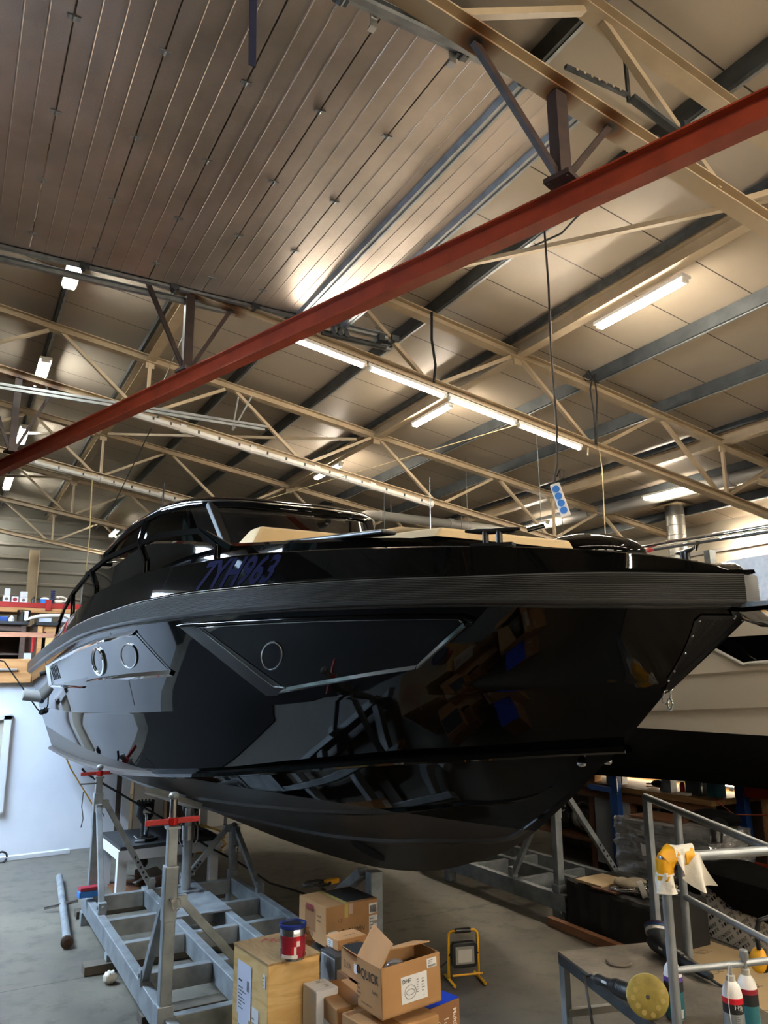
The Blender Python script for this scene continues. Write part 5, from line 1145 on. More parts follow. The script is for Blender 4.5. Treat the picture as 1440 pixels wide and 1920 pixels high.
# kraft paper
kp = MB(); rnd = random.Random(5)
kp.grid([[(1.52+.10*i/6+rnd.uniform(-.01, .01), 3.62+rnd.uniform(-.03, .03), .40+.11*j/6+rnd.uniform(-.012, .012)) for i in range(7)] for j in range(7)])
tag(kp.build('kraft_paper', 'cardboard_dark', smooth=30), 'crumpled brown kraft paper behind the paint tin', 'paper')
def box_faces(name, label, c, d, rz, m, group=None, bev=.003, cat='box'):
    r = root(name, label, cat, (c[0], c[1], c[2]), group); R = Matrix.Rotation(rz, 3, 'Z')
    MB().box((c[0], c[1], c[2]+d[2]/2), d, rz).build('carton', m, r, bevel=bev)
    def P(face, a, b, lift=.0):   # a along the face from its left, b up, both in metres
        hx, hy = d[0]/2, d[1]/2
        if face == 'front': q, e = Vector((-hx+a, -hy-lift, b)), Vector((1, 0, 0))
        elif face == 'left': q, e = Vector((-hx-lift, hy-a, b)), Vector((0, -1, 0))
        elif face == 'top': q, e = Vector((-hx+a, -hy+b, d[2]+lift)), Vector((1, 0, 0))
        return Vector(c)+R @ q, R @ e, (R @ Vector((0, 1, 0)) if face == 'top' else Vector(U))
    return r, P
def put(r, P, face, a, b, w_, h_, m='paper'): o_, e, u = P(face, a, b); return lab(r, o_, e, u, w_, h_, m)
def scr(r, P, face, a, b, w_, h_, **k): o_, e, u = P(face, a, b); return scribble(r, o_, e, u, w_, h_, **k)
def txt(r, P, face, a, b, t_, size, m='ink', **k): o_, e, u = P(face, a, b); return text('printed_lettering', t_, size, o_, e, u, m, r, .003, **k)
# big taped carton at the back
r, P = box_faces('carton', 'tall brown carton with yellow tape and handwriting at the back of the pile', (2.165, 4.45, .195), (.35, .33, .205), math.radians(4), 'cardboard', 'cartons in the middle pile')
R4 = Matrix.Rotation(math.radians(4), 3, 'Z')
o_, e, u = P('top', .145, .03); MB().add([o_+Vector((0, 0, .002)), o_+e*.20+Vector((0, 0, .002)), o_+e*.20+u*.28+Vector((0, 0, .002)), o_+u*.28+Vector((0, 0, .002))], [(0, 1, 2, 3)]).build('dark_opening', 'dark_plate', r, fix=False)  # dark sheet stands in for the shade in the open top
o_, e, u = P('top', .12, 0); lab(r, o_, e, u, .03, .33, mat('tape_yellow', '#b7a55c', .4) and 'tape_yellow', .003, 'yellow_tape'); o_, e, u = P('front', .12, .135); lab(r, o_, e, u, .025, .07, 'tape_yellow', .002, 'yellow_tape'); o_, e, u = P('front', .15, .15); lab(r, o_, e, u, .025, .055, mat('tape_pale', '#b59d93', .4) and 'tape_pale', .0015, 'clear_tape')
put(r, P, 'front', .285, .13, .055, .055); scr(r, P, 'front', .29, .135, .045, .04, barcode=True, m='ink', seed=11); put(r, P, 'front', .285, .025, .058, .095); scr(r, P, 'front', .29, .03, .045, .085, rows=5, seed=12); scr(r, P, 'front', .31, .075, .03, .015, barcode=True, m='ink', seed=13)
put(r, P, 'front', .015, .0, .06, .075); scr(r, P, 'front', .02, .005, .05, .065, rows=7, m='ink', seed=14)
txt(r, P, 'front', .10, .05, 'Ex GARMIN', .040, 'ink', sx=.75, shear=.15); txt(r, P, 'front', .07, .115, '1/5', .028, 'ink_brown', shear=.2)
put(r, P, 'left', .08, .05, .13, .12, 'cardboard_dark'); put(r, P, 'left', .09, .15, .10, .035, 'maroon'); scr(r, P, 'left', .23, .11, .06, .05, rows=2, m='ink_brown', seed=15); txt(r, P, 'left', .05, .02, 'GARMIN', .05, 'ink_brown', sx=.7, shear=.2)
# flat small carton on dark box
r, P = box_faces('dark_carton', 'dark grey carton with black and white striped end, beside the crate', (1.722, 3.56, 0), (.085, .15, .415), math.radians(3), mat('dark_carton_grey', '#3b3b3b', .4) and 'dark_carton_grey', 'cartons in the middle pile')
put(r, P, 'left', .01, .26, .13, .145, 'paper'); scr(r, P, 'left', .015, .27, .12, .13, barcode=True, m='ink', seed=21)
r, P = box_faces('carton', 'small flat brown carton lying on top of the dark striped carton', (1.80, 3.615, .416), (.16, .115, .045), math.radians(6), 'cardboard_light', 'cartons in the middle pile')
put(r, P, 'left', .02, .006, .05, .03); scr(r, P, 'left', .025, .008, .04, .025, rows=3, m='ink', seed=22); scr(r, P, 'front', .05, .012, .09, .02, rows=2, m='ink_brown', seed=23); scr(r, P, 'top', .06, .03, .09, .02, rows=1, m='ink_brown', seed=24)
# small half-open carton behind the tilted one
r, P = box_faces('carton', 'small half open carton squeezed behind the large lettered carton', (1.66, 3.20, .431), (.10, .16, .10), math.radians(0), 'cardboard_light', 'cartons in the middle pile')
o_, e, u = P('left', 0, .10); MB().add([o_, o_+e*.16, o_+e*.14+Vector((-.05, 0, .035)), o_+e*.02+Vector((-.05, 0, .035))], [(0, 1, 2, 3)]).build('flap', 'cardboard_light', r)
MB().bb(1.615, 1.705, 3.125, 3.275, .531, .533).build('dark_inside', 'black_matte', r); txt(r, P, 'left', .03, .03, 'ELKA', .038, 'ink_brown', sx=.8); put(r, P, 'left', .125, .03, .03, .035)  # black plate stands in for shade inside the half open carton
MB().bb(1.60, 1.72, 3.05, 3.3, .30, .43).build('packing', 'cardboard_dark', r)
# two closed cartons under it
r, P = box_faces('carton', 'closed taped carton lying under the lettered carton, left of the pair', (1.528, 3.065, 0), (.20, .27, .43), math.radians(-2), 'cardboard', 'cartons in the middle pile', .006)
o_, e, u = P('top', .06, 0); lab(r, o_, e, u, .07, .27, 'tape', .002, 'brown_tape'); put(r, P, 'left', .12, .2, .11, .16); scr(r, P, 'left', .13, .22, .09, .12, rows=6, seed=31)
r, P = box_faces('carton', 'closed taped carton in the foreground below the lettered carton', (1.575, 2.79, 0), (.285, .23, .435), math.radians(6), 'cardboard', 'cartons in the middle pile', .006)
o_, e, u = P('top', .05, 0); lab(r, o_, e, u, .07, .23, 'tape', .002, 'brown_tape'); o_, e, u = P('top', .0, .19); lab(r, o_, e, u, .28, .02, 'cardboard_dark', .0025, 'strap'); put(r, P, 'front', .20, .36, .045, .04); scr(r, P, 'front', .205, .363, .035, .032, rows=3, m='ink', seed=33)
put(r, P, 'left', .05, .22, .14, .17); scr(r, P, 'left', .07, .25, .1, .1, rows=6, m='ink', seed=34)
o_, e, u = P('front', .05, .37); lab(r, o_, e, u, .07, .065, 'tape', .002, 'brown_tape')
# white carton
r, P = box_faces('carton', 'narrow white carton standing between the crate and the brown cartons', (1.44, 3.12, 0), (.10, .115, .455), math.radians(4), 'white_paint', 'cartons in the middle pile')
scr(r, P, 'top', .04, .07, .05, .03, rows=2, m='ink', seed=41); scr(r, P, 'top', .055, .02, .04, .03, rows=2, m='ink_brown', seed=42)
# blue-topped carton
r, P = box_faces('carton', 'brown carton with blue top and white sideways lettering at the right of the pile', (1.80, 2.845, 0), (.165, .13, .425), math.radians(13), 'cardboard_dark', 'cartons in the middle pile')
o_, e, u = P('top', 0, 0); lab(r, o_, e, u, .165, .13, mat('top_blue', '#1c3aa0', .4) and 'top_blue', .002, 'blue_top')
o_, e, u = P('front', .125, .40); text('printed_lettering', 'MultiPlus-II', .028, o_, -Vector(u), e, mat('print_white', '#d9d2c8', .6) and 'print_white', r, .003, bold=.01)
for k, (a, b) in enumerate([(.045, .36), (.045, .325), (.045, .29), (.045, .255)]): o_, e, u = P('front', a, b); MB().tube([o_+e*.010*math.cos(t)+Vector(u)*.010*math.sin(t)-Vector((0, .002, 0)) for t in [i*.7 for i in range(9)]], .001, 4, closed=True).build('printed_symbol', 'print_white', r)
scr(r, P, 'front', .015, .22, .018, .17, rows=12, m='print_white', seed=51); scr(r, P, 'front', .075, .2, .03, .18, rows=14, m='print_white', seed=52)
# the tilted open carton with lettering
qb = root('open_carton', 'open brown carton with large black lettering tilted on the pile', 'box', (1.62, 2.86, .44), 'cartons in the middle pile')
QW, QD, QH = .268, .165, .168
Rq = Matrix.Rotation(math.radians(4.5), 3, 'Z') @ Matrix.Rotation(math.radians(-2), 3, 'Y') @ Matrix.Rotation(math.radians(0), 3, 'X')
qo = Vector((1.478, 2.675, .466))
def Q(a, b, c): return qo + Rq @ Vector((a, b, c))
def qface(pts, nm, m='cardboard', t=.004):
    p = [Q(*x) for x in pts]; n = (p[1]-p[0]).cross(p[2]-p[0]).normalized(); return MB().prism(p, -n*t).build(nm, m, qb)
qface([(0, 0, 0), (QW, 0, 0), (QW, 0, QH), (0, 0, QH)], 'front_panel'); qface([(0, QD, 0), (0, 0, 0), (0, 0, QH), (0, QD, QH)], 'side_panel', 'cardboard_light')  # left panel paler: its stronger light is put into the colour
qface([(QW, 0, 0), (QW, QD, 0), (QW, QD, QH), (QW, 0, QH)], 'side_panel'); qface([(QW, QD, 0), (0, QD, 0), (0, QD, QH), (QW, QD, QH)], 'back_panel'); qface([(0, QD, .001), (QW, QD, .001), (QW, 0, .001), (0, 0, .001)], 'bottom_panel')
qface([(0, 0, QH), (.055, .0, QH+.075), (.075, QD*.95, QH+.10), (0, QD, QH)], 'flap', 'cardboard_light'); qface([(QW*.98, QD, QH), (.06, QD, QH), (.10, QD*.55, QH+.02), (QW*.99, QD*.35, QH+.025)], 'flap')
qin = MB().ell(Q(.11, .07, .12), (.045, .04, .04), 12, 8); qin.ell(Q(.15, .06, .11), (.05, .03, .03), 12, 8); qin.build('contents', 'wrap_film', qb, smooth=40); MB().add([Q(.01, .01, .10), Q(QW-.01, .01, .10), Q(QW-.01, QD-.01, .10), Q(.01, QD-.01, .10)], [(0, 1, 2, 3)]).build('inside_shade_sheet', 'black_matte', qb)  # black sheet stands in for the shade inside the carton
qx, qu = Rq @ Vector((1, 0, 0)), Rq @ Vector((0, 0, 1)); qy = Rq @ Vector((0, -1, 0))
text('printed_lettering', 'QUICK', .044, Q(0, QD-.028, .108), qy, qu, 'ink', qb, .002, sx=.86, bold=.012)
text('printed_lettering', 'Sealing', .017, Q(0, QD-.105, .072), qy, qu, 'ink', qb, .002, sx=.8, bold=.01)
lg = MB()
lg.tube([Q(-.002, QD-.012+.009*math.cos(t)*-1, .128+.014*math.sin(t)) for t in [i*.63 for i in range(10)]], .0018, 5, closed=True); lg.build('printed_symbol', 'ink', qb)
scribble(qb, Q(0, QD-.005, .03), qy, qu, .03, .06, 4, 'ink_brown', seed=61); scribble(qb, Q(0, QD-.03, .02), qy, qu, .09, .012, 1, 'ink_brown', seed=62)
lab(qb, Q(.085, 0, .03), qx, qu, .118, .09); text('printed_lettering', 'DP3', .018, Q(.09, 0, .098), qx, qu, 'ink', qb, .003, bold=.015); scribble(qb, Q(.118, 0, .1), qx, qu, .025, .014, 2, 'ink', seed=63)
scribble(qb, Q(.155, 0, .055), qx, qu, .015, .05, 6, seed=64); scribble(qb, Q(.177, 0, .055), qx, qu, .018, .05, 5, seed=65); scribble(qb, Q(.182, 0, .038), qx, qu, .015, .008, 1, 'ink', seed=66)
dw = MB(); cw = Vector((.125, -.003, .065))
for rx, rz_ in ((.026, .023), (.018, .010)): dw.tube([Q(cw.x+rx*math.cos(t), cw.y, cw.z+rz_*math.sin(t)) for t in [i*.4 for i in range(16)]], .0007, 4, closed=True)
dw.build('line_drawing', 'ink_soft', qb)
lab(qb, Q(.205, 0, .125), qx, qu, .045, .032); scribble(qb, Q(.21, 0, .128), qx, qu, .034, .007, barcode=True, m='ink', seed=67); scribble(qb, Q(.21, 0, .138), qx, qu, .034, .016, 3, 'ink', seed=68)
# ---- work light
fl_ = root('work_light', 'yellow and black flood work light standing on the floor', 'work light', (2.71, 3.95, 0))
Rf = Matrix.Rotation(math.radians(-16), 3, 'Z'); fo = Vector((2.712, 3.945, 0))
def Fp(x, y, z): return fo + Rf @ Vector((x, y, z))
MB().tube([Fp(-.088, .02, .012), Fp(-.088, .02, .215), Fp(-.085, .02, .242), Fp(-.07, .02, .255), Fp(.07, .02, .255), Fp(.085, .02, .242), Fp(.088, .02, .215), Fp(.088, .02, .012)], .008, 10).build('stand_frame', 'yellow_paint', fl_, smooth=50)
for s in (-1, 1): MB().tube([Fp(s*.088, -.09, .010), Fp(s*.088, .09, .010)], .008, 8).build('foot', 'yellow_paint', fl_, smooth=50)
MB().tube([Fp(-.088, -.05, .05), Fp(.088, -.05, .05)], .006, 8).build('cross_bar', 'yellow_paint', fl_)
MB().cyl(Fp(-.045, .02, .255), Fp(.045, .02, .255), .014, 12).build('grip', 'black_satin', fl_, smooth=50)
lamp_b = MB().prism([Fp(x, -.01, z) for x, z in ((-.075, .085), (-.06, .07), (.06, .07), (.075, .085), (.075, .185), (.06, .20), (-.06, .20), (-.075, .185))], Rf @ Vector((0, .04, 0))).build('lamp_housing', 'black_satin', fl_, bevel=.004)
MB().prism([Fp(x, -.012, z) for x, z in ((-.055, .09), (.055, .09), (.055, .18), (-.055, .18))], Rf @ Vector((0, .004, 0))).build('lens', mat('lens_grey', '#8d8a84', .2) and 'lens_grey', lamp_b); MB().prism([Fp(x, -.0135, z) for x, z in ((-.04, .10), (.04, .10), (.04, .165), (-.04, .165))], Rf @ Vector((0, .003, 0))).build('reflector', mat('reflector', '#b8b4ac', .25) and 'reflector', lamp_b)
for s in (-1, 1): MB().cyl(Fp(s*.072, .01, .135), Fp(s*.088, .02, .135), .008, 8).build('pivot_knob', 'black_satin', fl_)
tag(MB().tube([Fp(-.09, .03, .10), Fp(-.15, .05, .05), Fp(-.28, .02, .012), Fp(-.5, -.05, .008)], .005, 6).build('lamp_cable', 'rope_black', smooth=60), 'thin black cable running from the work light behind the open carton', 'cable')
# ================================================================== neighbouring white boat at right
wb = root('white_boat', 'cream white motor boat hull at the right edge with black skirt below', 'boat', (6.1, 5.2, .88))
WX = 4.92
def wx(y, z):   # starboard side of the hull, bow towards -y
    t = max(0.0, (3.6-y)/2.9); return WX + 1.25*t**2 + (1.7-z)*.10*(1 if z < 1.7 else 0)
def wrow(z, dx=0, y0=.8, y1=9.2, n=30): return [Vector((min(wx(y0+(y1-y0)*i/n, z)+dx, 6.1), y0+(y1-y0)*i/n, z)) for i in range(n+1)]
def zline(pts):  # z along y
    return lambda y: float(np.interp(y, [p[0] for p in pts], [p[1] for p in pts]))
def zrow(f, dx=0, y0=.8, y1=9.2, n=30): return [Vector((min(wx(y0+(y1-y0)*i/n, f(y0+(y1-y0)*i/n))+dx, 6.1), y0+(y1-y0)*i/n, f(y0+(y1-y0)*i/n))) for i in range(n+1)]
K = lambda s: 1.65+(s-1.65)*WX/6.2
mirw = lambda p: Vector((2*6.1-p.x, p.y, p.z))
def wboth(mb, rows, m=0): mb.grid(rows, m); mb.grid([[mirw(p) for p in r] for r in rows], m, flip=True)
z1, z2, z3, z4 = (lambda y: 1.30+.012*(y-4)), (lambda y: 1.405+.0*(y-4)), (lambda y: 1.655+.02*(4-y)), (lambda y: 1.30)
h = MB(); topz = lambda y: 2.02+.05*(4-y)*.3
kn1 = lambda y: K(1.39)-.10*(y-3.43)*.9*.6; kn0 = lambda y: K(1.16)-.0*(y-3.5); kn2 = lambda y: K(1.71)-.05*(y-3.4)
rws = [zrow(kn0, .0), zrow(lambda y: kn0(y)+.04), zrow(kn1, .0), zrow(lambda y: kn1(y)+.012, -.035), zrow(lambda y: (kn1(y)+kn2(y))/2, -.055), zrow(kn2, -.06), zrow(lambda y: kn2(y)+.01, -.085), zrow(lambda y: kn2(y)+.2, -.10), zrow(topz, -.10)]
wboth(h, rws); h.grid([rws[-1], [mirw(p) for p in rws[-1]]])
h.build('hull', 'cream_gel', wb, smooth=20)
sk = MB(); lowz = lambda y: .895 - .02*(y-3.5) - .03*max(0, (y-4.2))
s_r = [zrow(kn0, -.012), zrow(lambda y: kn0(y)-.05, -.02), zrow(lambda y: (kn0(y)+lowz(y))/2, -.02), zrow(lowz, .06), [Vector((6.1, p.y, p.z-.01)) for p in zrow(lowz, .06)]]
wboth(sk, s_r); sk.build('hull_skirt', 'black_cloth', wb, smooth=40)
# dark hull window with white surround
def wpt(y, z, d): 
    f = 1.0 if z > kn2(y)+.05 else 0
    return Vector((wx(y, z)-.10-d, y, z))
zy = lambda y: K(1.95)-(3.76-y)*.52 if y > 3.45 else K(1.79)+(3.45-y)*.05
win = MB(); ysw = [3.80-.05*i for i in range(24)]
win.grid([[wpt(y, min(zy(y), 1.925), .012) for y in ysw], [wpt(y, 1.935, .012) for y in ysw]]); win.build('hull_window', 'black_gloss', wb)
MB().tube([wpt(y, min(zy(y), 1.925)-.012, .010) for y in ysw], .014, 6).build('window_surround', 'white_plastic', wb, smooth=60)
# frosted cover over the foredeck
fr = MB()
rowsf = []
for j in range(9):
    t = j/8; rowsf.append([Vector((WX-.06+.9*t, 3.95-.35*t+.0-(2.6)*i/14, 2.02+(.22*math.sin(min(1, (i+3)/5)*math.pi/2))*(math.cos(t*1.5))*2.1)) for i in range(15)])
fr.grid(rowsf); fr.grid([[Vector((p.x, p.y, 2.0)) for p in rowsf[0]], rowsf[0]])
fr.grid([[Vector((r[0].x, r[0].y, 2.0)) for r in rowsf], [r[0] for r in rowsf]])
fr.build('frosted_cover', 'frost', wb, smooth=60)
pl_ = root('mast', 'long shiny boat mast lying level above the white boat with red straps', 'mast', (5.2, 4, 2.6))
MB().cyl((5.25, 5.2, 2.80), (5.25, 1.5, 2.70), .022, 12).build('pole', 'chrome', pl_, smooth=50)
MB().cyl((5.25, 4.65, 2.745), (5.25, 1.5, 2.66), .012, 10).build('lower_rod', 'black_satin', pl_, smooth=50)
MB().ell((5.22, 4.62, 2.74), (.02, .07, .022), 10, 6).build('red_strap', 'red_paint', pl_, smooth=60)
MB().ell((5.22, 4.78, 2.76), (.03, .06, .03), 10, 6).build('grey_pad', 'cable_dark', pl_, smooth=60)
MB().bar((5.3, 3.1, 2.0), (5.3, 3.1, 2.76), .05, .03).build('mast_crutch', 'galv_frame', pl_); MB().bar((5.3, 2.0, 2.0), (5.3, 2.0, 2.73), .05, .03).build('mast_crutch', 'galv_frame', pl_)
tag(MB().tube([(14.4, 12.0, 3.55), (14.4, 9.2, 3.55)], .03, 8).build('hose_line', 'orange_paint'), 'orange hose line along the right wall', 'hose')
tag(MB().bb(14.3, 14.5, 10.95, 11.1, 3.0, 4.4).build('wall_post', 'galv_dark'), 'dark post beside the vent stack at right', 'post')
# ================================================================== pallet, tarp box, benches under the white boat
pt = root('wrapped_pallet', 'tall pallet load in shiny stretch film at right behind the railing', 'pallet load', (4.9, 4.25, 0))
Rp_ = Matrix.Rotation(math.radians(-3), 3, 'Z')
co_ = MB(); rnd = random.Random(3)
for k in range(11): co_.box((4.905+rnd.uniform(-.008, .008), 4.255+rnd.uniform(-.01, .01), .10+.045*k), (.40, .84, .040), rnd.uniform(-.015, .015))
co_.build('stacked_sheets', 'wrap_core', pt)
for k in range(3): MB().bb(4.70, 5.12, 3.86+.36*k, 3.96+.36*k, 0, .075).build('pallet_block', 'bench_wood', pt)
wf = MB(); per = [(4.685, 3.815), (5.13, 3.815), (5.13, 4.70), (4.685, 4.70)]
def perim(t):
    t = t % 4; i = int(t); f = t-i; a, b = per[i], per[(i+1) % 4]; return a[0]+(b[0]-a[0])*f, a[1]+(b[1]-a[1])*f
NPer = 120; wr = []
for j in range(29):
    z = .03+.57*j/28; row = []
    for i in range(NPer):
        x, y = perim(4*i/NPer); k = .007*math.sin(i*1.7+j*2.3)+.008*math.sin(i*.53-j*1.1)+rnd.uniform(-.007, .007); dx, dy = x-4.905, y-4.255; L_ = math.hypot(dx, dy); row.append((x+dx/L_*k, y+dy/L_*k, z+rnd.uniform(-.006, .006)))
    wr.append(row)
wf.grid(wr, close=True); wf.add([Vector(p) for p in wr[-1]], [tuple(range(NPer))]); wf.build('stretch_film', 'wrap_film', pt, smooth=25)
tag(MB().box((4.92, 4.4, .612), (.3, .42, .012), .1).build('cover_sheet', 'brown_board'), 'dark brown sheet on top of the wrapped pallet load', 'sheet')
MB().add([(4.67, 4.42, .36), (4.67, 4.36, .37), (4.668, 4.37, .44), (4.668, 4.43, .45)], [(0, 1, 2, 3)]).build('label', 'paper', pt)
tag(MB().tube([(4.95, 3.9, .62), (4.82, 3.84, .65), (4.74, 3.80, .62), (4.72, 3.79, .55)], [.04, .05, .045, .035], 10).build('rubber_hose', 'black_satin', smooth=50), 'thick black rubber elbow hanging at the pallet load corner', 'hose')
# tarp covered box with things on it
tbx = MB(); rnd = random.Random(9)
g_ = []
NXT = 22
for (x0, y0, z0, x1, y1, z1) in ((3.87, 4.36, .0, 3.85, 3.62, .0), (3.865, 4.37, .28, 3.845, 3.61, .28), (3.875, 4.375, .30, 3.86, 3.605, .30), (4.12, 4.375, .30, 4.08, 3.61, .305), (4.38, 4.37, .30, 4.34, 3.62, .30), (4.40, 4.36, .28, 4.36, 3.62, .28), (4.40, 4.36, 0, 4.36, 3.62, 0)):
    g_.append([Vector((x0+(x1-x0)*i/NXT+rnd.uniform(-.006, .006), y0+(y1-y0)*i/NXT, z0+(z1-z0)*i/NXT+(rnd.uniform(-.005, .005) if z0 > .1 else 0))) for i in range(NXT+1)])
tbx.grid(g_); tbx.add([r[0] for r in g_], [tuple(range(len(g_)))]); tbx.add([r[-1] for r in g_], [tuple(range(len(g_)))])
tag(tbx.build('covered_box', mat('tarp', '#242321', .85, col2='#1b1a19', scale=4) and 'tarp', smooth=35), 'low box under a dark dusty tarp in front of the right cradle', 'box')
tag(MB().bar((3.80, 4.48, .028), (3.78, 3.62, .028), .05, .055).build('timber_batten', mat('batten_wood', '#a2714f', .6, col2='#8f6040', scale=5) and 'batten_wood', bevel=.003), 'reddish timber batten on the floor in front of the tarp box', 'batten')
tag(MB().box((4.01, 4.17, .318), (.27, .24, .016), math.radians(2)).build('plywood_offcut', 'sheet_beige'), 'pale plywood offcut lying on the tarp box', 'board')
tag(MB().box((4.0, 4.02, .312), (.30, .20, .01), .1).build('dark_offcut', 'brown_board'), 'dark board under the pale plywood offcut', 'board')
tag(MB().bar((4.16, 4.22, .34), (4.22, 3.92, .335), .05, .02).build('steel_bar', 'galv_dark'), 'flat steel bar lying behind the pale offcut', 'bar')
sh = root('shackle', 'polished shackle hook lying on the tarp box', 'shackle', (3.93, 3.84, .32))
MB().tube([(3.90, 3.96, .325), (3.885, 3.88, .33), (3.885, 3.82, .345), (3.92, 3.775, .345), (3.95, 3.80, .335), (3.96, 3.9, .33), (3.95, 3.97, .325)], .009, 8).build('bow', 'chrome', sh, smooth=60); MB().cyl((3.88, 3.97, .325), (3.97, 3.97, .325), .014, 10).ell((3.96, 3.78, .335), (.03, .03, .025), 10, 8).build('pin', 'steel', sh, smooth=50)
tag(MB().ell((4.05, 3.93, .345), (.11, .06, .035), 14, 8).ell((4.0, 3.98, .35), (.06, .05, .03), 12, 8).build('rope_bundle', mat('rope_dusty', '#8b8171', .9, bump=.5, bscale=80) and 'rope_dusty', smooth=60), 'dusty rope bundle on the tarp box beside the shackle', 'rope')
chn = MB(); rnd = random.Random(4); n_l = 0
def link(mb, c, a, tilt, r=.0042, L_=.02, W_=.010):
    R = Matrix.Rotation(a, 3, 'Z') @ Matrix.Rotation(tilt, 3, 'X'); pts = []
    for i in range(10):
        t = i*2*math.pi/10; pts.append(Vector(c)+R @ Vector((L_*math.cos(t), W_*math.sin(t), 0)))
    mb.tube(pts, r, 5, closed=True)
for k in range(90):
    t = k/90; a = t*14; x = 4.06+.14*math.cos(a)*(.4+.6*t)+rnd.uniform(-.01, .01); y = 3.78+.13*math.sin(a)*(.4+.6*t)+rnd.uniform(-.01, .01); link(chn, (x, y, .315+.03*(1-t)+rnd.uniform(0, .012)), a+1.57, (k % 2)*1.3+.1)
tag(chn.build('chain', mat('chain_steel', '#55504a', .4, .8) and 'chain_steel', smooth=60), 'heap of steel chain on the tarp box', 'chain')
blk = root('pulley_block', 'grey pulley wheel lying against the chain heap', 'pulley', (3.93, 3.76, .31))
MB().cyl((3.93, 3.765, .355), (3.955, 3.745, .365), .05, 20).build('wheel', 'pvc_grey', blk, smooth=40); MB().cyl((3.92, 3.77, .353), (3.965, 3.74, .367), .014, 10).build('hub', 'steel', blk, smooth=40)
tag(MB().ell((4.2, 3.80, .33), (.10, .06, .02), 12, 8).build('cloth_scrap', 'rope_dusty', smooth=60), 'dusty cloth scrap behind the chain heap', 'cloth')
# workbench and shelves behind
bn = root('workbench', 'long wooden workbench under the white boat behind the pallet load', 'workbench', (5.4, 5.2, 0))
MB().bb(5.15, 5.85, 4.15, 6.6, .70, .745).build('bench_top', 'bench_wood', bn, bevel=.004); MB().bb(5.17, 5.19, 4.2, 6.6, .62, .70).build('front_rail', 'brown_board', bn)
MB().bb(5.18, 5.20, 4.17, 4.50, .28, .62).build('side_panel', 'white_paint', bn); MB().bb(5.18, 5.20, 5.02, 5.42, .08, .64).build('side_panel', 'grey_panel', bn)
for y in (4.2, 5.0, 5.45, 6.5): MB().bb(5.2, 5.26, y, y+.06, 0, .70).build('leg', 'brown_board', bn)
MB().bb(5.2, 5.8, 5.4, 6.6, .22, .245).build('shelf', 'brown_board', bn); MB().bb(5.78, 5.82, 4.15, 6.6, 0, .7).build('back_board', 'dark_wood', bn)
bp_ = root('coil_bundle', 'clear bag with coiled hoses on the low bench shelf', 'bag', (5.4, 5.75, .245))
for k in range(5): MB().tube([(5.34+.01*k, 5.72+.13*math.cos(a)*(1-.08*k), .40+.13*math.sin(a)*(1-.08*k)) for a in [i*.4 for i in range(16)]], .012, 6, closed=True).build('hose_coil', 'black_satin' if k % 2 else 'pvc_grey', bp_, smooth=60)
MB().ell((5.36, 5.74, .38), (.09, .17, .13), 14, 10).build('clear_bag', 'wrap_film', bp_, smooth=60)
tag(MB().ell((5.36, 6.05, .36), (.1, .14, .12), 12, 8).build('dark_bag', 'black_satin', smooth=20), 'dark bag on the low bench shelf beside the coiled hoses', 'bag')
bl_l = batten((5.70, 4.25, .853), (5.70, 6.2, .853), 'dim tube lamp added out of sight at the back of the workbench under the white boat', mt='tube_added_dim')  # hidden lamp, added to brighten the bench below the hull
for y in (4.4, 6.0): MB().bar((5.72, y, .745), (5.72, y, .845), .02, .02).build('lamp_foot', 'galv_dark', bl_l)
# things on the bench
tag(MB().bb(5.22, 5.3, 5.44, 5.56, .746, .80).build('wood_block', 'pine'), 'small pine block on the workbench near the bow', 'block')
tag(MB().bb(5.24, 5.34, 5.55, 5.85, .746, .765).build('paper_stack', 'paper'), 'papers lying at the far end of the workbench', 'papers')
mat('lime', '#9aa32c', .5); mat('wax_pale', '#c2ac68', .6)
for k, y in enumerate((5.30, 5.20)):
    c_ = root('spray_carton', ('left' if k == 0 else 'right')+' green and white carton on the workbench behind the blue post', 'box', (5.3, y, .746), 'green cartons on the workbench')
    MB().bb(5.27, 5.33, y-.045, y+.045, .746, .865).build('carton', 'white_paint', c_)
    MB().add([(5.2695, y+.045, .80), (5.2695, y-.045, .75), (5.2695, y-.045, .86), (5.2695, y+.045, .84)], [(0, 1, 2, 3)]).build('print', 'lime', c_)
bl = root('blue_post', 'blue steel press column standing in front of the workbench', 'post', (5.1, 5.08, 0))
MB().bb(5.08, 5.14, 5.04, 5.13, 0, .88).build('column', 'blue_paint', bl, bevel=.005); MB().bb(5.07, 5.13, 5.1, 5.38, .70, .74).build('arm', 'blue_paint', bl); MB().ell((5.07, 5.06, .50), (.02, .02, .025), 8, 6).build('knob', 'white_plastic', bl); MB().tube([(5.075, 5.03, .82), (5.07, 5.02, .72), (5.075, 5.03, .69)], .006, 6).build('hook', 'steel', bl)
js = root('jack_stand', 'grey steel trestle standing on the workbench end', 'trestle', (5.3, 4.62, .746))
for s in (-1, 1): MB().bar((5.28, 4.66+s*.012, .90), (5.28, 4.66+s*.10+.03, .50), .04, .035).build('leg', 'galv_frame', js)
MB().bb(5.24, 5.31, 4.60, 4.69, .72, .90).build('head', 'galv_frame', js)
tag(MB().tube([(5.32+.05*math.cos(a), 4.86+.05*math.sin(a), .752+.002*i) for i, a in enumerate([k*.6 for k in range(22)])], .006, 6).build('wire_coil', 'cloth_white'), 'coil of pale wire on the workbench', 'wire')
tag(MB().ell((5.3, 4.78, .79), (.05, .07, .03), 10, 8).build('black_tool', 'tool_black', smooth=50), 'black hand tool on the workbench beside the wire coil', 'tool')
cs = root('charger_case', 'black battery charger with grey handle on the workbench end', 'charger', (5.3, 4.38, .746))
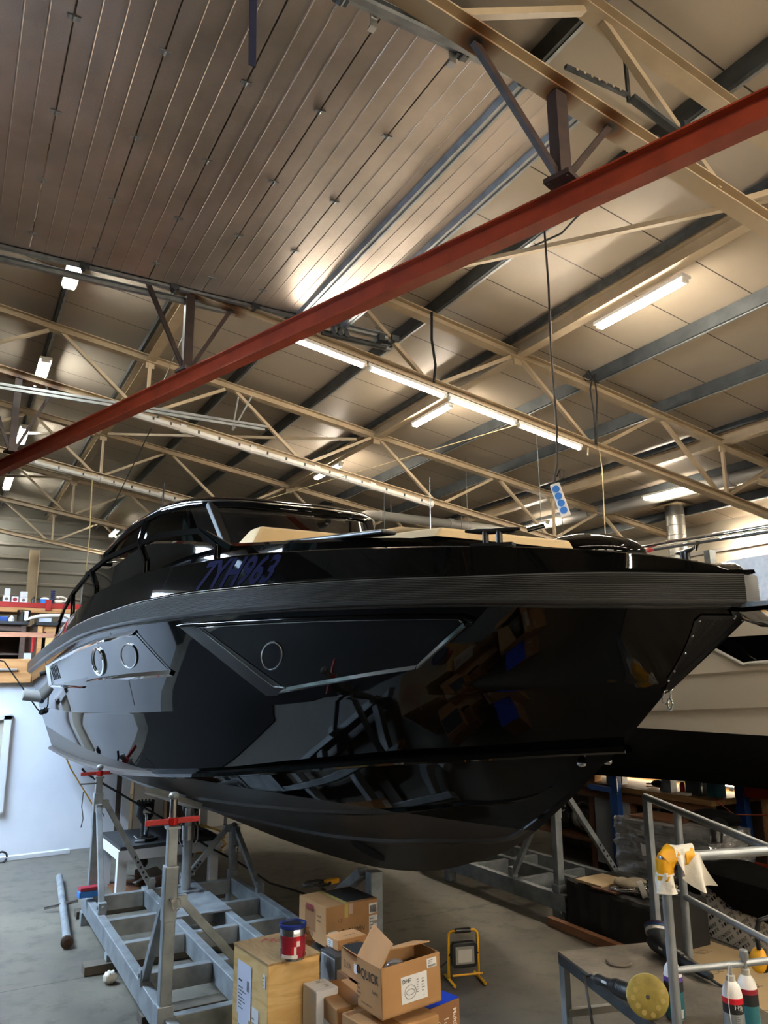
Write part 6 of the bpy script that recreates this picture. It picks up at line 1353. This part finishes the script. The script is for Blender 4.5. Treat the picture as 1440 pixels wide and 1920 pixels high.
MB().bb(5.24, 5.38, 4.32, 4.46, .746, .85).build('case', 'black_satin', cs, bevel=.01); MB().tube([(5.27, 4.33, .75), (5.25, 4.31, .86), (5.25, 4.36, .90), (5.27, 4.40, .85)], .009, 8).build('handle', 'steel', cs, smooth=60)
tag(MB().lathe((5.26, 4.50, .746), [(.022, 0), (.022, .07), (.01, .09)], 12).build('red_can', 'red_paint'), 'small red can beside the battery charger', 'can')
tag(MB().bb(5.19, 5.27, 4.40, 4.50, .746, .765).build('white_cloth', 'cloth_white'), 'folded white cloth at the front edge of the workbench', 'cloth')
tag(MB().bb(5.3, 5.42, 4.22, 4.30, .746, .87).build('teal_case', 'teal'), 'teal case at the right end of the workbench', 'case')
rk2 = root('storage_rack', 'orange beam storage rack at the right edge under the white boat', 'rack', (5.6, 3.8, 0))
MB().bb(5.45, 5.50, 2.2, 4.08, .76, .835).build('rack_beam', 'orange_paint', rk2, bevel=.004); MB().bb(5.45, 6.1, 2.2, 4.08, .836, .86).build('shelf_board', 'pine', rk2)
for x in (5.44, 6.05): MB().bb(x, x+.07, 4.08, 4.16, 0, .86).build('upright', 'blue_paint', rk2, bevel=.004)
MB().bb(5.5, 5.56, 3.92, 3.98, .0, .76).build('timber_leg', 'pine', rk2); MB().bar((5.9, 3.9, .1), (5.9, 3.3, .7), .05, .03).build('cross_brace', 'galv_frame', rk2); MB().bb(6.1, 6.14, 2.2, 4.1, 0, .86).build('back_sheet', 'grey_panel', rk2)
MB().bb(5.45, 5.50, 2.2, 4.1, .22, .29).build('rack_beam', 'orange_paint', rk2, bevel=.004)
bx = root('air_heater', 'grey finned box behind the stair railing at right', 'box', (5.1, 3.45, .4))
MB().bb(5.05, 5.30, 3.30, 3.60, .46, .62).build('case', 'pvc_grey', bx, bevel=.008)
for k in range(14): MB().bb(5.04, 5.05, 3.315+k*.02, 3.323+k*.02, .54, .615).build('fin', 'white_plastic', bx)
MB().bb(5.1, 5.28, 3.32, 3.58, 0, .46).build('stand', 'galv_dark', bx)
tag(MB().ell((5.0, 4.0, .66), (.12, .2, .055), 14, 8).build('black_jacket', 'black_cloth', smooth=60), 'black jacket thrown on the back of the pallet load', 'jacket')
tag(MB().tube([(5.18, 4.15, .76), (5.2, 4.0, .66), (5.2, 3.7, .7), (5.16, 3.2, .66)], .006, 6).build('orange_cord', mat('cord_orange', '#a5482e', .6) and 'cord_orange', smooth=60), 'thin orange cord from the bench end towards the right edge', 'cord')
# ================================================================== printed foil block, sheet, ear defenders
fb = root('foil_block', 'silver foil insulation block with printed diagonal lettering under a black cloth', 'insulation', (4.6, 3.4, 0))
A_, B_ = Vector((4.52, 3.80, 0)), Vector((4.42, 2.95, 0)); ed = (B_-A_).normalized(); nd = Vector((ed.y, -ed.x, 0)); nd = nd if nd.x < 0 else -nd
MB().prism([A_, B_, B_+Vector((0, 0, .40)), A_+Vector((0, 0, .40))], -nd*.25).build('block', 'foam_silver', fb, bevel=.01)
bt = MB(); fw = (B_-A_).length; dx_ = Vector((ed*math.cos(.62) + Vector((0, 0, 1))*math.sin(.62))); dy_ = Vector((-ed*math.sin(.62) + Vector((0, 0, 1))*math.cos(.62)))
gv, gf = glyphs('MOTOMARINE', .032, 0, .003)
gw = max(v.x for v in gv)*.74
def inside(p): q = p-A_; return .008 < q.dot(ed) < fw-.008 and .006 < q.z < .394
def addin(mb, vs, fs):
    for f in fs:
        if all(inside(vs[i]) for i in f): mb.add([vs[i] for i in f], [tuple(range(len(f)))])
sy_ = MB()
for i in range(-6, 12):
    for j in range(-12, 12):
        o_ = A_ + dx_*(i*(gw+.03)+(.09 if j % 2 else 0)) + dy_*(j*.078)
        if not (-.3 < (o_-A_).dot(ed) < fw+.1 and -.3 < o_.z < .5): continue
        addin(bt, [o_ + dx_*v.x*.74 + dy_*v.y + nd*.0015 for v in gv], gf)
        for k in range(6):
            w0 = o_ + dx_*(.008+k*.026) - dy_*.030; qd = [w0+nd*.0015, w0+dx_*.018+nd*.0015, w0+dx_*.018+dy_*.02+nd*.0015, w0+dy_*.02+nd*.0015]
            if k in (1, 2, 3): addin(bt, qd, [(0, 1, 2, 3)])
            else: addin(sy_, qd, [(0, 1, 2, 3)])
bt.build('printed_lettering', 'ink', fb, fix=False); sy_.build('printed_symbol', mat('print_grey', '#8a8a8c', .6) and 'print_grey', fb, fix=False)
lp_ = A_+ed*.24+Vector((0, 0, .22)); bl_ = MB().add([lp_+nd*.003, lp_+ed*.07+nd*.003, lp_+ed*.07+Vector((0, 0, .14))+nd*.003, lp_+Vector((0, 0, .14))+nd*.003], [(0, 1, 2, 3)]).build('blue_label', mat('label_blue', '#1d1f8a', .4) and 'label_blue', fb, fix=False)
text('printed_lettering', 'MARINE', .03, lp_+ed*.033+Vector((0, 0, .005)), Vector((0, 0, 1)), -ed, 'print_white', bl_, .005, sx=.9); 
cf = MB(); rows_ = []
def cpnt(t, d, z): return A_+ed*t+nd*d+Vector((0, 0, z))
NT = 30
def drape(t): return .315 - .10*min(1, max(0, (t-.05)/.35)) + .012*math.sin(t*18) + .02*max(0, t-.5)
for i in range(NT+1):
    t = -.14+(fw+.16)*i/NT; zz = drape(t) if t > 0.0 else .0
    rows_.append([cpnt(t, .018, max(zz, .004)), cpnt(t, .022+.006*math.sin(t*25), (max(zz, .0)+.41)/2), cpnt(t, .012, .405), cpnt(t, -.02, .42), cpnt(t, -.28, .44+.02*math.sin(t*9)), cpnt(t, -.32, .40), cpnt(t, -.33, .005)])
cf.grid(rows_); tag(cf.build('black_cover', 'black_cloth', smooth=50), 'black cloth draped over the printed foil block', 'cloth')
shp = MB().prism([(4.24, 3.72, .003), (4.42, 3.80, .003), (4.42, 2.4, .003), (3.3, 2.1, .003), (3.62, 2.85, .003), (3.86, 3.36, .003)], (0, 0, .012))
so = tag(shp.build('lining_sheet', 'sheet_beige', bevel=.003), 'large beige lining sheet with small faint prints on the floor at right', 'sheet')
lgm = MB(); rnd = random.Random(2)
for x in (3.75, 3.98, 4.2):
    for y in (2.55, 2.8, 3.05, 3.3, 3.55):
        if x < 3.7+(y-3.0)*.45: continue
        lgm.tube([(x+.045*math.cos(t)*(1+.25*math.sin(3*t)), y+.025*math.sin(t), .016) for t in [i*.45 for i in range(14)]], .0012, 4, closed=True); lgm.bar((x-.06, y+.02, .0158), (x+.06, y-.02, .0158), .004, .0006)
lgm.build('printed_mark', 'ink_soft', so, fix=False)
em = root('ear_defenders', 'yellow and black ear defenders hung on the stair rail', 'ear defenders', (3.03, 2.3, .55))
ec = Vector((3.10, 2.26, .49)); rr_ = Vector((.27, .963, 0)).normalized(); rq_ = Vector((.80, -.60, 0))
MB().tube([ec+rq_*(-.055)+Vector((0, 0, .06)), ec+rq_*(-.062)+Vector((0, 0, .12)), ec+rq_*(-.045)+Vector((0, 0, .17)), ec+Vector((0, 0, .185)), ec+rq_*.045+Vector((0, 0, .17)), ec+rq_*.066+Vector((0, 0, .12)), ec+rq_*.06+Vector((0, 0, .06))], .010, 8).build('head_band', 'black_satin', em, smooth=60)
for s, R in ((-1, Matrix.Rotation(.45, 3, 'Z') @ Matrix.Rotation(.5, 3, 'Y')), (1, Matrix.Rotation(-.3, 3, 'Z') @ Matrix.Rotation(-.1, 3, 'Y'))):
    c = ec+rq_*(s*.05)+Vector((0, 0, .02)); MB().ell(c+rq_*(s*.012), (.022, .036, .05), 16, 10, R=R).build('ear_cup', 'yellow_tape', em, smooth=60); MB().ell(c-rq_*(s*.008), (.016, .034, .048), 16, 10, R=R).build('ear_cushion', 'black_satin', em, smooth=60)
# ================================================================== tread-plate platform with railing
pd, pn = Vector((.27, .963, 0)).normalized(), Vector((.963, -.27, 0)).normalized(); PZ = .36; PO = Vector((2.73, 3.17, 0))
def pf(a, b, z=PZ): return PO - pd*a + pn*b + Vector((0, 0, z))       # a towards the camera, b to the right
PLn, PWd = 1.75, .48
pm = root('work_platform', 'steel tread-plate work platform with tube railing in the right foreground', 'platform', pf(.8, .24, 0))
MB().prism([pf(0, 0, PZ-.012), pf(PLn, 0, PZ-.012), pf(PLn, PWd, PZ-.012), pf(0, PWd, PZ-.012)], (0, 0, .012)).build('tread_plate', 'tread', pm)
for b in (.015, PWd-.015): MB().bar(pf(0, b, PZ-.035), pf(PLn, b, PZ-.035), .03, .045).build('side_rail', 'galv_dark', pm)
MB().bar(pf(.015, 0, PZ-.035), pf(.015, PWd, PZ-.035), .03, .045).build('end_rail', 'galv_dark', pm)
for a, b in ((.02, .02), (.02, PWd-.02), (1.7, .02), (1.7, PWd-.02)): MB().bar(pf(a, b, .002), pf(a, b, PZ-.05), .035, .035, (0, 1, 0)).build('leg', 'galv_frame', pm)
MB().bar(pf(.03, .02, .10), pf(.03, PWd-.02, .10), .03, .03).build('cross_bar', mat('cross_white', '#b8b4a8', .5) and 'cross_white', pm)
def tubep(nm, p, q, r=.0175): MB().cyl(p, q, r, 16).build(nm, 'galv', pm, smooth=50)
R0 = Vector((3.11, 2.72, 0))
def rr2(t, z): return R0 + pd*t + Vector((0, 0, z))
MB().bar(rr2(.235, .30), rr2(.235, 1.055), .034, .034, (0, 1, 0)).build('rail_post', 'galv_frame', pm, bevel=.003)
tubep('rail_post', rr2(-.02, PZ-.05), rr2(-.02, 1.03), .018); tubep('rail_post', rr2(-1.3, PZ-.05), rr2(-1.3, 1.03), .018)
tubep('top_rail', rr2(.25, 1.062), rr2(-1.6, .90)); tubep('mid_rail', rr2(.09, .665), rr2(-1.6, .57), .014)
Ap = Vector((2.475, 2.235, 0))
tubep('front_post', Ap+Vector((0, 0, PZ-.1)), Ap+Vector((0, 0, .975)), .0185)
MB().ell(Ap+Vector((0, 0, .975)), (.021, .021, .021), 14, 8).build('elbow', 'galv', pm, smooth=60)
tubep('top_bar', Ap+Vector((0, 0, .978)), Ap+pn*.62+Vector((0, 0, .978)), .0185); tubep('lower_bar', Ap+Vector((0, 0, .585)), Ap+pn*.62+Vector((0, 0, .585)), .0125)
# cloth rag taped round the elbow
rgc = root('taped_rag', 'white rag wrapped with yellow tape round the railing corner', 'rag', Ap+Vector((0, 0, .88)))
def puff(c0, c1, r0, r1, n=18, k=14, seed=1, amp=.2):
    rnd = random.Random(seed); ph = [rnd.uniform(0, 6) for _ in range(6)]; c0, c1 = Vector(c0), Vector(c1); d = (c1-c0).normalized(); a = d.orthogonal().normalized(); b = d.cross(a); rows = []
    for j in range(k+1):
        t = j/k; r = r0+(r1-r0)*t; rows.append([c0+(c1-c0)*t+(a*math.cos(2*math.pi*i/n)+b*math.sin(2*math.pi*i/n))*r*(1+amp*math.sin(3*2*math.pi*i/n+ph[0]+t*3)+amp*.6*math.sin(5*2*math.pi*i/n+ph[1]-t*5)) for i in range(n)])
    return MB().grid(rows, close=True).add(rows[0], [tuple(range(n))]).add(rows[-1], [tuple(range(n))])
Z = lambda z: Vector((0, 0, z))
puff(Ap+Z(.855), Ap+Z(.93), .036, .030, seed=3, amp=.13).build('cloth', 'cloth_white', rgc, smooth=60)
puff(Ap+Z(.90), Ap+Z(.975), .031, .034, seed=5, amp=.06).build('yellow_tape', 'yellow_tape', rgc, smooth=60)
puff(Ap+Z(.965), Ap+Z(1.0)+pn*.045, .036, .032, seed=6, amp=.10).build('yellow_tape', 'yellow_tape', rgc, smooth=60)
puff(Ap+Z(.99)+pn*.03, Ap+Z(.985)+pn*.12, .034, .034, seed=7, amp=.15).build('cloth', 'cloth_white', rgc, smooth=60)
puff(Ap+Z(.98)+pn*.075, Ap+Z(.98)+pn*.115, .037, .036, seed=8, amp=.05).build('yellow_tape', 'yellow_tape', rgc, smooth=60)
tl2 = MB(); rws = []
for j in range(17):
    t = j/16; rws.append([Ap+pn*(.05+.11*q+.04*t*(.3+q))+Z(.985-.125*t*(.5+.5*math.sin(q*2.2)))+Vector((-.026, -.026-.020*math.sin(q*11+t*2)*(.3+t), .008*math.sin(q*9))) for q in [i/24 for i in range(25)]])
tl2.grid(rws); tl2.build('cloth_tail', 'cloth_white', rgc, smooth=60)
MB().cyl(Ap+Z(.918), Ap+Z(.924), .0345, 18).build('white_stripe', 'white_plastic', rgc)
# tools and bottles on the platform
po = root('polisher', 'black machine polisher with yellow foam pad lying on the platform', 'polisher', (2.62, 2.65, PZ))
b0, b1 = Vector((2.575, 2.75, PZ+.03)), Vector((2.535, 2.43, PZ+.055)); bd = (b1-b0).normalized()
MB().tube([b0, b0+bd*.015, b0+bd*.05, b0+bd*.10, b0+bd*.125], [.017, .023, .019, .021, .026], 14).build('handle', 'tool_black', po, smooth=40)
MB().tube([b0+bd*.115, b0+bd*.13, b0+bd*.19, b0+bd*.24, b0+bd*.30], [.026, .032, .034, .034, .03], 16).build('motor_body', 'tool_black', po, smooth=40)
for k in range(6): MB().tube([b0+bd*(.15+.011*k)+Vector((-.0335*math.cos(a), .0, .0335*math.sin(a))) for a in [.1+.25*i for i in range(6)]], .0018, 4).build('vent_rib', 'black_matte', po)
pad_n = Vector((-.66, -.74, .10)).normalized(); pc_ = b1+bd*.0+Vector((-.005, -.005, .022))
MB().cyl(pc_-pad_n*(-.012), pc_-pad_n*.025, .05, 20).build('gear_head', 'tool_black', po, smooth=40); MB().cyl(pc_-pad_n*.022+Vector((.03, -.026, 0)), pc_-pad_n*.03+Vector((.10, -.075, 0)), .022, 14).build('front_knob', 'tool_black', po, smooth=40)
pc_ = pc_+pad_n*.022
MB().lathe(pc_, [(.072, -.012), (.08, 0), (.079, .010), (.070, .016), (.006, .015)], 32, pad_n).build('foam_pad', 'wax_yellow', po, smooth=50)
ua = pad_n.orthogonal().normalized(); ub = pad_n.cross(ua)
for k in range(11):
    a = k*2*math.pi/11; sp_ = (ua*math.cos(a)+ub*math.sin(a))*(.050+.006*(k % 3))
    MB().cyl(pc_+pad_n*.0150+sp_, pc_+pad_n*.0168+sp_, .0095, 12).build('wax_spot', 'wax_pale', po)
MB().cyl(pc_+pad_n*.015, pc_+pad_n*.0175, .008, 12).build('centre_bolt', 'steel', po)
lab(po, b0+bd*.06+Vector((-.021, 0, .003)), bd, U, .035, .011, 'paper', .001); lab(po, b0+bd*.235+Vector((-.0345, 0, -.004)), bd, U, .02, .02, 'paper', .001)
MB().tube([b0, b0-bd*.03+Vector((0, 0, .008)), b0-bd*.045+Vector((-.03, 0, 0)), b0+Vector((-.075, -.02, -.04)), b0+Vector((-.09, -.06, -.16)), b0+Vector((-.085, -.12, -.34))], .006, 8).build('cable', 'tool_black', po, smooth=60)
sd = root('rotary_sander', 'black rotary sander with blue and purple disc edge standing at the back of the platform', 'sander', (3.1, 2.88, PZ))
s0, s1 = Vector((3.10, 2.90, PZ+.05)), Vector((3.03, 2.57, PZ+.03)); s_d = (s1-s0).normalized()
MB().tube([s0-s_d*.03, s0, s0+s_d*.06, s0+s_d*.15, s0+s_d*.22], [.022, .034, .037, .036, .03], 16).build('motor_body', 'tool_black', sd, smooth=40); MB().tube([s0+s_d*.2, s0+s_d*.26, s0+s_d*.34, s0+s_d*.39], [.028, .024, .022, .015], 14).build('handle', 'tool_black', sd, smooth=40)
dn = Vector((.55, .40, .73)).normalized(); dc = s0+Vector((.05, .01, .035))
MB().lathe(dc, [(.03, -.05), (.05, -.03), (.06, -.01)], 24, dn).build('shroud', 'galv_dark', sd, smooth=40); MB().lathe(dc, [(.065, -.012), (.066, .002)], 28, dn).build('backing_plate', 'white_plastic', sd, smooth=40); MB().lathe(dc, [(.068, .002), (.069, .012)], 28, dn).build('foam_ring', 'navy_plastic', sd, smooth=40); MB().lathe(dc, [(.071, .012), (.072, .022), (.01, .024)], 28, dn).build('hook_pad', mat('pad_purple', '#2f2340', .7) and 'pad_purple', sd, smooth=40)
lab(sd, s0+s_d*.075+Vector((-.037, 0, .006)), s_d, U, .028, .010, 'paper', .001); MB().ell(s0-s_d*.028+Vector((-.012, 0, .004)), (.01, .01, .012), 8, 6).build('screw', 'chrome', sd); MB().tube([s1, s1+s_d*.06+Vector((.0, 0, -.01)), s1+s_d*.13+Vector((.03, 0, -.03))], .006, 8).build('cable', 'tool_black', sd, smooth=60)
tag(MB().lathe((2.86, 2.90, PZ+.001), [(.058, 0), (.06, .006), (.055, .012), (.0, .013)], 28).build('sanding_disc', mat('dusty_disc', '#6b6256', .9) and 'dusty_disc', smooth=40), 'dusty grey round pad lying on the platform', 'pad')
def bottle(x, y, h_, label, bands, top='white_plastic', spray=False, r=.036):
    b = root('polish_bottle', label, 'bottle', (x, y, PZ), 'polish bottles on the platform'); z = PZ+.001
    MB().lathe((x, y, z), [(r*.9, 0), (r, .006), (r, h_*.62), (r*.97, h_*.68), (r*.80, h_*.80), (r*.5, h_*.87), (r*.42, h_*.88)], 28).build('bottle_body', top, b, smooth=45)
    for (a, c, m_) in bands: MB().lathe((x, y, z), [(r+.0006, h_*a), (r+.0006, h_*c)], 28).build('label_band', m_, b, smooth=45)
    MB().lathe((x, y, z+h_*.87), [(.016, 0), (.016, h_*.09), (.012, h_*.10)], 18).build('collar', 'cross_white', b, smooth=40)
    if spray: MB().cyl((x, y, z+h_*.96), (x, y, z+h_*1.12), .008, 12).lathe((x, y, z+h_*1.10), [(.010, 0), (.016, .012), (.017, .035), (.014, .038)], 16).build('pump_cap', 'silver_label', b, smooth=40)
    return b
b1_ = bottle(2.610, 2.36, .225, 'teal polish bottle with purple band behind the railing post', [(.02, .44, 'teal'), (.44, .60, 'ink'), (.60, .67, 'purple')])
lab(b1_, (2.595, 2.36-.036, PZ+.012), (1, 0, 0), U, .018, .03, 'paper', .002)
b2_ = bottle(2.665, 2.135, .215, 'silver polish bottle with red and black bands and a thin white cord, front right', [(.02, .40, 'silver_label'), (.40, .55, 'ink'), (.55, .64, 'red_label')], spray=False)
MB().cyl((2.665, 2.135, PZ+.20), (2.665, 2.135, PZ+.24), .008, 12).build('nozzle', 'silver_label', b2_, smooth=40)
fd_ = Vector((-2.665, -2.135, 0)).normalized(); sd_ = Vector((-fd_.y, fd_.x, 0)); 
text('printed_lettering', 'H9', .022, Vector((2.665, 2.135, PZ+.105))+fd_*.0372+sd_*.004, sd_, U, 'paper', b2_, .002, bold=.012); text('printed_lettering', '02', .011, Vector((2.665, 2.135, PZ+.103))+fd_*.0352+sd_*.021, sd_, U, 'paper', b2_, .003)
scribble(b2_, Vector((2.665, 2.135, PZ+.03))+fd_*.0372+sd_*.004, sd_, U, .02, .055, 9, 'ink_soft', seed=71, lift=.002)
MB().tube([Vector((2.665, 2.135, PZ+.25))+fd_*.01, Vector((2.665, 2.135, PZ+.15))+fd_*.039-sd_*.016, Vector((2.665, 2.135, PZ+.05))+fd_*.040-sd_*.012, Vector((2.665, 2.135, PZ))+fd_*.041-sd_*.008], .0013, 5).build('white_cord', 'white_plastic', b2_)
bottle(2.765, 2.145, .215, 'blue grey polish bottle with maroon band and tall pump, behind the silver bottle', [(.02, .42, 'teal'), (.42, .60, 'ink'), (.60, .68, 'maroon')], spray=True)
